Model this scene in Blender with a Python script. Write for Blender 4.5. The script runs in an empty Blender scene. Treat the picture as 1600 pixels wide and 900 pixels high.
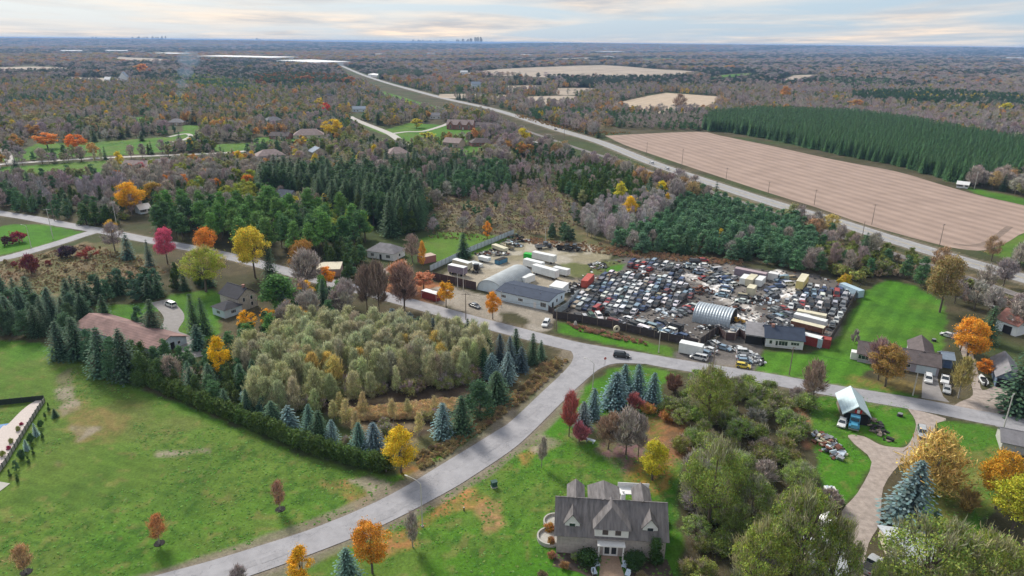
import bpy, math, random
import numpy as np
from mathutils import Vector, Matrix
random.seed(11); RNG = np.random.default_rng(11)
R = math.radians
scene = bpy.context.scene
col = scene.collection

# ------------------------------------------------------------------ camera
CAM_H, FPX, PITCH, ROLL = 85.0, 1066.0, R(19.8), R(0.57)
cam_d = bpy.data.cameras.new('camera'); cam = bpy.data.objects.new('camera', cam_d); col.objects.link(cam)
cam_d.sensor_width = 36.0; cam_d.lens = 36.0 * FPX / 1600.0
cam_d.clip_start = 1.0; cam_d.clip_end = 90000.0
cam.location = (0, 0, CAM_H)
_f = Vector((0, math.cos(PITCH), -math.sin(PITCH))); _u0 = Vector((0, math.sin(PITCH), math.cos(PITCH))); _r0 = Vector((1, 0, 0))
_r = _r0 * math.cos(ROLL) + _u0 * math.sin(ROLL); _u = _u0 * math.cos(ROLL) - _r0 * math.sin(ROLL)
cam.rotation_euler = Matrix((_r, _u, -_f)).transposed().to_euler()
scene.camera = cam
# ------------------------------------------------------------------ world, sun, exposure
SUN_EL, SUN_AZ = R(38), R(-35)        # sun high, ahead and to the side of the camera
world = bpy.data.worlds.new('World'); scene.world = world; world.use_nodes = True
wn = world.node_tree.nodes; wl = world.node_tree.links
for n in list(wn): wn.remove(n)
wo = wn.new('ShaderNodeOutputWorld'); wb = wn.new('ShaderNodeBackground'); wb.inputs['Strength'].default_value = 0.1
sky = wn.new('ShaderNodeTexSky'); sky.sky_type = 'NISHITA'; sky.sun_disc = False
sky.sun_elevation = SUN_EL; sky.sun_rotation = SUN_AZ; sky.air_density = 1.0; sky.dust_density = 1.5
wtc = wn.new('ShaderNodeTexCoord'); wsep = wn.new('ShaderNodeSeparateXYZ'); wl.new(wtc.outputs['Generated'], wsep.inputs[0])
# cloud sheet: direction projected on a flat layer high above, so streaks flatten towards the horizon
wmx = wn.new('ShaderNodeMath'); wmx.operation = 'ADD'; wmx.inputs[1].default_value = 0.035; wl.new(wsep.outputs[2], wmx.inputs[0])
wmm = wn.new('ShaderNodeMath'); wmm.operation = 'MAXIMUM'; wmm.inputs[1].default_value = 0.02; wl.new(wmx.outputs[0], wmm.inputs[0])
wdv = wn.new('ShaderNodeVectorMath'); wdv.operation = 'DIVIDE'; wl.new(wtc.outputs['Generated'], wdv.inputs[0])
wcb = wn.new('ShaderNodeCombineXYZ')
for i in range(3): wl.new(wmm.outputs[0], wcb.inputs[i])
wl.new(wcb.outputs[0], wdv.inputs[1])
wmp = wn.new('ShaderNodeMapping'); wmp.inputs['Scale'].default_value = (0.20, 0.13, 0.0); wmp.inputs['Rotation'].default_value = (0, 0, R(35)); wmp.inputs['Location'].default_value = (3.4, 1.2, 0)
wl.new(wdv.outputs[0], wmp.inputs[0])
wnz = wn.new('ShaderNodeTexNoise'); wnz.inputs['Scale'].default_value = 1.0; wnz.inputs['Detail'].default_value = 5; wnz.inputs['Roughness'].default_value = 0.52; wnz.inputs['Distortion'].default_value = 0.7
wl.new(wmp.outputs[0], wnz.inputs[0])
wrp = wn.new('ShaderNodeValToRGB'); wl.new(wnz.outputs[0], wrp.inputs[0])
wrp.color_ramp.elements[0].position = 0.40; wrp.color_ramp.elements[0].color = (0, 0, 0, 1)
wrp.color_ramp.elements[1].position = 0.66; wrp.color_ramp.elements[1].color = (1, 1, 1, 1)
wn2 = wn.new('ShaderNodeTexNoise'); wn2.inputs['Scale'].default_value = 2.3; wn2.inputs['Detail'].default_value = 6; wn2.inputs['Roughness'].default_value = 0.6
wl.new(wmp.outputs[0], wn2.inputs[0])
wr2 = wn.new('ShaderNodeValToRGB'); wl.new(wn2.outputs[0], wr2.inputs[0])
e = wr2.color_ramp.elements; e[0].position = 0.38; e[0].color = (3.8, 3.75, 3.85, 1); e[1].position = 0.62; e[1].color = (7.2, 5.85, 4.6, 1)
wnm = wn.new('ShaderNodeMixRGB'); wnm.inputs['Fac'].default_value = 0.8; wnm.inputs['Color2'].default_value = (3.0, 4.0, 5.05, 1)
wl.new(sky.outputs[0], wnm.inputs['Color1'])
wmix = wn.new('ShaderNodeMixRGB'); wl.new(wrp.outputs[0], wmix.inputs['Fac']); wl.new(wnm.outputs[0], wmix.inputs['Color1']); wl.new(wr2.outputs[0], wmix.inputs['Color2'])
wl.new(wmix.outputs[0], wb.inputs['Color']); wl.new(wb.outputs[0], wo.inputs['Surface'])
sun_d = bpy.data.lights.new('sun', 'SUN'); sun_d.energy = 2.9; sun_d.angle = R(15); sun_d.color = (1.0, 0.93, 0.82)
sun = bpy.data.objects.new('sun', sun_d); col.objects.link(sun); sun.location = (0, 0, 300)
_sd = Vector((math.sin(SUN_AZ) * math.cos(SUN_EL), math.cos(SUN_AZ) * math.cos(SUN_EL), math.sin(SUN_EL)))
sun.rotation_euler = _sd.to_track_quat('Z', 'Y').to_euler()
vs = scene.view_settings; vs.view_transform = 'Standard'; vs.look = 'None'; vs.exposure = 0.70; vs.gamma = 1.0; vs.use_curve_mapping = False
cy = scene.cycles
cy.max_bounces = 4; cy.diffuse_bounces = 2; cy.glossy_bounces = 2; cy.transmission_bounces = 2; cy.volume_bounces = 0; cy.transparent_max_bounces = 6
cy.use_denoising = True; cy.use_adaptive_sampling = True; cy.adaptive_threshold = 0.02
cy.caustics_reflective = False; cy.caustics_refractive = False; cy.sample_clamp_indirect = 4.0
scene.render.film_transparent = False

# ------------------------------------------------------------------ photograph pixel (1600x900) <-> world
F = np.array(_f); RR = np.array(_r); UU = np.array(_u)
def G(px, py, z=0.0):
    d = F + (px - 800) / FPX * RR + (450 - py) / FPX * UU
    t = (z - CAM_H) / d[2]
    return (d[0] * t, d[1] * t)
def proj(x, y, z=0.0):
    v = np.stack([np.asarray(x, float), np.asarray(y, float), np.asarray(z, float) - CAM_H + 0 * np.asarray(x, float)], -1)
    dz = v @ F
    return 800 + FPX * (v @ RR) / dz, 450 - FPX * (v @ UU) / dz, dz
def height_for(px, py, top):
    """height of an upright thing whose foot is at pixel (px,py) and top at row `top`"""
    x, y = G(px, py); lo, hi = 0.0, 80.0
    for _ in range(30):
        m = (lo + hi) / 2
        if proj(x, y, m)[1] > top: lo = m
        else: hi = m
    return lo
def GP(pts): return [G(*p) for p in pts]

def in_poly(x, y, poly):
    x = np.asarray(x); y = np.asarray(y); r = np.zeros(x.shape, bool); n = len(poly)
    for i in range(n):
        x0, y0 = poly[i]; x1, y1 = poly[(i + 1) % n]
        if y0 == y1: continue
        c = ((y0 > y) != (y1 > y)) & (x < (x1 - x0) * (y - y0) / (y1 - y0) + x0)
        r ^= c
    return r
def sdist(x, y, poly):
    """signed distance to polygon, positive inside"""
    d = np.full(x.shape, 1e9); n = len(poly)
    for i in range(n):
        ax, ay = poly[i]; bx, by = poly[(i + 1) % n]
        ex, ey = bx - ax, by - ay; L = ex * ex + ey * ey + 1e-9
        t = np.clip(((x - ax) * ex + (y - ay) * ey) / L, 0, 1)
        d = np.minimum(d, (x - ax - t * ex) ** 2 + (y - ay - t * ey) ** 2)
    return np.where(in_poly(x, y, poly), 1, -1) * np.sqrt(d)
def pdist(x, y, line):
    d = np.full(np.shape(x), 1e9)
    for (ax, ay), (bx, by) in zip(line[:-1], line[1:]):
        ex, ey = bx - ax, by - ay; L = ex * ex + ey * ey + 1e-9
        t = np.clip(((x - ax) * ex + (y - ay) * ey) / L, 0, 1)
        d = np.minimum(d, (x - ax - t * ex) ** 2 + (y - ay - t * ey) ** 2)
    return np.sqrt(d)
_T = RNG.random((256, 256))
def vnoise(x, y, s):
    x = np.asarray(x) / s; y = np.asarray(y) / s
    xi = np.floor(x).astype(int); yi = np.floor(y).astype(int); fx = x - xi; fy = y - yi
    fx = fx * fx * (3 - 2 * fx); fy = fy * fy * (3 - 2 * fy)
    a = _T[xi & 255, yi & 255]; b = _T[(xi + 1) & 255, yi & 255]; c = _T[xi & 255, (yi + 1) & 255]; d = _T[(xi + 1) & 255, (yi + 1) & 255]
    return (a * (1 - fx) + b * fx) * (1 - fy) + (c * (1 - fx) + d * fx) * fy
def fnoise(x, y, s): return vnoise(x, y, s) * .5 + vnoise(x + 71, y - 33, s / 2.1) * .3 + vnoise(x - 17, y + 91, s / 4.7) * .2
def spline(pts, n=8):
    P = [Vector(p) for p in pts]; P = [P[0] * 2 - P[1]] + P + [P[-1] * 2 - P[-2]]; out = []
    for i in range(1, len(P) - 2):
        a, b, c, d = P[i - 1], P[i], P[i + 1], P[i + 2]
        for k in range(n):
            t = k / n
            out.append(tuple(0.5 * ((2 * b) + (c - a) * t + (2 * a - 5 * b + 4 * c - d) * t * t + (3 * b - a - 3 * c + d) * t ** 3)))
    out.append(tuple(P[-2])); return out
def offset_line(pts, o):
    out = []
    for i, p in enumerate(pts):
        a = Vector(pts[max(i - 1, 0)]); b = Vector(pts[min(i + 1, len(pts) - 1)]); t = (b - a).normalized()
        out.append((p[0] - t.y * o, p[1] + t.x * o))
    return out

# ------------------------------------------------------------------ objects
_ONES = 'first second third fourth fifth sixth seventh eighth ninth tenth eleventh twelfth thirteenth fourteenth fifteenth sixteenth seventeenth eighteenth nineteenth'.split()
def ordinal(n):
    if n <= 19: return _ONES[n - 1]
    t = ['twent', 'thirt', 'fort', 'fift', 'sixt', 'sevent', 'eight', 'ninet'][n // 10 - 2]; return t + 'ieth' if n % 10 == 0 else t + 'y-' + _ONES[n % 10 - 1]
def link(o): col.objects.link(o); return o
def tag(o, label=None, cat=None, group=None, kind=None):
    if label: o['label'] = label
    if cat: o['category'] = cat
    if group: o['group'] = group
    if kind: o['kind'] = kind
    return o
def empty(name, loc=(0, 0, 0), rz=0.0, sc=None):
    o = bpy.data.objects.new(name, None); link(o); o.location = loc; o.rotation_euler = (0, 0, rz); o.empty_display_size = 0.5
    if sc is not None: o.scale = sc
    return o
class MB:
    def __init__(s): s.v = []; s.f = []; s.m = []; s.M = None
    def _add(s, vs, fs, m=0):
        b = len(s.v)
        if s.M is not None: vs = [tuple(s.M @ Vector(v)) for v in vs]
        s.v += [tuple(v) for v in vs]; s.f += [tuple(b + i for i in f) for f in fs]; s.m += [m] * len(fs); return s
    def box(s, x0, y0, z0, x1, y1, z1, m=0, taper=0.0):
        t = taper
        vs = [(x0, y0, z0), (x1, y0, z0), (x1, y1, z0), (x0, y1, z0), (x0 + t, y0 + t, z1), (x1 - t, y0 + t, z1), (x1 - t, y1 - t, z1), (x0 + t, y1 - t, z1)]
        return s._add(vs, [(0, 3, 2, 1), (4, 5, 6, 7), (0, 1, 5, 4), (1, 2, 6, 5), (2, 3, 7, 6), (3, 0, 4, 7)], m)
    def prism(s, poly, axis, a, b, m=0):
        """extrude a 2D polygon along an axis: 'x' -> poly is (y,z), 'y' -> (x,z), 'z' -> (x,y)"""
        def P(p, t): return {'x': (t, p[0], p[1]), 'y': (p[0], t, p[1]), 'z': (p[0], p[1], t)}[axis]
        n = len(poly); vs = [P(p, a) for p in poly] + [P(p, b) for p in poly]
        fs = [tuple(range(n - 1, -1, -1)), tuple(range(n, 2 * n))] + [(i, (i + 1) % n, n + (i + 1) % n, n + i) for i in range(n)]
        return s._add(vs, fs, m)
    def tube(s, a, b, r0, r1=None, n=6, m=0, cap=True):
        r1 = r0 if r1 is None else r1
        a = Vector(a); b = Vector(b); d = (b - a)
        if d.length < 1e-6: return s
        q = d.normalized().to_track_quat('Z', 'Y'); vs = []
        for (c, r) in ((a, r0), (b, r1)):
            for k in range(n):
                t = 2 * math.pi * k / n; vs.append(c + q @ Vector((r * math.cos(t), r * math.sin(t), 0)))
        fs = [(k, (k + 1) % n, n + (k + 1) % n, n + k) for k in range(n)]
        if cap: fs += [tuple(range(n - 1, -1, -1)), tuple(range(n, 2 * n))]
        return s._add(vs, fs, m)
    def path(s, pts, radii, n=6, m=0):
        for i in range(len(pts) - 1): s.tube(pts[i], pts[i + 1], radii[i], radii[i + 1], n, m, cap=(i in (0, len(pts) - 2)))
        return s
    def quad(s, a, b, c, d, m=0): return s._add([a, b, c, d], [(0, 1, 2, 3)], m)
    def slab(s, a, b, c, d, t, m=0):
        """plate of thickness t under the four corners"""
        n = (Vector(b) - Vector(a)).cross(Vector(d) - Vector(a)).normalized() * t
        lo = [tuple(Vector(p) - n) for p in (a, b, c, d)]
        return s._add([a, b, c, d] + lo, [(0, 1, 2, 3), (7, 6, 5, 4), (0, 4, 5, 1), (1, 5, 6, 2), (2, 6, 7, 3), (3, 7, 4, 0)], m)
    def ellip(s, c, r, n=10, k=6, m=0, jit=0):
        vs = [(c[0], c[1], c[2] + r[2])]; fs = []
        for i in range(1, k):
            p = math.pi * i / k
            for j in range(n):
                t = 2 * math.pi * j / n; q = 1 + random.uniform(-jit, jit)
                vs.append((c[0] + r[0] * q * math.sin(p) * math.cos(t), c[1] + r[1] * q * math.sin(p) * math.sin(t), c[2] + r[2] * q * math.cos(p)))
        vs.append((c[0], c[1], c[2] - r[2])); L = len(vs) - 1
        for j in range(n): fs.append((0, 1 + j, 1 + (j + 1) % n)); fs.append((L, 1 + (k - 2) * n + (j + 1) % n, 1 + (k - 2) * n + j))
        for i in range(k - 2):
            for j in range(n): a = 1 + i * n; fs.append((a + j, a + n + j, a + n + (j + 1) % n, a + (j + 1) % n))
        return s._add(vs, fs, m)
    def mesh(s, name, mats, smooth=False):
        me = bpy.data.meshes.new(name); me.from_pydata(s.v, [], s.f)
        for m in (mats if isinstance(mats, (list, tuple)) else [mats]): me.materials.append(m)
        if any(s.m): me.polygons.foreach_set('material_index', s.m)
        if smooth: me.polygons.foreach_set('use_smooth', [True] * len(s.f))
        me.update(); return me
    def build(s, name, mats, parent=None, smooth=False, loc=None, rz=None):
        o = bpy.data.objects.new(name, s.mesh(name, mats, smooth)); link(o)
        if parent is not None: o.parent = parent
        if loc is not None: o.location = loc
        if rz is not None: o.rotation_euler = (0, 0, rz)
        return o
def copy_tree(o, parent=None):
    c = o.copy(); link(c); c.parent = parent
    for ch in o.children: copy_tree(ch, c)
    return c

# ------------------------------------------------------------------ materials
MATS = {}
def mat(name, rgb, rough=0.8, metal=0.0, noise=0.18, nscale=2.0, bump=0.0, spec=0.3, coord='Object', stripes=None, detail=5, stretch=None):
    """plain surface with two scales of uneven tone; stripes=(axis, period, depth) adds seams as bump"""
    if name in MATS: return MATS[name]
    m = bpy.data.materials.new(name); m.use_nodes = True; nt = m.node_tree; N = nt.nodes; L = nt.links
    b = N['Principled BSDF']; b.inputs['Roughness'].default_value = rough; b.inputs['Metallic'].default_value = metal; b.inputs['Specular IOR Level'].default_value = spec
    tc = N.new('ShaderNodeTexCoord'); nz = N.new('ShaderNodeTexNoise'); nz.inputs['Scale'].default_value = nscale; nz.inputs['Detail'].default_value = detail; nz.inputs['Roughness'].default_value = 0.65
    if stretch:
        mpg = N.new('ShaderNodeMapping'); mpg.inputs['Scale'].default_value = stretch; L.new(tc.outputs[coord], mpg.inputs[0]); L.new(mpg.outputs[0], nz.inputs[0])
    else: L.new(tc.outputs[coord], nz.inputs[0])
    rp = N.new('ShaderNodeMapRange'); rp.inputs['From Min'].default_value = 0.3; rp.inputs['From Max'].default_value = 0.7; rp.inputs['To Min'].default_value = 1 - noise; rp.inputs['To Max'].default_value = 1 + noise
    L.new(nz.outputs[0], rp.inputs[0])
    mx = N.new('ShaderNodeVectorMath'); mx.operation = 'SCALE'; mx.inputs[0].default_value = rgb[:3]; L.new(rp.outputs[0], mx.inputs['Scale'])
    L.new(mx.outputs[0], b.inputs['Base Color'])
    h = None
    if stripes:
        ax, per, dep = stripes
        sp = N.new('ShaderNodeSeparateXYZ'); L.new(tc.outputs['Object'], sp.inputs[0])
        mm = N.new('ShaderNodeMath'); mm.operation = 'MULTIPLY'; mm.inputs[1].default_value = 2 * math.pi / per; L.new(sp.outputs['XYZ'.index(ax.upper())], mm.inputs[0])
        sn = N.new('ShaderNodeMath'); sn.operation = 'SINE'; L.new(mm.outputs[0], sn.inputs[0]); h = sn.outputs[0]
        bp = N.new('ShaderNodeBump'); bp.inputs['Strength'].default_value = 1.0; bp.inputs['Distance'].default_value = dep; L.new(h, bp.inputs['Height']); L.new(bp.outputs[0], b.inputs['Normal'])
    elif bump:
        bp = N.new('ShaderNodeBump'); bp.inputs['Distance'].default_value = bump; L.new(nz.outputs[0], bp.inputs['Height']); L.new(bp.outputs[0], b.inputs['Normal'])
    MATS[name] = m; return m
def foliage_mat(name, trans=0.25, rough=0.75):
    """tint comes from the tree itself (property or instance attribute), leaf-to-leaf variation from the mesh attribute v"""
    m = bpy.data.materials.new(name); m.use_nodes = True; nt = m.node_tree; N = nt.nodes; L = nt.links
    b = N['Principled BSDF']; b.inputs['Roughness'].default_value = rough; b.inputs['Specular IOR Level'].default_value = 0.15
    a = N.new('ShaderNodeAttribute'); a.attribute_type = 'INSTANCER'; a.attribute_name = 'tint'
    v = N.new('ShaderNodeAttribute'); v.attribute_type = 'GEOMETRY'; v.attribute_name = 'v'
    mx = N.new('ShaderNodeMixRGB'); mx.blend_type = 'MULTIPLY'; mx.inputs['Fac'].default_value = 1.0
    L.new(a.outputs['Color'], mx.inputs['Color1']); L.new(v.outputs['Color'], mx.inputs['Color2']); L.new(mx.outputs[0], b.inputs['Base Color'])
    if trans:
        t = N.new('ShaderNodeBsdfTranslucent'); L.new(mx.outputs[0], t.inputs['Color']); ms = N.new('ShaderNodeMixShader'); ms.inputs[0].default_value = trans
        L.new(b.outputs[0], ms.inputs[1]); L.new(t.outputs[0], ms.inputs[2]); L.new(ms.outputs[0], N['Material Output'].inputs['Surface'])
    return m
def paint_mat(name, rough=0.35, metal=0.0, dirt=0.35, coat=0.4):
    """vehicle paint: colour from the object's own tint, dulled by dust in patches"""
    m = bpy.data.materials.new(name); m.use_nodes = True; nt = m.node_tree; N = nt.nodes; L = nt.links
    b = N['Principled BSDF']; b.inputs['Roughness'].default_value = rough; b.inputs['Metallic'].default_value = metal; b.inputs['Coat Weight'].default_value = coat
    a = N.new('ShaderNodeAttribute'); a.attribute_type = 'INSTANCER'; a.attribute_name = 'tint'
    oi = N.new('ShaderNodeObjectInfo'); tc = N.new('ShaderNodeTexCoord'); nz = N.new('ShaderNodeTexNoise'); nz.noise_dimensions = '4D'; nz.inputs['Scale'].default_value = 1.3; nz.inputs['Detail'].default_value = 4
    L.new(tc.outputs['Object'], nz.inputs['Vector']); mu = N.new('ShaderNodeMath'); mu.operation = 'MULTIPLY'; mu.inputs[1].default_value = 40; L.new(oi.outputs['Random'], mu.inputs[0]); L.new(mu.outputs[0], nz.inputs['W'])
    mr = N.new('ShaderNodeMapRange'); mr.inputs['From Min'].default_value = 0.45; mr.inputs['From Max'].default_value = 0.7; mr.inputs['To Max'].default_value = dirt; L.new(nz.outputs[0], mr.inputs[0])
    mx = N.new('ShaderNodeMixRGB'); mx.inputs['Color2'].default_value = (0.16, 0.13, 0.10, 1); L.new(mr.outputs[0], mx.inputs['Fac']); L.new(a.outputs['Color'], mx.inputs['Color1'])
    L.new(mx.outputs[0], b.inputs['Base Color']); MATS[name] = m; return m
# ------------------------------------------------------------------ layout traced as ground outlines
HWY = spline(GP([(532, 102), (562, 115), (600, 128), (650, 142), (700, 155), (775, 172), (867, 201), (937, 222), (1015, 253), (1090, 279), (1200, 315), (1300, 344), (1400, 376), (1500, 406), (1600, 435), (1760, 484)]), 6)
RAIL = spline(GP([(780, 190), (887, 227), (950, 247), (1012, 267), (1082, 290), (1200, 331), (1325, 374), (1417, 404), (1500, 431), (1600, 465), (1750, 515)]), 6)
ROAD = spline(GP([(-120, 313), (0, 333), (50, 341), (100, 351), (160, 361), (225, 374), (300, 388), (360, 401), (437, 421), (500, 438), (575, 456), (650, 476), (700, 490), (750, 504), (800, 517), (850, 530), (900, 542), (950, 551), (1000, 559), (1050, 568), (1100, 576), (1150, 584), (1200, 592), (1250, 601), (1300, 610), (1375, 622), (1450, 635), (1525, 650), (1600, 664), (1800, 705)]), 6)
BRANCH = spline(GP([(-150, 437), (0, 405), (50, 392), (100, 377), (130, 367), (155, 360)]), 6)
LOCAL = spline(GP([(-60, 262), (0, 257), (100, 250), (200, 245), (275, 242), (350, 239), (385, 236)]), 5)
SUBURB = spline(GP([(546, 182), (553, 186), (572, 194), (600, 205), (616, 213), (640, 232)]), 5)
SUBURB2 = spline(GP([(612, 209), (635, 206), (662, 205), (690, 197), (700, 193)]), 5)
STREET_POLY = spline(GP([(850, 532), (880, 541), (893, 550), (895, 562), (882, 580), (850, 610), (800, 657), (775, 674), (700, 720), (607, 775), (500, 822), (400, 855), (325, 878), (250, 898), (100, 940), (-60, 985)]), 6) + \
    spline(GP([(-60, 1060), (150, 985), (300, 930), (400, 897), (500, 861), (600, 820), (700, 768), (750, 737), (800, 703), (832, 675), (882, 625), (920, 590), (940, 575), (965, 568), (1012, 569)]), 6)
STREET_C = GP([(905, 556), (870, 618), (800, 680), (725, 730), (600, 798), (450, 858), (330, 903), (150, 955)])
DRIVE = GP([(1417, 637), (1430, 657), (1429, 675), (1417, 697), (1400, 699), (1375, 695), (1350, 682), (1325, 680), (1335, 694), (1362, 722), (1340, 770), (1315, 800), (1325, 835), (1330, 887), (1335, 940), (1365, 940), (1352, 890), (1357, 850), (1375, 815), (1380, 762), (1405, 727), (1427, 720), (1442, 710), (1452, 694), (1460, 675), (1462, 662), (1478, 654)])
EASTDRIVE = GP([(1490, 634), (1500, 628), (1520, 617), (1514, 590), (1505, 560), (1498, 535), (1512, 533), (1522, 560), (1530, 590), (1535, 610), (1560, 602), (1580, 612), (1580, 635), (1562, 645), (1552, 650)])
PAVEDRIVE = GP([(1440, 622), (1441, 600), (1443, 588), (1464, 588), (1468, 605), (1474, 620), (1484, 629)])
YARD = GP([(864, 486), (1105, 539), (1122, 519), (1160, 526), (1195, 537), (1290, 540), (1318, 500), (1343, 452), (1275, 428), (1180, 420), (1090, 400), (975, 400), (935, 412), (905, 435), (885, 465)])
TRUCKYARD = GP([(680, 432), (740, 404), (790, 378), (870, 378), (930, 386), (965, 398), (935, 412), (905, 435), (885, 470), (800, 452), (740, 448)])
LOT = GP([(672, 452), (700, 447), (775, 464), (866, 488), (866, 500), (862, 514), (845, 521), (826, 514), (823, 497), (806, 490), (782, 489), (788, 503), (790, 510), (745, 496), (700, 480), (680, 468)])
OUTLOT = GP([(1052, 550), (1105, 541), (1122, 522), (1160, 528), (1195, 540), (1180, 575), (1174, 586), (1060, 572), (1052, 560)])
STUBBLE = GP([(945, 212), (1087, 206), (1125, 212), (1200, 227), (1300, 249), (1400, 268), (1475, 290), (1537, 307), (1600, 321), (1700, 348), (1640, 362), (1600, 364), (1575, 378), (1540, 391), (1500, 389), (1450, 378), (1350, 350), (1275, 324), (1200, 301), (1090, 265), (1015, 240), (975, 226)])
FIELD_B = GP([(952, 163), (1012, 150), (1040, 145), (1125, 151), (1112, 172), (1060, 178), (1000, 177)])
FIELDS_FAR = [GP([(720, 116), (760, 110), (820, 106), (940, 102), (1025, 108), (1085, 112), (1060, 120), (962, 123), (860, 121), (800, 119)]),
              GP([(790, 134), (845, 134), (840, 142), (790, 142)]), GP([(872, 138), (926, 138), (920, 147), (872, 148)]),
              GP([(825, 151), (898, 150), (895, 162), (825, 163)]), GP([(687, 147), (752, 147), (748, 153), (690, 153)]),
              GP([(755, 150), (800, 148), (800, 154), (760, 156)]), GP([(-20, 106), (60, 104), (120, 108), (60, 113), (-20, 113)]), GP([(185, 89), (262, 93), (250, 98), (185, 96)]), GP([(110, 121), (182, 123), (178, 128), (112, 128)]), GP([(1240, 118), (1275, 117), (1268, 124), (1215, 130)]), GP([(860, 92), (920, 90), (930, 93), (870, 95)])]
LAWNS = [GP([(-60, 262), (0, 261), (90, 256), (178, 250), (200, 249), (175, 262), (160, 277), (60, 282), (0, 284), (-60, 286)]),
         GP([(-60, 250), (20, 240), (60, 224), (150, 222), (260, 214), (300, 200), (310, 216), (270, 236), (200, 242), (100, 246), (0, 253)]),
         GP([(560, 192), (600, 203), (640, 192), (700, 196), (745, 200), (730, 222), (650, 226), (620, 215), (590, 207)]),
         GP([(440, 214), (520, 214), (520, 220), (440, 222)]), GP([(400, 215), (455, 212), (460, 222), (400, 226)]), GP([(715, 228), (770, 228), (772, 242), (715, 242)]),
         GP([(653, 374), (690, 362), (750, 366), (800, 372), (780, 386), (690, 412), (668, 404)]),
         GP([(1300, 542), (1322, 505), (1350, 455), (1385, 436), (1430, 446), (1470, 470), (1482, 500), (1476, 530), (1466, 548), (1400, 562), (1340, 590), (1440, 620), (1430, 624), (1300, 604), (1180, 586), (1186, 560), (1196, 548), (1255, 552)]),
         GP([(870, 503), (900, 508), (1050, 545), (1056, 566), (1000, 548), (900, 527), (868, 516)]),
         GP([(-400, 545), (0, 532), (60, 534), (110, 556), (190, 596), (260, 622), (330, 652), (400, 682), (470, 712), (540, 732), (612, 744), (640, 742), (605, 772), (500, 820), (400, 852), (250, 896), (100, 938), (-60, 982), (-500, 1100)]),
         GP([(935, 590), (950, 577), (980, 571), (1040, 578), (1060, 590), (1030, 600), (1035, 690), (1060, 720), (1060, 830), (1050, 1000), (200, 1000), (400, 900), (500, 864), (600, 824), (700, 772), (760, 735), (835, 680), (885, 628)]),
         GP([(1270, 622), (1310, 612), (1420, 634), (1430, 660), (1428, 680), (1400, 698), (1350, 684), (1325, 682), (1362, 722), (1340, 770), (1320, 790), (1290, 770), (1270, 700)]),
         GP([(1470, 655), (1560, 668), (1580, 700), (1560, 780), (1520, 860), (1440, 820), (1410, 800), (1440, 712), (1465, 680)]),
         GP([(-60, 368), (20, 350), (75, 351), (128, 362), (118, 369), (50, 388), (-60, 412)]),
         GP([(600, 742), (650, 735), (720, 695), (800, 650), (880, 575), (893, 560), (897, 575), (860, 612), (800, 660), (700, 722), (640, 760)]),
         GP([(150, 478), (262, 470), (262, 480), (205, 500), (180, 500)]), GP([(258, 462), (330, 452), (350, 460), (340, 520), (290, 555), (265, 500)]),
         GP([(1097, 124), (1130, 117), (1175, 114), (1170, 121), (1120, 126)]), GP([(1500, 290), (1600, 310), (1680, 330), (1600, 321), (1537, 307)]),
         GP([(1540, 395), (1600, 364), (1680, 350), (1680, 420), (1600, 413)]), GP([(203, 184), (226, 182), (230, 193), (205, 197)]), GP([(285, 195), (310, 196), (314, 214), (292, 212)]), GP([(330, 226), (420, 222), (430, 232), (340, 238)]), GP([(600, 143), (650, 158), (700, 172), (690, 178), (640, 168), (590, 150)]), GP([(1000, 92), (1050, 91), (1055, 95), (1005, 96)])]
MOW = [LAWNS[6], LAWNS[7], LAWNS[9]]
BROWN = [GP([(-60, 420), (0, 410), (60, 398), (130, 380), (175, 380), (215, 400), (260, 425), (200, 445), (60, 462), (-60, 470)]),
         GP([(660, 340), (700, 305), (790, 288), (870, 288), (905, 320), (900, 352), (860, 380), (790, 370), (690, 362)]),
         GP([(800, 376), (870, 372), (1000, 402), (1160, 420), (1150, 408), (1010, 392), (900, 360), (860, 355)]),
         GP([(480, 600), (520, 580), (740, 575), (765, 600), (755, 650), (700, 690), (620, 700), (560, 680), (500, 640)]),
         GP([(640, 740), (620, 700), (760, 640), (800, 620), (850, 560), (893, 555), (880, 575), (800, 652), (720, 700)]),
         GP([(892, 189), (972, 192), (970, 201), (900, 201)]), GP([(1010, 270), (1200, 335), (1420, 410), (1600, 474), (1600, 455), (1300, 360), (1100, 292)])]
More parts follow.
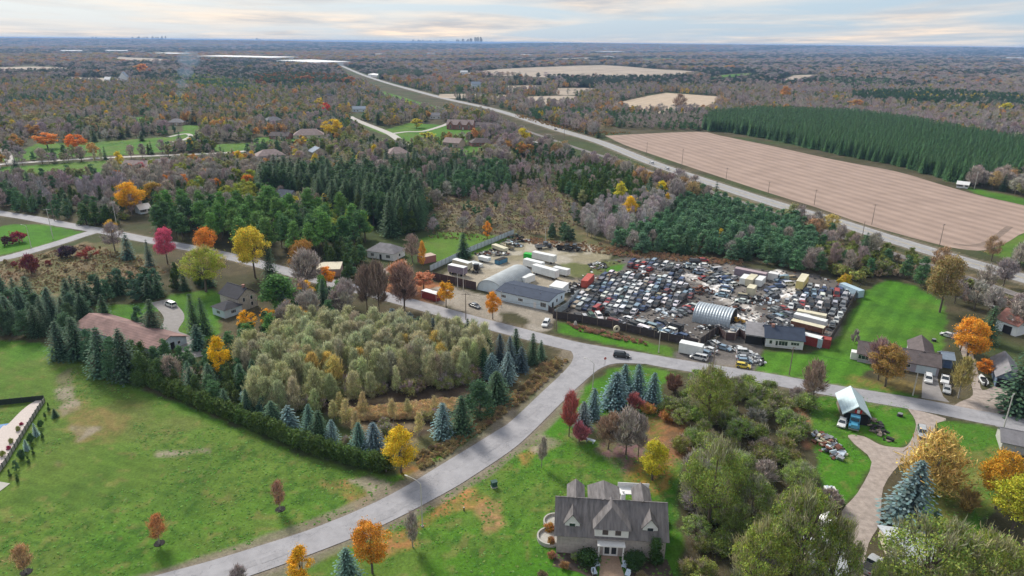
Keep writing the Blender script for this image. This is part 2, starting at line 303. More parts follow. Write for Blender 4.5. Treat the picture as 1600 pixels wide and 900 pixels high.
LITTER = [(GP([(590, 445), (690, 440), (700, 455), (680, 470), (640, 470), (590, 460)]), (0.36, 0.15, 0.07)),
          (GP([(930, 700), (965, 680), (1040, 690), (1050, 720), (980, 735)]), (0.20, 0.11, 0.12)),
          (GP([(985, 715), (1040, 712), (1052, 760), (1025, 782), (995, 755)]), (0.34, 0.18, 0.05)),
          (GP([(880, 645), (960, 650), (965, 690), (900, 695)]), (0.17, 0.10, 0.09)),
          (GP([(1000, 650), (1060, 655), (1085, 700), (1040, 720)]), (0.26, 0.13, 0.06)),
          (GP([(1240, 640), (1255, 640), (1262, 700), (1250, 690)]), (0.30, 0.14, 0.08)),
          (GP([(618, 732), (640, 726), (655, 735), (640, 742), (620, 742)]), (0.36, 0.15, 0.05)),
          (GP([(815, 712), (838, 703), (836, 716), (820, 725)]), (0.36, 0.16, 0.07)),
          (GP([(690, 790), (740, 768), (746, 778), (700, 800), (640, 840), (600, 860), (600, 850)]), (0.36, 0.17, 0.07)),
          (GP([(475, 740), (540, 755), (565, 775), (560, 790), (520, 775), (470, 745)]), (0.30, 0.16, 0.07)),
          (GP([(760, 800), (780, 790), (775, 825), (760, 830)]), (0.34, 0.18, 0.10)),
          (GP([(130, 610), (150, 640), (190, 660), (170, 690), (110, 690), (95, 640)]), (0.20, 0.16, 0.06)),
          (GP([(1320, 590), (1400, 590), (1440, 605), (1430, 618), (1330, 604)]), (0.20, 0.15, 0.05)),
          (GP([(1440, 700), (1560, 700), (1570, 790), (1480, 830), (1440, 790)]), (0.17, 0.16, 0.045))]
BARE = [GP([(88, 588), (110, 575), (118, 610), (130, 640), (100, 650), (90, 625)]), GP([(548, 750), (575, 744), (610, 758), (622, 768), (606, 780), (575, 765)]),
        GP([(770, 640), (800, 632), (812, 642), (795, 662), (780, 672), (760, 660)]), GP([(820, 700), (850, 680), (885, 690), (870, 700), (840, 710)]),
        GP([(245, 706), (330, 700), (330, 708), (245, 714)]), GP([(110, 664), (150, 672), (120, 690)]), GP([(80, 718), (100, 722), (90, 733)])]
POOL_EXC = GP([(-200, 690), (-60, 620), (70, 622), (90, 640), (40, 720), (0, 780), (-200, 950)])

def rounded(p): return spline(p + p[:1], 3)[:-1]
DRIVE = rounded(DRIVE); EASTDRIVE = rounded(EASTDRIVE); STUBBLE = rounded(STUBBLE); FIELDS_FAR = [rounded(p) for p in FIELDS_FAR]
def ground_colour(x, y):
    n1 = fnoise(x, y, 60.0); n2 = fnoise(x + 500, y, 14.0); n3 = vnoise(x, y - 90, 3.1); n4 = fnoise(x - 900, y + 40, 260.0)
    c = np.zeros(x.shape + (3,))
    A = np.array
    def lay(mask, rgb):
        c[:] = c * (1 - mask[..., None]) + A(rgb) * mask[..., None]
    c[:] = A((0.060, 0.058, 0.030))
    lay(np.clip((n2 - .42) * 5, 0, 1) * .8, (0.10, 0.082, 0.050))
    lay(np.clip((n1 - .52) * 6, 0, 1) * .7, (0.045, 0.075, 0.022))
    far = np.clip((np.hypot(x, y) - 2500) / 3000, 0, 1)
    lay(far * np.clip((n4 - .62) * 8, 0, 1), (0.20, 0.17, 0.13)); lay(far * np.clip((.42 - n4) * 8, 0, 1), (0.05, 0.09, 0.03))
    def soft(poly, w, amp=1.0):
        d = sdist(x, y, poly)
        return np.clip(.5 + (d + (n2 - .5) * w * 3 * amp + (n3 - .5) * w * 1.5) / w, 0, 1)
    near = y < 1400
    for i, p in enumerate(BROWN):
        m = soft(p, 2.5)
        lay(m, (0.118, 0.098, 0.060) if i == 1 else (0.155, 0.115, 0.070) if i != 3 else (0.085, 0.062, 0.045)); lay(m * np.clip((n2 - .45) * 7, 0, 1) * .8, (0.095, 0.105, 0.042) if i != 3 else (0.07, 0.055, 0.04)); lay(m * np.clip((n3 - .6) * 5, 0, 1) * .6, (0.22, 0.17, 0.10))
    for i, p in enumerate(LAWNS):
        m = soft(p, 1.2, .5)
        g = (0.060, 0.175, 0.014) if i in (6, 7, 8, 10, 11, 13) else (0.066, 0.168, 0.018)
        lay(m, g)
        lay(m * np.clip((n1 - .45) * 4, 0, 1) * .55, (0.112, 0.165, 0.032)); lay(m * np.clip((n2 - .56) * 7, 0, 1) * .3, (0.13, 0.14, 0.045)); lay(m * np.clip((.42 - n2) * 7, 0, 1) * .5, (0.035, 0.10, 0.014))
    # rows left by the mower, and the long olive middle of the field on the left
    d = sdist(x, y, LAWNS[9]); m = np.clip(d / 3, 0, 1)
    mid = np.clip(1.25 - np.hypot((x + 93) / 62, (y - 148) / 40), 0, 1) * m
    lay(mid * .5, (0.125, 0.155, 0.040)); lay(mid * np.clip((n2 - .5) * 6, 0, 1) * .25, (0.16, 0.14, 0.06))
    st = np.sin((x * .35 + y * .94 + 6 * vnoise(x, y, 40)) * 2 * np.pi / 2.4)
    c *= (1 + .07 * st * m)[..., None]
    m = np.clip(sdist(x, y, LAWNS[7]) / 2, 0, 1)
    st = np.sign(np.sin((x * .80 - y * .6) * 2 * np.pi / 5.2)); c *= (1 + .10 * st * m)[..., None]
    for p, rgb in LITTER:
        mm = soft(p, 2.2); sp = np.clip((vnoise(x * 1.0, y, .9) - .38) * 4, 0, 1)
        lay(mm * (.45 + .5 * sp), rgb)
    wt = np.zeros(x.shape)
    for i in (9, 10, 11, 12, 4, 1): wt = np.maximum(wt, np.clip(sdist(x, y, LAWNS[i]) / 1.5, 0, 1))
    w1 = vnoise(x + 3, y, 1.1); w2 = fnoise(x - 200, y + 80, 22.0)
    lay(wt * np.clip((w1 - .60) * 6, 0, 1) * np.clip((w2 - .42) * 7, 0, 1) * .6, (0.030, 0.085, 0.014)); lay(wt * np.clip((vnoise(x, y + 7, 1.6) - .72) * 6, 0, 1) * .5, (0.19, 0.17, 0.06))
    for p in BARE:
        mm = soft(p, 1.0); lay(mm * .6, (0.21, 0.175, 0.12)); lay(mm * np.clip((n3 - .5) * 5, 0, 1) * .6, (0.30, 0.26, 0.21))
    for p in (YARD, OUTLOT):
        mm = soft(p, 1.2); lay(mm, (0.13, 0.118, 0.11)); lay(mm * np.clip((n2 - .54) * 8, 0, 1) * .7, (0.22, 0.20, 0.185)); lay(mm * np.clip((.44 - n2) * 8, 0, 1) * .6, (0.09, 0.082, 0.078))
    mm = soft(TRUCKYARD, 2.0); lay(mm, (0.33, 0.29, 0.23)); lay(mm * np.clip((n1 - .46) * 9, 0, 1) * .6, (0.20, 0.18, 0.10)); lay(mm * np.clip((n2 - .54) * 9, 0, 1) * .6, (0.45, 0.42, 0.37))
    mm = soft(GP([(880, 412), (915, 412), (975, 404), (968, 425), (930, 432), (890, 436)]), 2.0); lay(mm * .9, (0.10, 0.12, 0.035))
    mm = soft(GP([(945, 418), (975, 412), (972, 424), (950, 428)]), 1.0); lay(mm, (0.06, 0.16, 0.02))
    mm = soft(LOT, 1.0); lay(mm, (0.27, 0.24, 0.20)); lay(mm * np.clip((n2 - .52) * 8, 0, 1) * .5, (0.37, 0.34, 0.30))
    # pale churned mud track winding through the scrap yard
    t = spline(GP([(1055, 425), (1085, 436), (1112, 440), (1118, 455), (1150, 470), (1165, 480), (1175, 492), (1150, 505), (1140, 520)]), 5); t2 = spline(GP([(1160, 485), (1190, 472), (1225, 458), (1232, 440), (1215, 425)]), 5)
    dd = np.minimum(pdist(x, y, t), pdist(x, y, t2)); mm = np.clip((3.6 + (n2 - .5) * 9 - dd) / 1.5, 0, 1)
    lay(mm, (0.42, 0.39, 0.36)); lay(mm * np.clip((vnoise(x, y, 1.3) - .5) * 6, 0, 1), (0.85, 0.83, 0.82)); lay(mm * np.clip((vnoise(x + 9, y, 2.1) - .66) * 7, 0, 1) * .7, (0.14, 0.13, 0.12))
    # worn verge along the roads
    for ln, w in ((ROAD, 3.5), (BRANCH, 3.3), (HWY, 8.0), (STREET_C, 5.2)):
        dd = pdist(x, y, ln); mm = np.clip((w + .9 + (n2 - .5) * 2.4 - dd) / .8, 0, 1) * np.clip((1500 - y) / 200, 0, 1)
        lay(mm * .8, (0.20, 0.17, 0.13))
    dd = sdist(x, y, STREET_POLY); mm = np.clip((.75 + dd + (n2 - .5) * 1.9) / .6, 0, 1); lay(mm * .85, (0.21, 0.18, 0.145))
    return np.clip(c * (0.93 + .14 * n3[..., None]), 0, 1)

def ground_mat():
    m = bpy.data.materials.new('ground_cover'); m.use_nodes = True; nt = m.node_tree; N = nt.nodes; L = nt.links
    b = N['Principled BSDF']; b.inputs['Roughness'].default_value = 0.95; b.inputs['Specular IOR Level'].default_value = 0.1
    a = N.new('ShaderNodeAttribute'); a.attribute_name = 'cov'
    tc = N.new('ShaderNodeTexCoord'); outs = []
    for s, lo, hi in ((1.7, .66, 1.36), (0.35, .80, 1.2), (0.06, .86, 1.14)):
        n = N.new('ShaderNodeTexNoise'); n.inputs['Scale'].default_value = s; n.inputs['Detail'].default_value = 6; n.inputs['Roughness'].default_value = .75; L.new(tc.outputs['Object'], n.inputs[0])
        r = N.new('ShaderNodeMapRange'); r.inputs['From Min'].default_value = .3; r.inputs['From Max'].default_value = .7; r.inputs['To Min'].default_value = lo; r.inputs['To Max'].default_value = hi; L.new(n.outputs[0], r.inputs[0]); outs.append((r.outputs[0], n.outputs[0]))
    mu = N.new('ShaderNodeMath'); mu.operation = 'MULTIPLY'; L.new(outs[0][0], mu.inputs[0]); L.new(outs[1][0], mu.inputs[1])
    mu2 = N.new('ShaderNodeMath'); mu2.operation = 'MULTIPLY'; L.new(mu.outputs[0], mu2.inputs[0]); L.new(outs[2][0], mu2.inputs[1])
    sc = N.new('ShaderNodeVectorMath'); sc.operation = 'SCALE'; L.new(a.outputs['Color'], sc.inputs[0]); L.new(mu2.outputs[0], sc.inputs['Scale']); L.new(sc.outputs[0], b.inputs['Base Color'])
    bp = N.new('ShaderNodeBump'); bp.inputs['Distance'].default_value = .25; bp.inputs['Strength'].default_value = .6; L.new(outs[0][1], bp.inputs['Height']); L.new(bp.outputs[0], b.inputs['Normal'])
    return m
def make_ground():
    rows = 34.0 * (1.0072 ** np.arange(0, 1010)); rows = rows[rows < 48000.0]
    us = np.linspace(-1.3, 1.3, 520)
    Y, U = np.meshgrid(rows, us, indexing='ij'); X = Y * U
    X = np.where(Y < 70, U * 70 , X)
    C = ground_colour(X, Y)
    nr, nc = X.shape
    V = np.stack([X, Y, np.zeros_like(X)], -1).reshape(-1, 3)
    i = np.arange(nr - 1)[:, None] * nc + np.arange(nc - 1)[None]
    Q = np.stack([i, i + 1, i + nc + 1, i + nc], -1).reshape(-1)
    me = bpy.data.meshes.new('ground'); me.vertices.add(len(V)); me.vertices.foreach_set('co', V.ravel().astype(np.float32))
    me.loops.add(len(Q)); me.loops.foreach_set('vertex_index', Q.astype(np.int32)); nf = len(Q) // 4
    me.polygons.add(nf); me.polygons.foreach_set('loop_start', np.arange(0, len(Q), 4, dtype=np.int32)); me.polygons.foreach_set('loop_total', np.full(nf, 4, np.int32)); me.update()
    at = me.attributes.new('cov', 'FLOAT_COLOR', 'POINT'); at.data.foreach_set('color', np.concatenate([C.reshape(-1, 3), np.ones((len(V), 1))], 1).ravel().astype(np.float32))
    me.materials.append(ground_mat()); o = bpy.data.objects.new('ground', me); link(o); tag(o, kind='structure')
make_ground()
gm = mat('far_ground', (0.10, 0.10, 0.06), 0.95, noise=.3, nscale=.02)
g2 = MB(); g2.quad((-60000, -60000, -.6), (60000, -60000, -.6), (60000, 60000, -.6), (-60000, 60000, -.6)); tag(g2.build('terrain', gm), kind='structure')

def poly_sheet(name, poly, z, m):
    from mathutils.geometry import tessellate_polygon
    tris = tessellate_polygon([[Vector((p[0], p[1], 0)) for p in poly]])
    mb = MB(); mb.v = [(p[0], p[1], z) for p in poly]
    for t in tris:
        a, b, c = [Vector(mb.v[i]) for i in t]
        mb.f.append(tuple(t) if (b - a).cross(c - a).z > 0 else tuple(reversed(t)))
    mb.m = [0] * len(mb.f); o = mb.build(name, m); tag(o, kind='structure'); return o
def ribbon(name, line, w, z, m, off=0.0):
    a = offset_line(line, off + w / 2); b = offset_line(line, off - w / 2); mb = MB()
    mb.v = [(p[0], p[1], z) for p in a] + [(p[0], p[1], z) for p in b]; n = len(a)
    mb.f = [(n + i, n + i + 1, i + 1, i) for i in range(n - 1)]; mb.m = [0] * len(mb.f)
    o = mb.build(name, m); tag(o, kind='structure'); return o
def asphalt(name, rgb):
    """worn grey asphalt: grain, long tyre-polished patches, cracks and sealed seams"""
    m = mat(name, rgb, .85, noise=.16, nscale=.35, spec=.25, detail=8); nt = m.node_tree; N = nt.nodes; L = nt.links; b = N['Principled BSDF']
    src = b.inputs['Base Color'].links[0].from_socket; tc = [n for n in N if n.type == 'TEX_COORD'][0]
    vo = N.new('ShaderNodeTexVoronoi'); vo.feature = 'DISTANCE_TO_EDGE'; vo.inputs['Scale'].default_value = .13
    nz = N.new('ShaderNodeTexNoise'); nz.inputs['Scale'].default_value = .5; nz.inputs['Detail'].default_value = 4; L.new(tc.outputs['Object'], nz.inputs[0])
    mv = N.new('ShaderNodeMixRGB'); mv.inputs['Fac'].default_value = .12; L.new(tc.outputs['Object'], mv.inputs['Color1']); L.new(nz.outputs['Color'], mv.inputs['Color2'])
    ad = N.new('ShaderNodeVectorMath'); ad.operation = 'ADD'; L.new(tc.outputs['Object'], ad.inputs[0]); ns = N.new('ShaderNodeVectorMath'); ns.operation = 'SCALE'; ns.inputs['Scale'].default_value = 6; L.new(nz.outputs['Color'], ns.inputs[0]); L.new(ns.outputs[0], ad.inputs[1]); L.new(ad.outputs[0], vo.inputs['Vector'])
    r = N.new('ShaderNodeMapRange'); r.inputs['From Min'].default_value = 0; r.inputs['From Max'].default_value = .012; r.inputs['To Min'].default_value = .72; r.inputs['To Max'].default_value = 1; L.new(vo.outputs['Distance'], r.inputs[0])
    s = N.new('ShaderNodeVectorMath'); s.operation = 'SCALE'; L.new(src, s.inputs[0]); L.new(r.outputs[0], s.inputs['Scale']); L.new(s.outputs[0], b.inputs['Base Color'])
    return m
A_ROAD = asphalt('road_asphalt', (0.305, 0.302, 0.322)); A_HWY = asphalt('highway_asphalt', (0.30, 0.298, 0.305))
GRAVEL = mat('drive_gravel', (0.34, 0.29, 0.26), .95, noise=.28, nscale=.8, detail=9, spec=.1)
PAVE = mat('drive_paving', (0.25, 0.235, 0.23), .9, noise=.15, nscale=.7, detail=8)
LINEW = mat('line_paint_white', (0.62, 0.62, 0.60), .8, noise=.25, nscale=1.5); LINEY = mat('line_paint_yellow', (0.50, 0.38, 0.10), .8, noise=.25, nscale=1.5)
BALLAST = mat('ballast', (0.20, 0.185, 0.18), .95, noise=.3, nscale=1.5, detail=8)
ribbon('highway', HWY, 12.0, .05, A_HWY)
for o_ in (-.72, .72): ribbon('rail', RAIL, .14, .4, mat('rail_steel', (.12, .09, .08), .5, .6), o_)
near_h = [p for p in HWY if p[1] < 900]
for off, m_ in ((4.8, LINEW), (-4.8, LINEW), (.16, LINEY), (-.16, LINEY)): ribbon('highway_line', near_h, .16, .075, m_, off)
ribbon('railway_bed', RAIL, 5.0, .25, BALLAST)
tag(ribbon('street_a', BRANCH, 6.6, .055, A_ROAD)); ribbon('road', ROAD, 6.9, .06, A_ROAD); poly_sheet('street', STREET_POLY, .09, A_ROAD)
ribbon('local_road', LOCAL, 7.0, .06, mat('pale_road', (0.42, 0.40, 0.38), .9, noise=.1)); ribbon('suburb_road', SUBURB, 8.0, .06, MATS['pale_road']); ribbon('suburb_drive', SUBURB2, 5.5, .09, MATS['pale_road'])
bpy.data.objects['street_a'].name = 'side_road'
poly_sheet('driveway', DRIVE, .035, GRAVEL); poly_sheet('east_driveway', EASTDRIVE, .035, GRAVEL); poly_sheet('paved_driveway', PAVEDRIVE, .04, PAVE)
ribbon('house_driveway', spline(GP([(250, 470), (268, 487), (272, 500), (262, 520), (285, 532), (300, 560)]), 6), 6.0, .04, PAVE)
ribbon('far_driveway', spline(GP([(560, 452), (578, 440), (600, 425), (630, 408)]), 5), 4.0, .04, GRAVEL)
ribbon('court', spline(GP([(262, 214), (290, 209), (298, 213), (285, 219), (268, 222)]), 5), 4.5, .05, MATS['pale_road'])
ribbon('church_lane', spline(GP([(186, 120), (206, 126), (238, 126)]), 4), 16, .05, MATS['pale_road'])
ribbon('lane', spline(GP([(5, 232), (12, 243), (18, 256)]), 4), 6, .05, MATS['pale_road'])
def stubble_mat(name, rgb, ang, per, amp):
    m = mat(name, rgb, .95, noise=.14, nscale=.06, detail=9, spec=.05); nt = m.node_tree; N = nt.nodes; L = nt.links; b = N['Principled BSDF']
    src = b.inputs['Base Color'].links[0].from_socket; tc = [n for n in N if n.type == 'TEX_COORD'][0]
    mp = N.new('ShaderNodeMapping'); mp.inputs['Rotation'].default_value = (0, 0, ang); L.new(tc.outputs['Object'], mp.inputs[0])
    w = N.new('ShaderNodeTexWave'); w.inputs['Scale'].default_value = 1.0 / per * .31; w.inputs['Distortion'].default_value = 2.6; w.inputs['Detail'].default_value = 3; w.inputs['Detail Scale'].default_value = .3; L.new(mp.outputs[0], w.inputs[0])
    w2 = N.new('ShaderNodeTexWave'); w2.inputs['Scale'].default_value = 1.0 / per * 1.55; w2.inputs['Distortion'].default_value = .6; L.new(mp.outputs[0], w2.inputs[0])
    ad = N.new('ShaderNodeMath'); ad.operation = 'MULTIPLY_ADD'; ad.inputs[1].default_value = .3; L.new(w2.outputs['Fac'], ad.inputs[0]); L.new(w.outputs['Fac'], ad.inputs[2])
    r = N.new('ShaderNodeMapRange'); r.inputs['From Max'].default_value = 1.3; r.inputs['To Min'].default_value = 1 - amp; r.inputs['To Max'].default_value = 1 + amp; L.new(ad.outputs[0], r.inputs[0])
    s = N.new('ShaderNodeVectorMath'); s.operation = 'SCALE'; L.new(src, s.inputs[0]); L.new(r.outputs[0], s.inputs['Scale']); L.new(s.outputs[0], b.inputs['Base Color'])
    return m
_a = Vector(G(1200, 245)); _b = Vector(G(1500, 322)); FANG = -math.atan2(-( _b - _a).x, (_b - _a).y)
poly_sheet('stubble_field', STUBBLE, .05, stubble_mat('stubble', (0.325, 0.245, 0.205), FANG, 9.0, .14))
poly_sheet('stubble_field', FIELD_B, .06, stubble_mat('stubble_far', (0.44, 0.355, 0.27), FANG, 14.0, .12))
ribbon('tractor_track', spline(GP([(1490, 381), (1520, 384), (1545, 378), (1560, 368), (1578, 354)]), 6), 3.0, .07, mat('track_soil', (.20, .15, .12), .95, noise=.3, nscale=.3))
for i in range(34):   # patched asphalt
    ln = ROAD if i % 3 else STREET_C; k = random.randrange(len(ln) - 1); a = Vector(ln[k]).lerp(Vector(ln[k + 1]), random.random()); t = (Vector(ln[k + 1]) - Vector(ln[k])).normalized(); q = Vector((-t.y, t.x)); c = a + q * random.uniform(-1.8, 1.8); l_ = random.uniform(1, 5); w_ = random.uniform(.5, 1.1)
    if not 90 < a.y < 420: continue
    pm = MB(); pm.quad(*[(c.x + t.x * u * l_ + q.x * v * w_, c.y + t.y * u * l_ + q.y * v * w_, .11 + i * .0006 if i % 3 == 0 else .08 + i * .0006) for u, v in ((-1, -1), (1, -1), (1, 1), (-1, 1))]); tag(pm.build('road_patch', mat('patch_asphalt', (.285, .282, .30), .9, noise=.15, nscale=1)), kind='structure')
def hillz(x, y):
    x = np.asarray(x, float); y = np.asarray(y, float); px = 800 + x / np.maximum(y, 1) * FPX / math.cos(PITCH) * .94
    top = np.interp(px, [-400, 0, 200, 400, 640, 760, 820, 900, 1000, 1150, 1300, 1600, 2000], [62, 70, 74, 66, 50, 50, 70, 80, 74, 78, 80, 82, 70]); b = np.clip((y - 7500) / 5500, 0, 1); b = b * b * (3 - 2 * b); c = np.clip((19000 - y) / 5000, 0, 1)
    return top * b * c * (.80 + .2 * fnoise(x, y, 1500.0))
_ys = np.linspace(7400, 19500, 50); _us = np.linspace(-1.2, 1.2, 260); _Y, _U = np.meshgrid(_ys, _us, indexing='ij'); _X = _Y * _U; _Z = hillz(_X, _Y) + .3; hb = MB(); hb.v = list(zip(_X.ravel().tolist(), _Y.ravel().tolist(), _Z.ravel().tolist()))
hb.f = [(i * 260 + j, i * 260 + j + 1, (i + 1) * 260 + j + 1, (i + 1) * 260 + j) for i in range(49) for j in range(259)]; hb.m = [0] * len(hb.f); tag(hb.build('hills', mat('wooded_hills', (.10, .095, .085), .95, noise=.35, nscale=.004, detail=8), smooth=True), kind='structure')
FARF = mat('far_field', (0.34, 0.28, 0.22), .95, noise=.3, nscale=.012, detail=6)
for i, p in enumerate(FIELDS_FAR): poly_sheet('field', p, .12, FARF)
# ------------------------------------------------------------------ plants: prototype meshes (height 1, natural width), copied with their own scale and tint
FOL = foliage_mat('leaves_and_needles', .22); TWIG = foliage_mat('twigs', 0.0, .9)
BARK = mat('bark', (0.13, 0.105, 0.085), .95, noise=.3, nscale=6); BARKP = mat('pale_bark', (0.30, 0.28, 0.25), .95, noise=.3, nscale=6)
def arr_mesh(name, V, Fq, mats, vcol=None, midx=None):
    me = bpy.data.meshes.new(name); me.vertices.add(len(V)); me.vertices.foreach_set('co', np.asarray(V, np.float32).ravel())
    Fq = np.asarray(Fq, np.int32); me.loops.add(Fq.size); me.loops.foreach_set('vertex_index', Fq.ravel()); n = len(Fq)
    me.polygons.add(n); me.polygons.foreach_set('loop_start', np.arange(0, Fq.size, Fq.shape[1], dtype=np.int32)); me.polygons.foreach_set('loop_total', np.full(n, Fq.shape[1], np.int32))
    for m in mats: me.materials.append(m)
    if midx is not None: me.polygons.foreach_set('material_index', np.asarray(midx, np.int32))
    if vcol is not None:
        at = me.attributes.new('v', 'FLOAT_COLOR', 'POINT'); at.data.foreach_set('color', np.concatenate([vcol, np.ones((len(vcol), 1))], 1).astype(np.float32).ravel())
    me.update(); me.validate() if False else None; return me
def unit(a): return a / (np.linalg.norm(a, axis=-1, keepdims=True) + 1e-9)
def leaf_quads(C, Nn, L, W, r, fold=0.0):
    """one four-sided leaf clump per centre; Nn its normal, L and W its size"""
    n = len(C); t = unit(np.cross(Nn, r.normal(size=(n, 3)))); b = np.cross(Nn, t)
    L = np.broadcast_to(L, (n,))[:, None]; W = np.broadcast_to(W, (n,))[:, None]
    k = r.uniform(.55, 1.0, (n, 4, 1))
    P = np.stack([C - t * L * k[:, 0], C - b * W * k[:, 1] + Nn * L * fold, C + t * L * k[:, 2], C + b * W * k[:, 3] + Nn * L * fold], 1)
    return P
def quads_to(P, col3):
    n = len(P); V = P.reshape(-1, 3); Fq = np.arange(4 * n).reshape(n, 4); return V, Fq, np.repeat(col3, 4, 0)
def leafcol(n, r, lo=.65, hi=1.3, hue=.12, clump=None):
    s = r.uniform(lo, hi, n) * (1 if clump is None else clump)
    c = np.stack([s * (1 + r.normal(0, hue, n)), s * (1 + r.normal(0, hue * .5, n)), s * (1 + r.normal(0, hue, n))], 1); return np.clip(c, .15, 2.2)
def lobes(r, n, rx, z0, z1, shape, lr):
    """sub-crowns spread through the crown; shape(t) gives the outline radius (0..1) at height fraction t"""
    out = []
    while len(out) < n:
        t = r.uniform(0, 1); a = r.uniform(0, 2 * np.pi); q = shape(t) * rx
        rad = q * math.sqrt(r.uniform(.15, 1)) * .82
        out.append((rad * math.cos(a), rad * math.sin(a), z0 + (z1 - z0) * t, lr * r.uniform(.7, 1.3) * (0.6 + .4 * shape(t))))
    return np.array(out)
def crown_lobed(r, nleaf, ls, rx, z0, z1, shape, nlobe, lr, flat=.75, up=.35, hue=.12):
    B = lobes(r, nlobe, rx, z0, z1, shape, lr); k = r.choice(len(B), nleaf, p=B[:, 3] ** 2 / (B[:, 3] ** 2).sum())
    d = unit(r.normal(size=(nleaf, 3)) + np.array([0, 0, up])); rad = B[k, 3:4] * r.uniform(.55, 1.08, (nleaf, 1))
    C = B[k, :3] + d * rad * np.array([1, 1, flat]); C = C + r.normal(0, 1, (nleaf, 3)) * (r.random((nleaf, 1)) < .18) * lr * .45; Nn = unit(d + r.normal(0, .55, (nleaf, 3)))
    cl = r.uniform(.78, 1.22, len(B))[k]
    return leaf_quads(C, Nn, ls * r.uniform(.6, 1.3, nleaf), ls * r.uniform(.35, .8, nleaf), r), leafcol(nleaf, r, .6, 1.45, hue, cl), B
def tubes(segs, n=5):
    V = []; Fq = []
    for a, b, r0, r1 in segs:
        a = np.array(a, float); b = np.array(b, float); d = unit(b - a); t = unit(np.cross(d, [.3, .9, .2])); q = np.cross(d, t); base = len(V)
        for c, rr in ((a, r0), (b, r1)):
            for k in range(n):
                th = 2 * math.pi * k / n; V.append(c + rr * (t * math.cos(th) + q * math.sin(th)))
        for k in range(n): Fq.append((base + k, base + (k + 1) % n, base + n + (k + 1) % n, base + n + k))
    return np.array(V), np.array(Fq)
def broad_trunk(r, B, h0=.28, thick=.016, n=9, lean=.02):
    top = np.array([r.normal(0, lean), r.normal(0, lean), .62]); fork = np.array([top[0] * .4, top[1] * .4, h0])
    s = [((0, 0, -.02), fork, thick * 1.25, thick), (fork, top, thick, thick * .45)]
    idx = r.choice(len(B), min(n, len(B)), replace=False)
    for i in idx:
        t = r.uniform(0, .7); a = fork + (top - fork) * t; b = B[i, :3]; m = a * .45 + b * .55 - np.array([0, 0, .02]); s += [(a, m, thick * .5, thick * .3), (m, b, thick * .3, thick * .1)]
    return s
def twig_crown(r, n, L, W, rx, z0, z1, shape, nb, up=.8, hue=.06):
    """leafless crown: fine tapering twigs fanned from the branch ends"""
    B = lobes(r, nb, rx, z0, z1, shape, .1); k = r.integers(0, len(B), n)
    axis = np.array([0, 0, z0 - .05]); out = unit(B[:, :3] - axis)
    d = unit(out[k] + r.normal(0, .42, (n, 3)) + np.array([0, 0, up * .4])); base = B[k, :3] + r.normal(0, .035, (n, 3)) * np.array([1, 1, .8]) - d * L * .3
    ll = L * r.uniform(.5, 1.2, (n, 1)); s = unit(np.cross(d, r.normal(size=(n, 3)))) * W * r.uniform(.6, 1.3, (n, 1)); bend = r.normal(0, .12, (n, 3)) * ll
    P = np.stack([base - s, base + s, base + d * ll * .6 + s * .6 + bend, base + d * ll - s * .1 + bend], 1)
    return P, leafcol(n, r, .5, 1.7, hue), B
def spruce_mesh(r, lv, nb, ls, R0=.27, droop=.30, hue=.12, fill=.5, tip=1.6):
    P = []; c = []
    for i in range(lv):
        t = (i + r.uniform(-.3, .3)) / lv; t = min(max(t, 0), .985); z = .03 + .96 * t; rad = R0 * (1 - t) ** .60 * min(1, .75 + 2.2 * t) * (.92 + .1 * (i % 2)) * r.uniform(.86, 1.1) + .008
        m = max(4, int(nb * (0.35 + .65 * (1 - t)))); off = r.uniform(0, 6.28)
        for j in range(m):
            a = off + 2 * np.pi * j / m + r.normal(0, .1); rr = rad * r.uniform(.66, 1.16); u = np.array([math.cos(a), math.sin(a), 0]); s = np.array([-u[1], u[0], 0])
            for f, w in ((.30, 1.0), (.62, .95), (.92, .6)):
                cc = u * rr * f + np.array([0, 0, z - droop * rr * f * f * 1.3 + rr * .12 + r.normal(0, .004)]); hl = ls * (1.0 if f < .9 else .8) * (0.55 + .45 * (1 - t))
                tilt = np.array([0, 0, -droop * f * 1.1 - .1]); dd = unit((u + tilt)[None])[0]; ww = ls * w * (.5 + .5 * (1 - t)) * r.uniform(.7, 1.2)
                P.append([cc - dd * hl, cc - s * ww - np.array([0, 0, ww * .35]), cc + dd * hl * 1.1, cc + s * ww - np.array([0, 0, ww * .35])])
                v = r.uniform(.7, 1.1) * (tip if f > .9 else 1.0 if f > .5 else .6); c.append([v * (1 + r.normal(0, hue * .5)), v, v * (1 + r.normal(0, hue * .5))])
    P = np.array(P); c = np.array(c)
    tp = np.array([[[-.006, 0, .93], [0, -.006, .95], [.004, 0, 1.0], [0, .006, .95]]]); return np.concatenate([P, tp]), np.concatenate([c, [[1, 1, 1]]])
def shape_round(t): return max(.25, math.sin(math.pi * min(max(t * .86 + .12, 0), 1)) ** .6)
def shape_egg(t): return max(.12, math.sin(math.pi * (1 - (1 - t) ** 1.15) * .93 + .15) ** .7)
def shape_plume(t): return max(.08, math.sin(math.pi * min(1, (t * .92 + .12)) ** .8) ** .8)
def shape_vase(t): return .35 + .65 * math.sin(math.pi * .5 * min(1, t * 1.15)) if t < .85 else .8
def shape_cone(t): return max(.06, (1 - t) ** .75)
def airy(r, P, c, n, L, W, rx, z0, z1):
    """bare grey twigs showing through a thinning crown"""
    P2, c2, _ = twig_crown(r, n, L, W, rx, z0, z1, shape_round, 40); return np.concatenate([P, P2]), np.concatenate([c, c2 * np.array([1.25, .95, 2.6])])
PROTO = {}; WID = {'maple': .80, 'oval': .55, 'spread': 1.25, 'bare': .62, 'barebirch': .34, 'spruce': .56, 'pine': .62, 'tallpine': .50, 'cedar': .50, 'hedge': .62, 'poplar': .40, 'shrub': 1.5, 'bareshrub': 1.5}
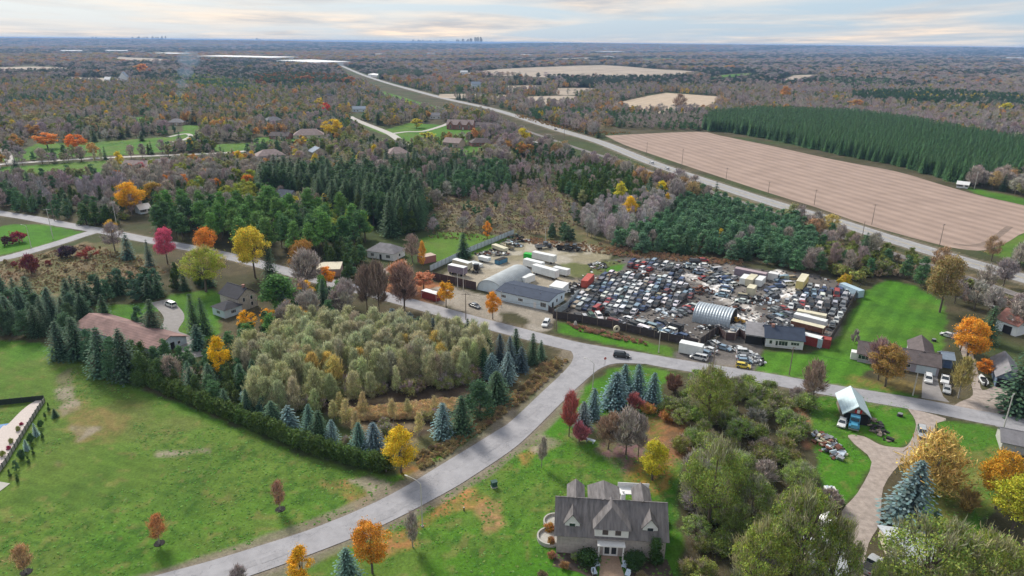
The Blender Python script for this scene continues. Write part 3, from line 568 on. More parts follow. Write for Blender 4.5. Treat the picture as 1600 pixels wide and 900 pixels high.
def make_proto(kind, lod, seed):
    r = np.random.default_rng(seed * 77 + lod * 7 + sum(map(ord, kind))); k = (1.0, .40, .10)[lod]; q = (1.0, 1.7, 3.6)[lod]; segs = None; cm = FOL; tm = BARK; w = WID[kind] / 2
    if kind == 'maple': P, c, B = crown_lobed(r, int(11000 * k), .017 * q, w * .86, .30, .92, shape_round, (70, 44, 22)[lod], .085); segs = broad_trunk(r, B)
    elif kind == 'oval': P, c, B = crown_lobed(r, int(9000 * k), .016 * q, w * .85, .18, .93, shape_egg, (64, 40, 20)[lod], .072); segs = broad_trunk(r, B, .16)
    elif kind == 'spread': P, c, B = crown_lobed(r, int(9000 * k), .017 * q, w * .92, .30, .88, shape_round, (120, 66, 30)[lod], .088, flat=.55, up=.7); P, c = airy(r, P, c, int(2200 * k), .10, .0022 * q, w * .92, .28, .9); segs = broad_trunk(r, B, .22, .022, 14)
    elif kind == 'bare':
        P, c, B = twig_crown(r, int(3300 * k ** .9), .15, .0015 * q * 1.1, w * .95, .28, .95, shape_round, (60, 44, 26)[lod]); cm = TWIG; segs = broad_trunk(r, B, .25, .014, (46, 20, 7)[lod])
    elif kind == 'barebirch':
        P, c, B = twig_crown(r, int(2600 * k), .11, .0015 * q * 1.2, w * .9, .25, .95, shape_egg, (40, 28, 16)[lod], up=1.6); cm = TWIG; tm = BARKP; segs = broad_trunk(r, B, .3, .012, (12, 6, 3)[lod])
    elif kind == 'spruce':
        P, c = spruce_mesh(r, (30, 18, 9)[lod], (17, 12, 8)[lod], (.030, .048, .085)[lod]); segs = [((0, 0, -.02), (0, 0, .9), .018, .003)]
    elif kind == 'pine':      # rounded young pine, tufted
        P, c, B = crown_lobed(r, int(8000 * k), .019 * q, w * .9, .12, .9, lambda t: max(.2, 1 - .75 * t ** 1.3), (60, 40, 20)[lod], .085, flat=.6, up=.9, hue=.08); segs = broad_trunk(r, B, .12, .014, 4)
    elif kind == 'tallpine':  # white pine: clean stem below, layered plumes above
        P, c, B = crown_lobed(r, int(8500 * k), .019 * q, w, .34, .95, lambda t: max(.2, 1 - .75 * t), (46, 32, 18)[lod], .085, flat=.45, up=1.0, hue=.08); segs = broad_trunk(r, B, .4, .013, 10)
    elif kind == 'cedar': P, c, B = crown_lobed(r, int(7000 * k), .016 * q, w * .75, .04, .93, shape_cone, (50, 34, 18)[lod], .085, flat=1.3, up=.5, hue=.08); segs = [((0, 0, -.02), (0, 0, .6), .02, .006)]
    elif kind == 'hedge': P, c, B = crown_lobed(r, int(3600 * k), .035 * q, w * .8, .12, .86, lambda t: max(.55, 1 - .4 * t), (30, 20, 14)[lod], .17, flat=1.1, up=.4, hue=.08); segs = [((0, 0, -.02), (0, 0, .5), .03, .01)]
    elif kind == 'poplar':
        P, c, B = crown_lobed(r, int(2600 * k), .0125 * q, w * .8, .12, .96, shape_plume, (44, 30, 16)[lod], .075, flat=1.5, up=.6)
        P2, c2, _ = twig_crown(r, int(3600 * k), .085, .0024 * q, w * .85, .08, .97, shape_plume, (50, 34, 18)[lod], up=1.8); P = np.concatenate([P, P2]); c = np.concatenate([c, c2 * np.array([1.1, 1.0, 1.3])]); segs = broad_trunk(r, B, .2, .011, 12); tm = BARKP
    elif kind == 'shrub': P, c, B = crown_lobed(r, int(3600 * k), .045 * q, w * .8, .15, .75, shape_round, (34, 22, 14)[lod], .20, flat=.8); P, c = airy(r, P, c, int(700 * k), .26, .006 * q, w * .85, .15, .8); segs = [((0, 0, -.03), (.1, 0, .5), .03, .01), ((0, 0, -.03), (-.1, .08, .5), .03, .01)]
    elif kind == 'bareshrub':
        P, c, B = twig_crown(r, int(3600 * k), .33, .007 * q, w * .8, .2, .8, shape_round, (26, 18, 12)[lod], up=1.2); cm = TWIG; segs = [((0, 0, -.03), (.1, 0, .4), .03, .01), ((0, 0, -.03), (-.1, .08, .4), .03, .01)]
    V, Fq, C3 = quads_to(P, c); TV, TF = tubes(segs, (6, 5, 4)[lod])
    return V, Fq, C3, cm, TV, TF, tm
NVAR = {0: 3, 1: 4, 2: 4}
def proto(kind, lod):
    if (kind, lod) not in PROTO:
        L = []
        for s in range(NVAR[lod]):
            V, Fq, C3, cm, TV, TF, tm = make_proto(kind, lod, s)
            L.append((arr_mesh('crown', V, Fq, [cm], C3), arr_mesh('trunk', TV, TF, [tm])))
        PROTO[(kind, lod)] = L
    return PROTO[(kind, lod)]
NAMES = {'maple': 'autumn_tree', 'oval': 'yellow_leaved_tree', 'spread': 'broadleaf_tree', 'bare': 'bare_tree', 'barebirch': 'bare_birch_tree', 'spruce': 'spruce_tree', 'pine': 'pine_tree', 'tallpine': 'white_pine_tree', 'cedar': 'cedar_tree', 'hedge': 'hedge_cedar', 'poplar': 'poplar_tree', 'shrub': 'leafy_bush', 'bareshrub': 'bare_bush'}
CATS = {'shrub': 'bush', 'bareshrub': 'bush', 'hedge': 'hedge'}
TREES = []; TS = 1.38
def plant_at(x, y, kind, h, w, tint, label, group=None, lod=None, name=None, z=0.0):
    d = proj(x, y, 0)[2]; px_h = h * FPX / d
    if lod is None: lod = 0 if px_h > 46 or (kind in ('shrub', 'bareshrub', 'hedge') and d < 190) else 1 if px_h > 20 else 2
    cm, tm = random.choice(proto(kind, lod)); w = w * (1.22 if kind == 'spruce' else 1.1); o = empty(name or NAMES[kind], (x, y, z), random.uniform(0, 6.28), (w / WID[kind], w / WID[kind], h)); o.rotation_euler = (random.uniform(-.035, .035), random.uniform(-.035, .035), o.rotation_euler.z)
    o['label'] = label; o['category'] = CATS.get(kind, 'tree')
    if group: o['group'] = group
    c = bpy.data.objects.new('crown', cm); link(c); c.parent = o; c['tint'] = [min(.9, float(t) * TS) for t in tint[:3]]
    t = bpy.data.objects.new('trunk', tm); link(t); t.parent = o
    TREES.append((x, y, w)); return o
def plant(px, py, top, wpx, kind, tint, label, group=None, **kw):
    """a tree by the place of its foot, the row of its tip and its width in the photograph"""
    x, y = G(px, py); h = height_for(px, py, top); w = wpx * proj(x, y, h * .5)[2] / FPX
    return plant_at(x, y, kind, h, w, tint, label, group, **kw)
# tints
ORANGE = (.52, .20, .03); GOLD = (.58, .33, .025); YEL = (.55, .42, .04); OLIVE = (.17, .20, .055); YGREEN = (.27, .30, .05); LIME = (.22, .28, .04)
RED = (.34, .045, .04); PINK = (.40, .09, .13); RUST = (.26, .11, .04); DARKSP = (.042, .085, .042); BLUESP = (.095, .155, .165); MIDSP = (.060, .115, .068)
PINEG = (.078, .155, .068); WPINE = (.105, .21, .055); CEDARG = (.062, .10, .028); GREYT = (.305, .268, .240); BROWNT = (.28, .22, .165); MAUVE = (.285, .243, .238); POPG = (.325, .355, .175); TAN = (.33, .24, .13)
def vary(t, a=.12):
    s = random.uniform(1 - a, 1 + a); return tuple(max(.01, c * s * random.uniform(1 - a * .5, 1 + a * .5)) for c in t)

# ------------------------------------------------------------------ uncountable plants: one object, instanced on its points
def scatter_object(name, pts, kinds, label, cat, lod=2, near=False):
    """pts rows: x, y, height, width, rot, kind index, tint r g b"""
    c = bpy.data.collections.new(name + '_pieces'); src = []
    n_of = {}
    for ki, (kd, ld) in enumerate([(k_, lod) for k_ in kinds] + ([(k_, 1) for k_ in kinds] if near else [])):
        for s in range(NVAR[2]):
            V, Fq, C3, cm, TV, TF, tm = make_proto(kd, ld, s); V2 = np.concatenate([V, TV]); F2 = np.concatenate([Fq, TF + len(V)])
            me = arr_mesh('piece', V2, F2, [cm, tm], np.concatenate([C3, np.ones((len(TV), 3))]), np.r_[np.zeros(len(Fq)), np.ones(len(TF))])
            o = bpy.data.objects.new('piece_%03d' % len(src), me); c.objects.link(o); src.append(kd)
    P = np.array(pts); n = len(P); me = bpy.data.meshes.new(name); me.vertices.add(n)
    me.vertices.foreach_set('co', np.stack([P[:, 0], P[:, 1], hillz(P[:, 0], P[:, 1])], 1).astype(np.float32).ravel())
    wid = np.array([WID[k] for k in kinds])[P[:, 5].astype(int)]
    a = me.attributes.new('scl', 'FLOAT_VECTOR', 'POINT'); a.data.foreach_set('vector', np.stack([P[:, 3] / wid, P[:, 3] / wid, P[:, 2]], 1).astype(np.float32).ravel())
    a = me.attributes.new('rotz', 'FLOAT', 'POINT'); a.data.foreach_set('value', P[:, 4].astype(np.float32))
    a = me.attributes.new('idx', 'INT', 'POINT'); dpt = proj(P[:, 0], P[:, 1])[2]; up_ = (P[:, 2] * FPX / np.maximum(dpt, 1) > 20) & near; a.data.foreach_set('value', ((P[:, 5] + up_ * len(kinds)) * NVAR[2] + RNG.integers(0, NVAR[2], n)).astype(np.int32))
    a = me.attributes.new('tint', 'FLOAT_COLOR', 'POINT'); a.data.foreach_set('color', np.concatenate([np.minimum(.9, P[:, 6:9] * TS), np.ones((n, 1))], 1).astype(np.float32).ravel())
    me.update(); o = bpy.data.objects.new(name, me); link(o); tag(o, label, cat, kind='stuff')
    ng = bpy.data.node_groups.new(name, 'GeometryNodeTree'); ng.interface.new_socket('Geometry', in_out='INPUT', socket_type='NodeSocketGeometry'); ng.interface.new_socket('Geometry', in_out='OUTPUT', socket_type='NodeSocketGeometry')
    N = ng.nodes; L = ng.links; gi = N.new('NodeGroupInput'); go = N.new('NodeGroupOutput'); ip = N.new('GeometryNodeInstanceOnPoints'); ci = N.new('GeometryNodeCollectionInfo')
    ci.inputs['Collection'].default_value = c; ci.inputs['Separate Children'].default_value = True; ci.inputs['Reset Children'].default_value = True
    L.new(gi.outputs[0], ip.inputs['Points']); L.new(ci.outputs[0], ip.inputs['Instance']); ip.inputs['Pick Instance'].default_value = True
    def na(nm, ty):
        x = N.new('GeometryNodeInputNamedAttribute'); x.data_type = ty; x.inputs['Name'].default_value = nm; return x.outputs['Attribute']
    L.new(na('idx', 'INT'), ip.inputs['Instance Index']); L.new(na('scl', 'FLOAT_VECTOR'), ip.inputs['Scale'])
    cx = N.new('ShaderNodeCombineXYZ'); L.new(na('rotz', 'FLOAT'), cx.inputs[2]); er = N.new('FunctionNodeEulerToRotation'); L.new(cx.outputs[0], er.inputs[0]); L.new(er.outputs[0], ip.inputs['Rotation'])
    L.new(ip.outputs[0], go.inputs[0]); md = o.modifiers.new('scatter', 'NODES'); md.node_group = ng
    return o
# ------------------------------------------------------------------ woods: zones traced in the photograph, nearer and more special ones first
NOGO = [STUBBLE, FIELD_B, YARD, TRUCKYARD, LOT, OUTLOT, DRIVE, EASTDRIVE, PAVEDRIVE, STREET_POLY] + FIELDS_FAR + LAWNS
NOGO += [GP([(930, 200), (1130, 206), (1200, 218), (1300, 241), (1400, 259), (1475, 282), (1540, 300), (1540, 310), (1475, 296), (1400, 274), (1200, 233), (1120, 218), (940, 222)]), GP([(925, 214), (1015, 238), (1090, 262), (1200, 298), (1275, 321), (1350, 347), (1450, 375), (1500, 387), (1600, 362), (1700, 350), (1700, 430), (1600, 412), (1500, 395), (1400, 372), (1300, 346), (1200, 316), (1090, 280), (1015, 255)]), GP([(528, 102), (562, 114), (600, 127), (650, 141), (700, 154), (775, 170), (790, 184), (740, 180), (690, 170), (640, 157), (590, 142), (545, 122)]), GP([(775, 168), (867, 196), (925, 216), (1015, 246), (1090, 272), (1200, 306), (1300, 336), (1420, 372), (1600, 424), (1600, 452), (1500, 424), (1400, 396), (1300, 366), (1200, 342), (1130, 322), (1090, 306), (1012, 282), (950, 266), (870, 238), (780, 198)]), GP([(540, 180), (600, 200), (640, 204), (700, 194), (700, 208), (625, 222), (622, 236), (600, 230), (560, 208)]), GP([(195, 250), (280, 244), (385, 236), (385, 248), (280, 257), (195, 264)])]
NOLINE = [(HWY, 9.5), (RAIL, 4.5), (ROAD, 5.0), (BRANCH, 5.0), (LOCAL, 6), (SUBURB, 6), (SUBURB2, 4)]
CLEAR = []     # (x, y, r): building plots, filled before the woods are planted
def W(*a): return a
mixwood = [W('bare', 4, MAUVE, 9, 14), W('bare', 3, GREYT, 8, 13), W('maple', 1.0, (.25, .25, .12), 8, 12), W('bare', 1.8, TAN, 8, 12), W('spruce', 1.0, DARKSP, 9, 15), W('pine', 1.5, PINEG, 7, 12), W('maple', .22, (.42, .24, .08), 8, 13), W('oval', .15, YEL, 8, 12), W('maple', .4, OLIVE, 8, 12)]
subwood = [W('bare', 3, GREYT, 7, 11), W('bare', 1.2, MAUVE, 7, 11), W('poplar', 1.2, (.30, .29, .16), 7, 10), W('maple', 1.6, (.25, .26, .12), 7, 10), W('pine', 1.6, PINEG, 6, 11), W('spruce', 1.3, DARKSP, 8, 13), W('cedar', 1.3, CEDARG, 6, 9), W('maple', .3, (.42, .24, .08), 8, 12), W('maple', .8, OLIVE, 8, 12), W('oval', .3, YEL, 8, 12)]
ZONES = [
 # polygon of the feet in photograph pixels, spacing, mix, phrase, group
 (GP([(1097, 202), (1122, 210), (1200, 224), (1300, 246), (1400, 265), (1475, 287), (1500, 290), (1600, 283), (1800, 300), (1800, 250), (1600, 232), (1500, 212), (1425, 196), (1330, 183), (1200, 178), (1110, 184)]), 4.3, [W('spruce', 1, (.055, .122, .045), 11.8, 13.8)], 'in the dense dark plantation beyond the stubble field'),
 (GP([(400, 136), (545, 136), (542, 124), (440, 120), (400, 124)]), 7, [W('pine', 6, (.05, .10, .045), 13, 16), W('spruce', 3, DARKSP, 12, 16), W('maple', 1, RUST, 13, 16)], 'in the dark evergreen belt far beyond the houses'),
 (GP([(588, 124), (662, 124), (660, 116), (590, 116)]), 6, [W('spruce', 1, DARKSP, 13, 17)], 'in the evergreen row beside the far highway'),
 (GP([(898, 137), (955, 137), (1040, 134), (1040, 128), (960, 128), (898, 130)]), 7, [W('spruce', 1, (.03, .06, .035), 12, 17)], 'in the evergreen windbreak below the rolling fields'),
 (GP([(818, 188), (950, 188), (960, 178), (830, 172)]), 7, [W('bare', 3, GREYT, 6, 9), W('pine', 3, PINEG, 6, 9), W('spruce', 1, DARKSP, 6, 9), W('oval', 1, YEL, 6, 9)], 'in the mixed thicket behind the highway'),
 (GP([(960, 206), (1098, 205), (1095, 182), (1010, 180), (950, 182)]), 6.5, [W('bare', 3, GREYT, 6, 9), W('pine', 4, PINEG, 6, 9), W('spruce', 1, DARKSP, 7, 10), W('shrub', 1, OLIVE, 3, 4)], 'in the thicket at the corner of the stubble field'),
 (GP([(1280, 140), (1400, 138), (1390, 129), (1280, 128)]), 9, [W('pine', 4, PINEG, 10, 14), W('spruce', 2, DARKSP, 10, 14), W('bare', 1, GREYT, 9, 12)], 'in the green clump beyond the plantation'),
 (GP([(1330, 160), (1480, 168), (1600, 174), (1750, 190), (1750, 165), (1600, 155), (1450, 147), (1330, 150)]), 8, [W('pine', 6, (.05, .105, .045), 11, 15), W('spruce', 3, DARKSP, 11, 15), W('oval', .5, YEL, 9, 12), W('bare', 1, GREYT, 9, 12)], 'in the long evergreen strip beyond the plantation'),
 (GP([(265, 98), (400, 100), (490, 104), (490, 98), (265, 92)]), 14, [W('spruce', 1, (.03, .05, .05), 13, 17)], 'in the dark row before the white warehouses'),
 (GP([(262, 134), (400, 150), (410, 140), (335, 122), (265, 122)]), 7, [W('pine', 4, PINEG, 9, 13), W('spruce', 2, DARKSP, 9, 13), W('maple', 1, YGREEN, 9, 12), W('bare', 1, GREYT, 9, 12)], 'in the green wood behind the smoke'),
 (GP([(405, 306), (470, 314), (560, 345), (612, 372), (655, 362), (668, 338), (640, 303), (570, 288), (480, 284), (410, 288)]), 5.2, [W('spruce', 6, (.042, .088, .038), 15, 20), W('tallpine', 1.5, (.05, .10, .04), 14, 18), W('cedar', 1.5, CEDARG, 11, 14)], 'in the tall dark spruce wood behind the white pines'),
 (GP([(236, 372), (300, 390), (400, 396), (480, 408), (535, 400), (580, 380), (545, 352), (430, 340), (300, 345), (240, 352)]), 7.2, [W('tallpine', 4, WPINE, 12, 19), W('tallpine', 2, (.065, .14, .05), 11, 16), W('maple', .3, YGREEN, 10, 13), W('spruce', .5, DARKSP, 12, 15)], 'in the bright white pine grove along the road'),
 (GP([(500, 428), (545, 438), (570, 412), (560, 395), (510, 400)]), 5.0, [W('cedar', 3, (.055, .095, .03), 8, 11), W('pine', 1, PINEG, 8, 10)], 'in the cedar clump beside the white bungalow'),
 (GP([(-60, 346), (0, 338), (60, 341), (130, 350), (185, 352), (225, 340), (215, 300), (120, 288), (-60, 290)]), 6.0, [W('barebirch', 4, (.28, .25, .26), 9, 13), W('bare', 4, MAUVE, 7, 11), W('cedar', 3, CEDARG, 6, 9), W('pine', 2, PINEG, 7, 10), W('spruce', 1, DARKSP, 9, 12), W('shrub', 1, OLIVE, 3, 4)], 'in the birch and evergreen wood beside the curving side road'),
 (GP([(220, 345), (400, 338), (400, 290), (350, 272), (200, 272), (160, 288)]), 6.5, [W('bare', 5, GREYT, 9, 13), W('cedar', 2, CEDARG, 7, 10), W('maple', 1.2, YGREEN, 9, 12), W('pine', 2, PINEG, 8, 11), W('maple', .8, ORANGE, 8, 11)], 'in the mixed wood below the red brick house'),
 (GP([(610, 318), (700, 312), (800, 298), (800, 268), (740, 256), (640, 250), (600, 262), (640, 300)]), 5.5, [W('cedar', 4, CEDARG, 7, 11), W('pine', 3, PINEG, 7, 11), W('spruce', 1.5, DARKSP, 9, 13), W('bare', 2, GREYT, 8, 11)], 'in the cedar belt above the rough meadow'),
 (GP([(800, 296), (870, 288), (915, 262), (900, 250), (800, 246)]), 6, [W('bare', 4, MAUVE, 6, 9), W('cedar', 2, CEDARG, 5, 8), W('bareshrub', 2, BROWNT, 3, 4), W('pine', 1, PINEG, 6, 8)], 'in the scrubby wood at the head of the rough meadow'),
 (GP([(862, 292), (900, 318), (935, 330), (1000, 325), (1010, 300), (960, 272), (900, 268)]), 4.8, [W('cedar', 5, (.065, .115, .025), 7, 10), W('pine', 1, PINEG, 7, 9), W('bare', 1, GREYT, 7, 9)], 'in the rounded cedar clump below the railway'),
 (GP([(895, 350), (920, 372), (960, 385), (1000, 372), (1050, 335), (1050, 318), (1000, 318), (930, 335)]), 4.0, [W('barebirch', 6, (.34, .315, .31), 8, 11), W('pine', 2.2, PINEG, 6, 9), W('oval', .2, YEL, 7, 9)], 'in the leafless birch stand beside the yellow trees'),
 (GP([(845, 362), (880, 362), (900, 380), (860, 378)]), 5, [W('pine', 3, (.06, .11, .06), 6, 8), W('bare', 1, GREYT, 6, 8)], 'on the edge of the meadow behind the truck yard'),
 (GP([(960, 388), (1000, 396), (1080, 405), (1160, 410), (1245, 424), (1280, 405), (1275, 378), (1215, 338), (1130, 322), (1060, 318), (1050, 340), (1000, 370)]), 4.6, [W('pine', 10, (.095, .185, .10), 7, 10), W('bare', 1, GREYT, 7, 9), W('spruce', .7, DARKSP, 8, 10), W('oval', .15, YEL, 6, 8)], 'in the blue-green pine wood behind the scrap yard'),
 (GP([(1225, 425), (1290, 430), (1340, 440), (1395, 442), (1440, 440), (1430, 415), (1350, 385), (1285, 365), (1280, 400)]), 5.2, [W('bare', 4, GREYT, 7, 11), W('shrub', 3, OLIVE, 3, 6), W('pine', 2.6, PINEG, 7, 10), W('maple', 1, OLIVE, 6, 9), W('bareshrub', 2, BROWNT, 3, 4)], 'in the scrub between the railway and the scrap yard'),
 (GP([(1440, 440), (1480, 470), (1520, 490), (1600, 505), (1700, 520), (1700, 500), (1600, 475), (1500, 442), (1420, 415)]), 6.0, [W('bare', 6, GREYT, 7, 11), W('bare', 3, BROWNT, 7, 10), W('shrub', 2, OLIVE, 3, 5), W('bareshrub', 1, BROWNT, 3, 4)], 'in the bare wood behind the rusty roofed barn'),
 (GP([(-80, 535), (0, 530), (60, 532), (95, 548), (130, 548), (145, 520), (100, 490), (0, 468), (-80, 470)]), 5.5, [W('spruce', 4, MIDSP, 9, 12), W('pine', 3, (.065, .12, .06), 8, 11), W('spruce', 2, DARKSP, 9, 12)], 'in the evergreen wood at the top of the sloping field'),
 (GP([(95, 498), (140, 505), (180, 500), (262, 470), (262, 448), (200, 447), (100, 462)]), 5.0, [W('spruce', 4, DARKSP, 8, 10), W('pine', 2, MIDSP, 8, 10)], 'in the dark evergreen row beside the brown weed field'),
 (GP([(270, 470), (330, 450), (330, 435), (262, 446)]), 5.0, [W('spruce', 2, DARKSP, 7, 9), W('cedar', 2, CEDARG, 7, 9), W('bare', 1, GREYT, 7, 9)], 'in the evergreens above the parked white car'),
 (GP([(340, 545), (400, 560), (470, 520), (545, 500), (560, 470), (500, 462), (440, 470), (430, 500), (400, 522), (345, 535)]), 5.5, [W('tallpine', 2, WPINE, 8, 10), W('pine', 3, PINEG, 6, 9), W('spruce', 2, MIDSP, 8, 11), W('bare', 1.5, GREYT, 8, 11), W('maple', .8, GOLD, 7, 9)], 'in the mixed trees below the stone house'),
 (GP([(150, 575), (195, 588), (260, 610), (330, 636), (395, 655), (405, 600), (345, 560), (300, 562), (240, 566), (190, 552), (150, 545)]), 4.0, [W('cedar', 4, CEDARG, 6, 8), W('pine', 2, PINEG, 5, 8), W('bare', .8, BROWNT, 6, 8), W('spruce', 1, MIDSP, 6, 8)], 'in the evergreens above the cedar hedge'),
 (GP([(362, 585), (395, 640), (440, 655), (490, 650), (520, 628), (600, 624), (690, 612), (740, 598), (760, 560), (740, 545), (600, 528), (480, 520), (430, 545), (390, 560)]), 2.7, [W('poplar', 8, POPG, 7.0, 11.0), W('poplar', 4, (.30, .345, .15), 6.5, 10.5), W('shrub', 1.5, (.24, .25, .10), 3, 5), W('barebirch', .35, (.36, .32, .25), 8, 10), W('poplar', .10, (.46, .38, .10), 8, 10)], 'in the pale yellow-green poplar grove by the bog'),
 (GP([(500, 640), (520, 690), (560, 700), (640, 690), (700, 660), (690, 645), (600, 645)]), 5, [W('bareshrub', 3, TAN, 2, 3), W('poplar', 3, (.36, .34, .14), 4, 7), W('shrub', 2, (.24, .24, .10), 2, 3.5)], 'in the reedy ground at the bog edge'),
 (GP([(655, 725), (640, 706), (700, 690), (760, 645), (820, 600), (845, 565), (880, 560), (872, 580), (820, 625), (760, 668), (700, 710)]), 3.4, [W('bareshrub', 6, (.25, .19, .11), 1.0, 1.8), W('shrub', 3, (.19, .16, .06), 1.0, 1.7)], 'in the dry weeds along the curving street'),
 (GP([(1040, 640), (1060, 606), (1120, 600), (1200, 612), (1268, 622), (1268, 700), (1285, 770), (1310, 800), (1315, 850), (1322, 960), (1060, 1000), (1052, 860), (1065, 800), (1048, 720)]), 4.6, [W('shrub', 6, (.19, .25, .065), 3.5, 5.5), W('bareshrub', 2, GREYT, 3, 4.5), W('spread', 2.4, (.20, .27, .07), 5, 7.5), W('shrub', 2, (.20, .22, .06), 3, 4.5), W('bare', .7, GREYT, 6, 8)], 'in the overgrown thicket beside the gravel drive'),
 (GP([(665, 372), (780, 378), (860, 366), (905, 350), (900, 300), (860, 290), (790, 292), (700, 308), (660, 345)]), 7.0, [W('bareshrub', 4, (.27, .22, .19), 1.5, 3), W('bare', 3, MAUVE, 5, 8), W('shrub', 3, (.19, .20, .09), 1.5, 3), W('pine', .7, PINEG, 4, 6), W('cedar', .5, CEDARG, 4, 6)], 'in the rough brown meadow'),
 (GP([(-60, 462), (60, 460), (200, 445), (262, 425), (215, 400), (130, 382), (0, 412), (-60, 425)]), 6.5, [W('bareshrub', 4, (.22, .15, .10), 1, 2), W('shrub', 2, (.20, .17, .07), 1, 1.8), W('shrub', .6, (.22, .06, .05), 1.5, 2.5)], 'in the brown weed field between the roads'),
 (GP([(870, 384), (960, 398), (1050, 404), (1160, 414), (1230, 428), (1250, 424), (1080, 405), (960, 388), (880, 374)]), 4.0, [W('bareshrub', 4, (.28, .20, .13), 1.2, 2.4), W('shrub', 2.5, (.2, .19, .07), 1.2, 2.4), W('pine', .6, PINEG, 3, 5), W('bare', .5, GREYT, 4, 6)], 'in the rusty brush behind the yard fence'),
]
BELT = (GP([(-400, 340), (400, 340), (680, 330), (1000, 320), (1420, 420), (1900, 520), (1900, 88), (-400, 70)]), subwood)
STUFF = {}; CAND = []
def blocked(x, y, pad=1.2):
    b = np.zeros(x.shape, bool)
    for p in NOGO:
        px = [q[0] for q in p]; py = [q[1] for q in p]; m = (x > min(px) - 6) & (x < max(px) + 6) & (y > min(py) - 6) & (y < max(py) + 6) & ~b
        if m.any(): b[m] = sdist(x[m], y[m], p) > -pad
    for ln, w in NOLINE:
        m = ~b
        if m.any():
            k = np.where(m)[0]; b[k] = pdist(x[k], y[k], ln) < w
    for cx, cy_, r in CLEAR: b |= (x - cx) ** 2 + (y - cy_) ** 2 < r * r
    return b
def grid_in(poly, sp):
    xs = [p[0] for p in poly]; ys = [p[1] for p in poly]
    gx, gy = np.meshgrid(np.arange(min(xs), max(xs), sp), np.arange(min(ys), max(ys), sp)); gx = gx.ravel(); gy = gy.ravel()
    gx = gx + RNG.uniform(-.42, .42, gx.shape) * sp; gy = gy + RNG.uniform(-.42, .42, gy.shape) * sp
    m = in_poly(gx, gy, poly); return gx[m], gy[m]
def pick(mix, x, y):
    n = len(x); wts = np.array([m[1] for m in mix], float); f = fnoise(x, y, 45.0); g = fnoise(x + 333, y - 120, 90.0)
    wt = np.tile(wts, (n, 1))
    for j, m in enumerate(mix):     # species keep company with their own kind
        ph = (f if j % 2 else g); wt[:, j] *= np.exp(5.0 * (vnoise(x + 57 * j, y - 91 * j, 38.0) - .5) * (1 if len(mix) > 3 else .3))
    cs = np.cumsum(wt, 1); u = RNG.random(n) * cs[:, -1]; return (u[:, None] > cs).sum(1)
def grow_zones():
    done = []
    for zi, (poly, sp, mix, phrase) in enumerate(ZONES):
        x, y = grid_in(poly, sp); m = ~blocked(x, y)
        for q in done: m &= ~in_poly(x, y, q)
        x, y = x[m], y[m]; ix = pick(mix, x, y)
        for a, b, j in zip(x, y, ix):
            kd, _, tint, h0, h1 = mix[j]; CAND.append((a, b, kd, RNG.uniform(h0, h1), tint, zi))
        done.append(poly)
    # general woods out to about 1.3 km, thinner with distance
    poly, mix = BELT
    for (d0, d1, sp) in ((150, 560, 6.3), (560, 900, 7.2), (900, 1500, 9.5)):
        gx, gy = np.meshgrid(np.arange(-1.0 * d1, 1.0 * d1, sp), np.arange(d0, d1, sp)); x = gx.ravel(); y = gy.ravel(); m = np.abs(x) < y * .86 + 30; x, y = x[m], y[m]
        x = x + RNG.uniform(-.42, .42, x.shape) * sp; y = y + RNG.uniform(-.42, .42, y.shape) * sp
        m = in_poly(x, y, poly); x, y = x[m], y[m]; m = ~blocked(x, y)
        for q in done: m &= ~in_poly(x, y, q)
        x, y = x[m], y[m]; m = fnoise(x, y, 30) > .30; x, y = x[m], y[m]
        px, py, _ = proj(x, y); right = px > 760
        i1 = pick(subwood, x, y); i2 = pick(mixwood, x, y); i3 = pick(leftwood, x, y)
        for a, b, j, k, rt in zip(x, y, i1, i2, right):
            if not rt and b > 620: CAND.append((a, b, *lw(a, b))); continue
            mm = mixwood[k] if rt else subwood[j]; CAND.append((a, b, mm[0], RNG.uniform(mm[3], mm[4]), mm[2], -1))
def lw(a, b):
    m = leftwood[int(pick(leftwood, np.array([a]), np.array([b]))[0])]; return m[0], RNG.uniform(m[3], m[4]), m[2], -1
WR = {'maple': (.7, 1.0), 'oval': (.5, .7), 'spread': (1.1, 1.4), 'bare': (.55, .8), 'barebirch': (.3, .42), 'spruce': (.5, .68), 'pine': (.6, .85), 'tallpine': (.45, .62), 'cedar': (.5, .7), 'poplar': (.42, .62), 'shrub': (1.1, 1.7), 'bareshrub': (1.2, 1.9)}
COLN = {ORANGE: 'orange', (.42, .24, .08): 'orange-brown', (.44, .25, .08): 'orange-brown', GOLD: 'golden', YEL: 'yellow', OLIVE: 'olive', YGREEN: 'yellow-green', RUST: 'rust-brown', MAUVE: 'mauve-grey', GREYT: 'grey', TAN: 'tan', BROWNT: 'brown'}
KN = {'maple': 'broadleaf tree', 'oval': 'oval-crowned tree', 'spread': 'spreading tree', 'bare': 'leafless tree', 'barebirch': 'leafless birch', 'spruce': 'spruce', 'pine': 'pine', 'tallpine': 'white pine', 'cedar': 'cedar', 'poplar': 'poplar', 'shrub': 'leafy bush', 'bareshrub': 'leafless bush'}
DEFC = {'spruce': 'dark green', 'pine': 'green', 'tallpine': 'bright green', 'cedar': 'green', 'poplar': 'yellow-green', 'barebirch': 'pale grey', 'shrub': 'olive', 'bareshrub': 'brown', 'spread': 'olive-green', 'bare': 'grey', 'maple': 'pale olive', 'oval': 'yellow'}
MAXK = {'maple': 230, 'oval': 200, 'spread': 80, 'bare': 290, 'barebirch': 240, 'spruce': 260, 'pine': 290, 'tallpine': 250, 'cedar': 230, 'poplar': 290, 'shrub': 230, 'bareshrub': 260}
LAND = []   # (x, y, phrase) landmarks for labels
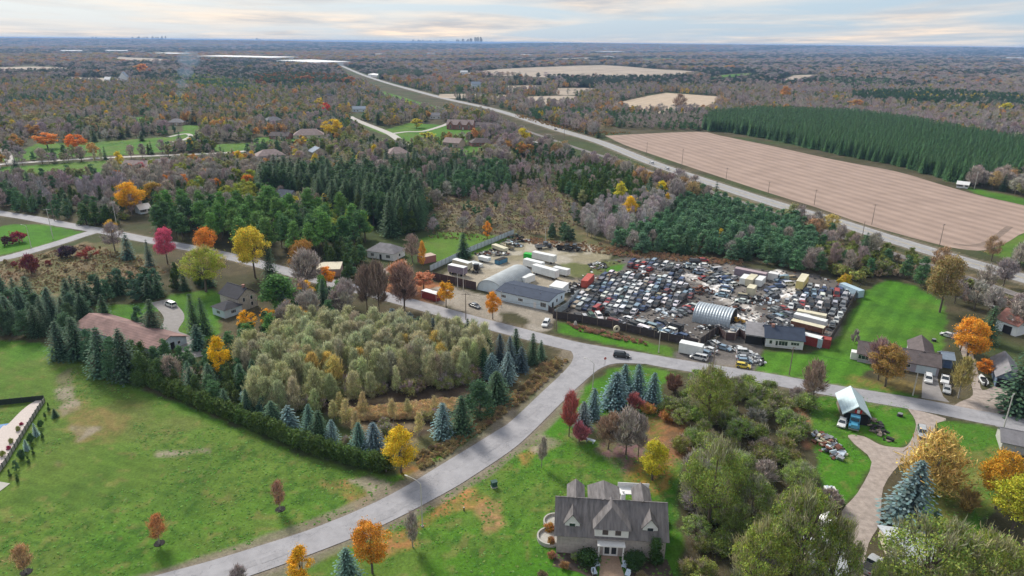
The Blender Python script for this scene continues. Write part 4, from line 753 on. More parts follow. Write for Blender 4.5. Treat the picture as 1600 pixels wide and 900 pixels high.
leftwood = [W('bare', 2.6, MAUVE, 8, 13), W('maple', .8, (.30, .27, .13), 8, 12), W('bare', 2.5, GREYT, 8, 12), W('bare', 1.5, TAN, 8, 12), W('spruce', 1.8, DARKSP, 9, 15), W('pine', 2.4, PINEG, 7, 12), W('maple', .25, (.44, .25, .08), 8, 13), W('maple', 1.2, (.24, .24, .11), 8, 12), W('maple', .8, OLIVE, 8, 12), W('oval', .4, YEL, 8, 12)]
def where(x, y, far):
    """the nearest landmark, worded"""
    best = min(LAND, key=lambda l: (l[0] - x) ** 2 + (l[1] - y) ** 2); d = math.hypot(best[0] - x, best[1] - y)
    return ('beside ' if d < 22 else 'near ' if d < 60 else 'in the woods beyond ') + best[2]
def plant_zones():
    grow_zones()
    C = np.array([(c[0], c[1], c[3]) for c in CAND]); px, py, dz = proj(C[:, 0], C[:, 1]); size = C[:, 2] * FPX / dz
    inside = (px > -30) & (px < 1630) & (py - size < 920)
    for k in KN: STUFF.setdefault(k, [])
    order = np.argsort(-size); cnt = {}; sel = []
    for i in order:
        c = CAND[i]
        if not (px[i] > -260 and px[i] < 1860): continue
        w = c[3] * random.uniform(*WR[c[2]])
        if c[2] in ('bare',) and c[5] == -1: w *= 1.15
        if inside[i] and cnt.get(c[2], 0) < MAXK[c[2]] and size[i] > 5: cnt[c[2]] = cnt.get(c[2], 0) + 1; sel.append((i, w))
        else: STUFF[c[2]].append((c[0], c[1], c[3], w, random.uniform(0, 6.28), c[2], *vary(c[4], .16)))
    labels = []
    for i, w in sel:
        c = CAND[i]; cn = COLN.get(c[4]) or DEFC[c[2]]; sz = 'tall ' if c[3] > 12.5 else 'low ' if c[3] < 2.6 else ''
        labels.append((sz + cn + ' ' + KN[c[2]], c))
    XY = np.array([(CAND[i][0], CAND[i][1]) for i, _ in sel])
    out = []
    for n, (i, w) in enumerate(sel):
        base, c = labels[n]; ph = ZONES[c[5]][3] if c[5] >= 0 else where(c[0], c[1], True)
        d = (XY[:, 0] - c[0]) ** 2 + (XY[:, 1] - c[1]) ** 2; d[n] = 1e9; lab = base + ' ' + ph
        for j in np.argsort(d)[:2]:
            o = CAND[sel[j][0]]
            if o[2] != c[2] and len(lab.split()) < 10: 
                o_ = labels[j][0].replace('tall ', '').replace('low ', '').strip(); lab = base + (' next to an ' if o_[0] in 'aeiou' else ' next to a ') + o_ + ' ' + ph; break
        lab = ' '.join(lab.split()[:16])
        out.append([n, i, w, lab, ph])
    by = {}
    for o in out: by.setdefault(o[3], []).append(o)
    for lab, g in by.items():     # look-alikes: tell them apart by where they stand in their own wood, and by height
        if len(g) < 2: continue
        X = np.array([px[o[1]] for o in g]); Y = np.array([py[o[1]] for o in g]); H = np.array([CAND[o[1]][3] for o in g]); k = min(7, max(2, len(g) // 3 + 1))
        cx = ((X - X.min()) / (X.max() - X.min() + 1e-6) * k * .999).astype(int); cy_ = (np.argsort(np.argsort(Y)) * 3 // len(g)); cells = {}
        for q, o in enumerate(g): cells.setdefault((int(cx[q]), int(cy_[q])), []).append(q)
        cols_ = {2: ['left', 'right'], 3: ['left', 'central', 'right']}.get(k) or [('leftmost' if t == 0 else 'rightmost' if t == k - 1 else 'central' if t == (k - 1) / 2 else 'left' if t < k / 2 - 1 and t == 1 else 'right' if t == k - 2 and t > k / 2 else 'centre-left' if t < (k - 1) / 2 else 'centre-right') for t in range(k)]
        for (a_, b_), qs in cells.items():
            qs.sort(key=lambda q: -H[q])
            for r_, q in enumerate(qs):
                hw = '' if len(qs) == 1 else 'tallest ' if r_ == 0 else 'shortest ' if r_ == len(qs) - 1 else 'second tallest ' if r_ == 1 else 'middling '
                b2 = lab.replace('tall ', '', 1) if hw else lab; t_ = hw + ['back ', 'mid-depth ', 'front '][b_] + cols_[a_] + ' ' + b2
                if len(t_.split()) > 16: t_ = hw + cols_[a_] + ' ' + b2
                if len(t_.split()) > 16: t_ = cols_[a_] + ' ' + lab
                g[q][3] = ' '.join(t_.split()[:16])
    for n, i, w, lab, ph in out:
        c = CAND[i]; plant_at(c[0], c[1], c[2], c[3], w, vary(c[4], .14), lab, group=KN[c[2]] + ' group ' + ph)
def far_woods():
    """beyond 1.5 km: grove after grove to the horizon, wider spaced and broader with distance"""
    pts = []; kinds = ['bare', 'pine', 'maple', 'spruce']; d = 1450.0
    while d < 30000:
        stp = max(11.0, d * .0085); n = int(d * 1.75 / stp); u = (np.arange(n) + RNG.uniform(-.5, .5, n)) * stp - d * .875; y = d + RNG.uniform(-.5, .5, n) * stp
        m = ~blocked(u, y, 8) if d < 6500 else np.ones(n, bool)
        f = fnoise(u, y, max(260, d * .10)); m &= f > (.26 if d < 4000 else .2)
        g = fnoise(u * 1.0 + 4000, y * .35, max(300, d * .12)); px = proj(u, y)[0]
        for a, b, gg, ff, P in zip(u[m], y[m], g[m], f[m], px[m]):
            r_ = random.random(); h = random.uniform(9, 15) * (1.15 if d > 6000 else 1)
            if gg > (.53 if P < 800 else .49): k = 1 if r_ < .5 else 3 if r_ < .8 else 0; 
            elif gg < .42 and P < 1150: k = 2 if r_ < .55 else 0
            else: k = 0 if r_ < .68 else 1 if r_ < .90 else 2
            t = {0: random.choice([MAUVE, MAUVE, GREYT, (.30, .23, .19)]), 1: (.05, .085, .05), 2: random.choice([(.40, .20, .06), (.33, .25, .07), (.24, .2, .07)]), 3: (.03, .055, .04)}[k]
            w = max(h * .8, stp * random.uniform(.9, 1.5)); pts.append((a, b, h, w, random.uniform(0, 6.28), k, *vary(t, .2)))
        d += stp * (1.25 if d < 4000 else 1.8)
    scatter_object('far_off_woods', pts, kinds, 'mauve, orange and dark green woodland running to the horizon', 'woods')
    return len(pts)
# ------------------------------------------------------------------ buildings
ROOF_SLATE = mat('roof_slate', (0.150, 0.140, 0.142), .9, noise=.42, nscale=1.0, detail=7, stretch=(2.2, .35, .35)); ROOF_NAVY = mat('roof_navy', (0.045, 0.06, 0.095), .85, noise=.2, nscale=.6, detail=7)
ROOF_BROWN = mat('roof_brown', (0.115, 0.095, 0.095), .9, noise=.25, nscale=.8, detail=7); ROOF_TAN = mat('roof_tan', (0.30, 0.235, 0.225), .9, noise=.2, nscale=.6); ROOF_DARK = mat('roof_dark', (0.05, 0.05, 0.06), .9, noise=.2, nscale=.8)
ROOF_GREY = mat('roof_grey', (0.21, 0.205, 0.22), .9, noise=.2, nscale=.6); ROOF_RUST = mat('rusty_sheet_roof', (0.26, 0.12, 0.095), .8, noise=.5, nscale=.45, detail=9, stripes=None)
ROOF_METAL = mat('pale_sheet_roof', (0.50, 0.62, 0.66), .55, .1, noise=.1, nscale=.5, stripes=('x', .6, .02)); ROOF_BLUEGREY = mat('roof_bluegrey', (0.24, 0.29, 0.36), .85, noise=.15)
ROOF_WHITE = mat('roof_white', (0.72, 0.72, 0.72), .7, noise=.12, nscale=.5)
W_STONE = mat('wall_stone', (0.40, 0.36, 0.34), .9, noise=.25, nscale=1.6, detail=8, bump=.03); W_WHITE = mat('wall_white', (0.72, 0.74, 0.76), .75, noise=.07, nscale=.8); W_BLUE = mat('wall_pale_blue', (0.60, 0.70, 0.78), .75, noise=.08, nscale=.6)
W_BRICK = mat('wall_brick', (0.27, 0.13, 0.11), .9, noise=.25, nscale=2); W_TAN = mat('wall_tan', (0.48, 0.38, 0.32), .9, noise=.12); W_CREAM = mat('wall_cream', (0.58, 0.53, 0.42), .85, noise=.12); W_MAUVE = mat('wall_mauve', (0.40, 0.37, 0.43), .8, noise=.1)
W_SLATEBLUE = mat('wall_slate_blue', (0.14, 0.19, 0.27), .8, noise=.12); W_BLUEWHITE = mat('wall_blue_white', (0.46, 0.54, 0.62), .85, noise=.25, nscale=.7, detail=8)
W_METAL = mat('corrugated_silver', (0.36, 0.41, 0.46), .5, .3, noise=.14, nscale=.5, stripes=('x', .9, .07)); W_GMETAL = mat('corrugated_grey', (0.33, 0.36, 0.38), .6, .2, noise=.16, nscale=.35, stripes=('y', .9, .04))
TRIM = mat('trim_white', (0.74, 0.74, 0.74), .6, noise=.05); DARK = mat('dark_opening', (0.018, 0.018, 0.02), .9, noise=.2); STEEL = mat('steel_grey', (0.30, 0.31, 0.33), .5, .5, noise=.15); CONC = mat('concrete', (0.42, 0.41, 0.39), .9, noise=.15, nscale=1.5)  # dark_opening paints the shade inside openings; plain dark doors use it too
BRICKTOP = mat('chimney_brick', (0.33, 0.18, 0.15), .9, noise=.25, nscale=3)
GLASS = bpy.data.materials.new('window_glass'); GLASS.use_nodes = True; _b = GLASS.node_tree.nodes['Principled BSDF']; _b.inputs['Base Color'].default_value = (.03, .04, .05, 1); _b.inputs['Roughness'].default_value = .08; _b.inputs['Specular IOR Level'].default_value = .8
WOODF = mat('dark_fence_board', (0.060, 0.050, 0.052), .85, noise=.3, nscale=1.2, stripes=('x', .28, .012)); BROWNF = mat('brown_fence_board', (0.085, 0.055, 0.055), .85, noise=.3, nscale=1.2, stripes=('x', .28, .012))
POSTW = mat('weathered_wood', (0.22, 0.18, 0.15), .9, noise=.25, nscale=3); POLEM = mat('pale_pole', (0.50, 0.49, 0.46), .7, noise=.12, nscale=2)
def frame_of(A, B):
    a = Vector(G(*A)); b = Vector(G(*B)); d = b - a; return a, d.length, math.atan2(d.y, d.x)
def plate(mb_mat, face, L, D, u, z, w, h, out, t):
    """a thin box on a wall; face f/b/l/r, u along the wall, z its sill"""
    mb = MB()
    if face == 'f': mb.box(u - w / 2, -out - t, z, u + w / 2, -out, z + h)
    elif face == 'b': mb.box(u - w / 2, D + out, z, u + w / 2, D + out + t, z + h)
    elif face == 'l': mb.box(-out - t, u - w / 2, z, -out, u + w / 2, z + h)
    else: mb.box(L + out, u - w / 2, z, L + out + t, u + w / 2, z + h)
    return mb
def add_window(root, face, L, D, u, z, w, h, trim=None):
    f = plate(None, face, L, D, u, z, w, h, .003, .06).build('window', trim or TRIM, root); p = plate(None, face, L, D, u, z + .09, w - .2, h - .18, .063, .015).build('pane', GLASS, f)
    if w > 1.5:
        for k in (-1, 1): plate(None, face, L, D, u + k * w / 6, z + .05, .06, h - .1, .078, .02).build('mullion', trim or TRIM, f)
    return f
def gable_roof(mb, x0, y0, x1, y1, z, rh, axis, ov=.45, t=.18, m=0):
    if axis == 'x':
        ym = (y0 + y1) / 2; s = rh / (ym - y0); e = z - ov * s
        mb.slab((x0 - ov, y0 - ov, e + .02), (x1 + ov, y0 - ov, e + .02), (x1 + ov, ym, z + rh + .02), (x0 - ov, ym, z + rh + .02), t, m); mb.slab((x1 + ov, y1 + ov, e + .02), (x0 - ov, y1 + ov, e + .02), (x0 - ov, ym, z + rh + .02), (x1 + ov, ym, z + rh + .02), t, m)
    else:
        xm = (x0 + x1) / 2; s = rh / (xm - x0); e = z - ov * s
        mb.slab((x0 - ov, y1 + ov, e + .02), (x0 - ov, y0 - ov, e + .02), (xm, y0 - ov, z + rh + .02), (xm, y1 + ov, z + rh + .02), t, m); mb.slab((x1 + ov, y0 - ov, e + .02), (x1 + ov, y1 + ov, e + .02), (xm, y1 + ov, z + rh + .02), (xm, y0 - ov, z + rh + .02), t, m)
def hip_roof(mb, x0, y0, x1, y1, z, rh, ov=.5, m=0):
    x0 -= ov; y0 -= ov; x1 += ov; y1 += ov; L = x1 - x0; D = y1 - y0; k = min(L, D) / 2
    if L >= D: r = [(x0 + k * .9, (y0 + y1) / 2, z + rh), (x1 - k * .9, (y0 + y1) / 2, z + rh)]
    else: r = [((x0 + x1) / 2, y0 + k * .9, z + rh), ((x0 + x1) / 2, y1 - k * .9, z + rh)]
    v = [(x0, y0, z), (x1, y0, z), (x1, y1, z), (x0, y1, z)] + r
    if L >= D: fs = [(0, 1, 5, 4), (1, 2, 5), (2, 3, 4, 5), (3, 0, 4)]
    else: fs = [(0, 1, 4), (1, 2, 5, 4), (2, 3, 5), (3, 0, 4, 5)]
    mb._add(v, fs + [(3, 2, 1, 0)], m)
HOUSES = []; NOGO_HOUSE = []
def house(name, label, A, B, depth, wh, rh, style='x', wall=W_WHITE, roof=ROOF_SLATE, wins=(), doors=(), ov=.45, chim=None, cat='house', land=None, group=None, vents=0, clear=True, z=0):
    a, L, ang = frame_of(A, B)
    if isinstance(depth, tuple): D = (Vector(G(*depth)) - Vector(G(*B))).length
    else: D = depth
    root = empty(name, (a.x, a.y, z), ang); tag(root, label, cat, group)
    w = MB()
    if style == 'x': w.prism([(0, -.3), (D, -.3), (D, wh), (D / 2, wh + rh - .05), (0, wh)], 'x', 0, L)
    elif style == 'y': w.prism([(0, -.3), (L, -.3), (L, wh), (L / 2, wh + rh - .05), (0, wh)], 'y', 0, D)
    else: w.box(0, 0, -.3, L, D, wh)
    w.build('wall', wall, root); r = MB()
    if style in 'xy': gable_roof(r, 0, 0, L, D, wh, rh, style, ov)
    elif style == 'h': hip_roof(r, 0, 0, L, D, wh + .01, rh, ov)
    else: r.slab((-ov, -ov, wh + .05), (L + ov, -ov, wh + .05), (L + ov, D + ov, wh + .05 + rh), (-ov, D + ov, wh + .05 + rh), .25)
    rf = r.build('roof', roof, root)
    if style in 'x': c = MB(); c.box(-ov - .02, D / 2 - .12, wh + rh + .005, L + ov + .02, D / 2 + .12, wh + rh + .06); c.build('ridge_cap', roof, rf)
    for (f, u, zz, ww, hh) in wins:
        span = L if f in 'fb' else D; add_window(root, f, L, D, u * span, zz, ww, hh)
    for (f, u, ww, hh, m) in doors:
        span = L if f in 'fb' else D; plate(None, f, L, D, u * span, 0, ww, hh, .004, .07).build('door', m, root)
    if chim:
        x, y, h = chim; c = MB(); c.box(x * L - .4, y * D - .35, wh, x * L + .4, y * D + .35, wh + rh + h); c.box(x * L - .46, y * D - .41, wh + rh + h, x * L + .46, y * D + .41, wh + rh + h + .12); c.build('chimney', BRICKTOP, rf)
    for k in range(vents):
        v = MB(); v.tube((L * (.25 + .5 * k), D * .3, wh), (L * (.25 + .5 * k), D * .3, wh + rh * .7 + .5), .09, .09, 6); v.build('vent_pipe', STEEL, rf)
    cx, cyy = a.x + math.cos(ang) * L / 2 - math.sin(ang) * D / 2, a.y + math.sin(ang) * L / 2 + math.cos(ang) * D / 2
    if clear:
        n = max(1, int(max(L, D) / min(L, D) + .5))
        for k in range(n):
            t = (k + .5) / n; fx, fy = (t * L, D / 2) if L > D else (L / 2, t * D); CLEAR.append((a.x + math.cos(ang) * fx - math.sin(ang) * fy, a.y + math.sin(ang) * fx + math.cos(ang) * fy, min(L, D) * .62 + 2.2))
    HOUSES.append((root, L, D)); LAND.append((cx, cyy, land)) if land else None
    return root, L, D
def dormer(root, xc, w, yf, yb, zb, wh, rh, wall, roof, nwin=1, hipf=False):
    mb = MB(); x0, x1 = xc - w / 2, xc + w / 2; mb.box(x0, yf, zb, x1, yb, zb + wh); mb.prism([(x0, zb + wh), (x1, zb + wh), (xc, zb + wh + rh)], 'y', yf, yb) if not hipf else None
    d = mb.build('dormer', wall, root); r = MB()
    if hipf:
        o = .4; z = zb + wh; v = [(x0 - o, yf - o, z), (x1 + o, yf - o, z), (x1 + o, yb, z), (x0 - o, yb, z), (xc, yf + w * .42, z + rh), (xc, yb, z + rh)]
        r._add(v, [(0, 1, 4), (1, 2, 5, 4), (3, 0, 4, 5), (2, 3, 5), (3, 2, 1, 0)])
    else: gable_roof(r, x0, yf, x1, yb, zb + wh, rh, 'y', .25, .1)
    r.build('dormer_roof', roof, d)
    for k in range(nwin):
        u = xc + (k - (nwin - 1) / 2) * w * .38; f = MB(); f.box(u - .62, yf - .05, zb + wh * .18, u + .62, yf - .002, zb + wh * .9); f = f.build('window', TRIM, d); p = MB(); p.box(u - .5, yf - .07, zb + wh * .18 + .12, u + .5, yf - .052, zb + wh * .9 - .12); p.build('pane', GLASS, f)
    return d
def vault(name, label, A, B, depth, h, axis, mtl, endm, land=None, open_right=False, group=None):
    a, L, ang = frame_of(A, B); D = depth if not isinstance(depth, tuple) else (Vector(G(*depth)) - Vector(G(*B))).length
    root = empty(name, (a.x, a.y, 0), ang); tag(root, label, 'arched shed', group); n = 18; S, T = (D, L) if axis == 'x' else (L, D)
    arc = [(S / 2 - S / 2 * math.cos(math.pi * i / n), h * math.sin(math.pi * i / n) ** .8) for i in range(n + 1)]; inn = [(S / 2 + (p[0] - S / 2) * .975, p[1] * .97) for p in arc]
    mb = MB(); mb.prism(arc + inn[::-1], axis, 0, T); mb.build('shell', mtl, root, smooth=False)
    for k, t in enumerate((.35, T - .45)):
        e = MB(); e.prism(inn, axis, t, t + .1); nm = 'end_wall'; e.build(nm, DARK if (open_right and k == 1) else endm, root)  # an open end is a dark panel painted as the shaded interior
    cx, cyy = a.x + math.cos(ang) * L / 2 - math.sin(ang) * D / 2, a.y + math.sin(ang) * L / 2 + math.cos(ang) * D / 2; CLEAR.append((cx, cyy, max(L, D) * .5)); LAND.append((cx, cyy, land)) if land else None
    return root, L, D
def fence(name, label, pts, h, m, step=3.0, postm=POSTW, proud=.05, world=False, cat='fence', gap=0.0, t=.06, rails=False):
    P = pts if world else [G(*p) for p in pts]; a0 = Vector(P[0]); root = empty(name, (a0.x, a0.y, 0)); tag(root, label, cat)
    np_ = 0
    for (ax, ay), (bx, by) in zip(P[:-1], P[1:]):
        a = Vector((ax, ay)); b = Vector((bx, by)); L = (b - a).length; ang = math.atan2(by - ay, bx - ax); n = max(1, round(L / step)); s = L / n
        mb = MB(); mb.box(0, -t / 2, gap, L, t / 2, h); p = mb.build('panel', m, root, loc=(a.x - a0.x, a.y - a0.y, 0), rz=ang)
        if rails:
            rr = MB(); rr.box(0, -t, h - .08, L, t, h + .02); rr.box(0, -t, .15, L, t, .25); rr.build('rail', postm, root, loc=(a.x - a0.x, a.y - a0.y, 0), rz=ang)
        for k in range(n):
            if np_ > 90: break
            np_ += 1; q = a + (b - a) * k / n; mb = MB(); mb.box(-.07, -.1, 0, .07, .1, h + .12); mb.build('post', postm, root, loc=(q.x - a0.x, q.y - a0.y, 0), rz=ang)
    return root
# --- the brick house in front
fr, FL, FD = house('brick_house', 'wide grey brick house with charcoal shingles and three front dormers', (869, 863), (1038, 874), 9.2, 4.4, 4.0, 'x', W_STONE, ROOF_SLATE, ov=.5, land='the grey brick house', cat='house',
    wins=[('l', .5, 1.2, 1.2, 1.6), ('r', .5, 1.2, 1.2, 1.6)])
dormer(fr, FL * .14, 2.6, .9, 5.0, 4.4, 1.6, 1.7, TRIM, ROOF_SLATE); dormer(fr, FL * .855, 2.6, .9, 5.0, 4.4, 1.6, 1.7, TRIM, ROOF_SLATE); dormer(fr, FL * .50, 5.8, -.3, 5.2, 4.3, 1.7, 2.6, TRIM, ROOF_SLATE, 2, True)
for (u, w_) in ((.17, 2.8), (.44, 5.4), (.80, 3.0)):
    q = MB(); q.box(FL * u - w_ / 2, FD * .52, 6.6, FL * u + w_ / 2, FD * .96, 7.4); q = q.build('rear_dormer', TRIM, fr); q2 = MB(); gable_roof(q2, FL * u - w_ / 2, FD * .5, FL * u + w_ / 2, FD + .5, 7.45, 1.15, 'y', .25, .12); q2.build('dormer_roof', ROOF_SLATE, q)
q = MB(); q.box(FL * .59, FD * .5, 7.4, FL * .63, FD * .6, 9.6); q.tube((FL * .61, FD * .55, 9.6), (FL * .61, FD * .55, 10.1), .2, .2, 8); q.build('chimney', TRIM, fr)
q = MB(); q.box(FL * .59, FD + .4, 6.0, FL * .9, FD + 2.6, 6.15); q.box(FL * .59, FD + 2.5, 6.15, FL * .9, FD + 2.6, 7.1); q.build('balcony', TRIM, fr)
q = MB(); q.box(FL * .50 - 2.4, -1.5, 3.1, FL * .50 + 2.4, -.05, 3.3); pc = q.build('porch_roof', TRIM, fr)
for k in (-1, 1):
    q = MB(); q.tube((FL * .5 + k * 2.1, -1.3, 0), (FL * .5 + k * 2.1, -1.3, 3.1), .14, .14, 10); q.build('column', TRIM, fr)
q = MB(); q.box(FL * .5 - 1.3, -.10, .1, FL * .5 + 1.3, -.01, 2.7); dr = q.build('door', TRIM, fr)
for k in (-1, 1): q = MB(); q.box(FL * .5 + k * .6 - .42, -.13, .5, FL * .5 + k * .6 + .42, -.11, 2.4); q.build('pane', GLASS, dr)
hx = Vector(G(869, 863)); fang = fr.rotation_euler.z
def fl(x, y): return (hx.x + math.cos(fang) * x - math.sin(fang) * y, hx.y + math.sin(fang) * x + math.cos(fang) * y)
PAVER = mat('tan_pavers', (0.36, 0.25, 0.18), .9, noise=.2, nscale=3, detail=8)
o_ = poly_sheet('front_path', [fl(FL * .5 - 1.5, 0), fl(FL * .5 - 2.6, -9), fl(FL * .5 - 2.8, -22), fl(FL * .5 + 3.0, -22), fl(FL * .5 + 2.8, -9), fl(FL * .5 + 1.5, 0)], .05, PAVER)
poly_sheet('flower_bed', [fl(0, 0), fl(-.6, -3.5), fl(4, -4.5), fl(6.6, -6), fl(6.6, -14), fl(7.2, 0)], .03, mat('bed_soil', (0.075, 0.055, 0.045), .95, noise=.3, nscale=2)); poly_sheet('flower_bed', [fl(FL * .5 + 2.2, 0), fl(FL * .5 + 3.2, -6), fl(FL - 4, -4.5), fl(FL + 1, -4), fl(FL + .5, 0)], .03, MATS['bed_soil'])
TERR = mat('pale_terrace', (0.40, 0.39, 0.36), .85, noise=.12)
for i, (x, y, r_) in enumerate(((-.3, 7.6, 2.3), (-1.2, 3.4, 2.4))):
    c = fl(x, y); mb = MB(); mb.prism([(r_ * math.cos(t * math.pi / 10), r_ * math.sin(t * math.pi / 10)) for t in range(20)], 'z', 0, .35); mb.prism([(r_ * 1.0 * math.cos(t), r_ * math.sin(t)) for t in [math.pi * (.5 + k / 12) for k in range(13)]] + [(r_ * .88 * math.cos(t), r_ * .88 * math.sin(t)) for t in [math.pi * (1.5 - k / 12) for k in range(13)]], 'z', .352, .8)
    o = mb.build('round_terrace', TERR, loc=(c[0], c[1], 0), rz=fang); tag(o, ('pale curved terrace by the back corner of the brick house', 'pale curved terrace halfway along the side of the brick house')[i], 'terrace')
CUSH = mat('pale_blue_cushion', (0.55, 0.66, 0.78), .8, noise=.05)
for i, (x, y, tx) in enumerate(((-2.35, -2.6, 'back chair on the lawn side'), (-2.9, -4.6, 'front chair on the lawn side'), (2.3, -2.5, 'back chair on the thicket side'), (2.75, -4.5, 'front chair on the thicket side'))):
    c = fl(FL * .5 + x, y); rt = empty('garden_chair', (c[0], c[1], 0), fang + (0.35 if x < 0 else -.35)); tag(rt, 'pale blue garden chair, ' + tx + ' of the front path', 'chair', 'pale garden chairs along the front path')
    rt.scale = (.72, .72, .72); s = MB(); s.box(-.6, -.55, .35, .6, .45, .5); s.build('seat', CUSH, rt); s = MB(); s._add([(-.6, .42, .45), (.6, .42, .45), (.5, .75, 1.25), (-.5, .75, 1.25), (-.6, .55, .45), (.6, .55, .45), (.5, .85, 1.22), (-.5, .85, 1.22)], [(0, 1, 2, 3), (7, 6, 5, 4), (0, 4, 5, 1), (1, 5, 6, 2), (2, 6, 7, 3), (3, 7, 4, 0)]); s.build('backrest', CUSH, rt)
    for sx in (-.52, .52):
        s = MB(); s.box(sx - .05, -.5, 0, sx + .05, -.4, .35); s.build('leg', TRIM, rt); s = MB(); s.box(sx - .05, .35, 0, sx + .05, .45, .35); s.build('leg', TRIM, rt); s = MB(); s.box(sx - .08, -.5, .6, sx + .08, .5, .66); s.build('armrest', TRIM, rt)
fence('garden_railing', 'black railing across the tan front path', [fl(FL * .5 - 3.0, -12), fl(FL * .5 + 3.0, -12)], .9, mat('black_rail', (.03, .03, .03), .6), 1.5, MATS['black_rail'], world=True, t=.03, cat='railing')
fence('garden_railing', 'low black railing beside the flower bed of the brick house', [fl(FL * .5 - 3.1, -4.5), fl(FL * .5 - 3.1, -13)], .9, MATS['black_rail'], 1.5, MATS['black_rail'], world=True, t=.03, cat='railing')
# --- around the yards
house('workshop', 'long pale blue workshop with a navy roof facing the gravel lot', (776, 468), (857, 486), (880, 469), 3.5, .9, 'x', W_BLUE, ROOF_NAVY, [('f', .14, 1.3, 1.9, 1.1), ('f', .47, 1.3, 1.9, 1.1), ('f', .90, 1.0, 2.2, 1.6), ('r', .5, 1.3, 1.2, 1.3), ('r', .8, 1.3, 1.2, 1.3)], [('f', .745, 1.1, 2.2, TRIM), ('r', .25, 1.1, 2.2, DARK)], .35, land='the pale blue workshop', vents=2, cat='workshop')
house('site_hut', 'low white-roofed hut behind the pale blue workshop', (858, 458), (878, 462), 5.5, 2.8, .4, 's', W_WHITE, ROOF_WHITE, ov=.1, cat='hut')
vault('arched_shed', 'grey arched metal shed behind the brown board fence', (745, 453), (785, 462), 22, 4.7, 'y', W_GMETAL, W_BLUE, 'the grey arched shed')
vault('arched_shed', 'silver ribbed arched shed standing among the scrapped cars', (1081, 502), (1139, 514), 10.5, 4.9, 'x', W_METAL, W_METAL, 'the silver arched shed', open_right=True)
house('ranch_house', 'white ranch house with a navy roof at the scrap yard gate', (1195, 541), (1254, 547), 8.5, 3.1, 2.2, 'x', W_WHITE, ROOF_NAVY, [('f', .14, 1.0, .9, 1.2), ('f', .30, .6, .8, 1.6), ('f', .47, .8, 2.6, 1.5), ('f', .78, 1.2, 2.4, 1.0), ('r', .5, 1.0, 1.5, 1.2)], [('f', .22, 1.0, 2.1, TRIM)], chim=(.2, .45, .5), land='the white ranch house', cat='house')
house('open_shed', 'grey open-fronted shed joined to the scrap yard gate', (1164, 536), (1191, 540), 8.5, 3.0, .8, 's', W_WHITE, ROOF_GREY, doors=[('f', .5, 5.0, 2.6, DARK)], ov=.3, cat='shed')  # its wide door plate is no door: painted shade of the open front
rl, RLL, RLD = house('long_ranch_house', 'long mauve-grey ranch house with a brown roof across the road', (1339, 565), (1465, 588), 8.5, 2.9, 2.0, 'x', W_MAUVE, ROOF_BROWN, [('f', .07, 1.0, 2.8, 1.3), ('f', .33, 1.0, 1.6, 1.2), ('f', .56, 1.1, 1.2, 1.0), ('f', .63, 1.1, 1.2, 1.0)], [('f', .85, 4.8, 2.3, W_BLUE), ('f', .48, 1.0, 2.1, TRIM)], ov=.5, land='the long ranch house', vents=2, cat='house')
mb = MB(); x0, x1 = RLL * .66, RLL * .66 + 6.0; mb.prism([(x0, 0), (x1, 0), (x1, 2.9), ((x0 + x1) / 2, 5.0), (x0, 2.9)], 'y', RLD - .4, RLD + 8); wg = mb.build('rear_wing', W_MAUVE, rl); mb = MB(); gable_roof(mb, x0, RLD * .5, x1, RLD + 8, 2.9, 2.2, 'y', .4); mb.build('wing_roof', ROOF_BROWN, wg)
mb = MB(); mb.box(-1.8, 1.0, 0, -.05, 3.2, 2.2); mb.build('side_porch', TRIM, rl)
house('blue_shed', 'slate blue garden shed behind the long ranch house', (1471, 574), (1487, 576), 4.4, 2.9, 1.1, 'x', W_SLATEBLUE, ROOF_BLUEGREY, doors=[('f', .5, 1.6, 2.1, mat('door_blue', (.08, .13, .24), .6))], cat='shed', land='the slate blue shed')
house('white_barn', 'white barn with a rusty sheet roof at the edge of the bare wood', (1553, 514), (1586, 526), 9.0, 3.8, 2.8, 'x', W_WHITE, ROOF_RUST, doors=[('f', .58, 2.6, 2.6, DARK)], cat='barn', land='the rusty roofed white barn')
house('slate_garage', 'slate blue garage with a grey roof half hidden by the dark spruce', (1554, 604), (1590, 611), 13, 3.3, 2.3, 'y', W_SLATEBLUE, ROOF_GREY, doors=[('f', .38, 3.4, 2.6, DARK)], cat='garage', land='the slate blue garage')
mr, ML_, MD_ = house('metal_roof_barn', 'small open-fronted barn with a pale metal roof beside the road', (1317, 660), (1354, 665), 9.5, 3.0, 2.1, 'y', POSTW, ROOF_METAL, doors=[('f', .5, 5.4, 2.8, DARK)], ov=.6, cat='barn', land='the pale metal roofed barn')  # front has no door: the dark plate paints the shade inside
mb = MB(); mb.box(ML_ * .40, -.16, 3.0, ML_ * .40 + .45, -.09, 3.9); mb.build('flag', mat('flag_red', (.5, .03, .03), .7), mr); mb = MB(); mb.box(ML_ * .40 + .46, -.16, 3.0, ML_ * .40 + 1.1, -.09, 3.9); mb.build('flag', TRIM, mr); mb = MB(); mb.box(ML_ * .40 + 1.11, -.16, 3.0, ML_ * .40 + 1.55, -.09, 3.9); mb.build('flag', MATS['flag_red'], mr)
house('cellar_building', 'narrow grey building with a blue gable cut by the photo edge', (1563, 704), (1600, 712), 7, 2.5, 1.6, 'x', CONC, ROOF_GREY, cat='outbuilding')
_a = Vector(G(243, 557)); _c = Vector(G(119, 519)); _d = (_c - _a).normalized(); _q = _a + Vector((_d.y, -_d.x)) * 10.5; _pb = proj(_q.x, _q.y)
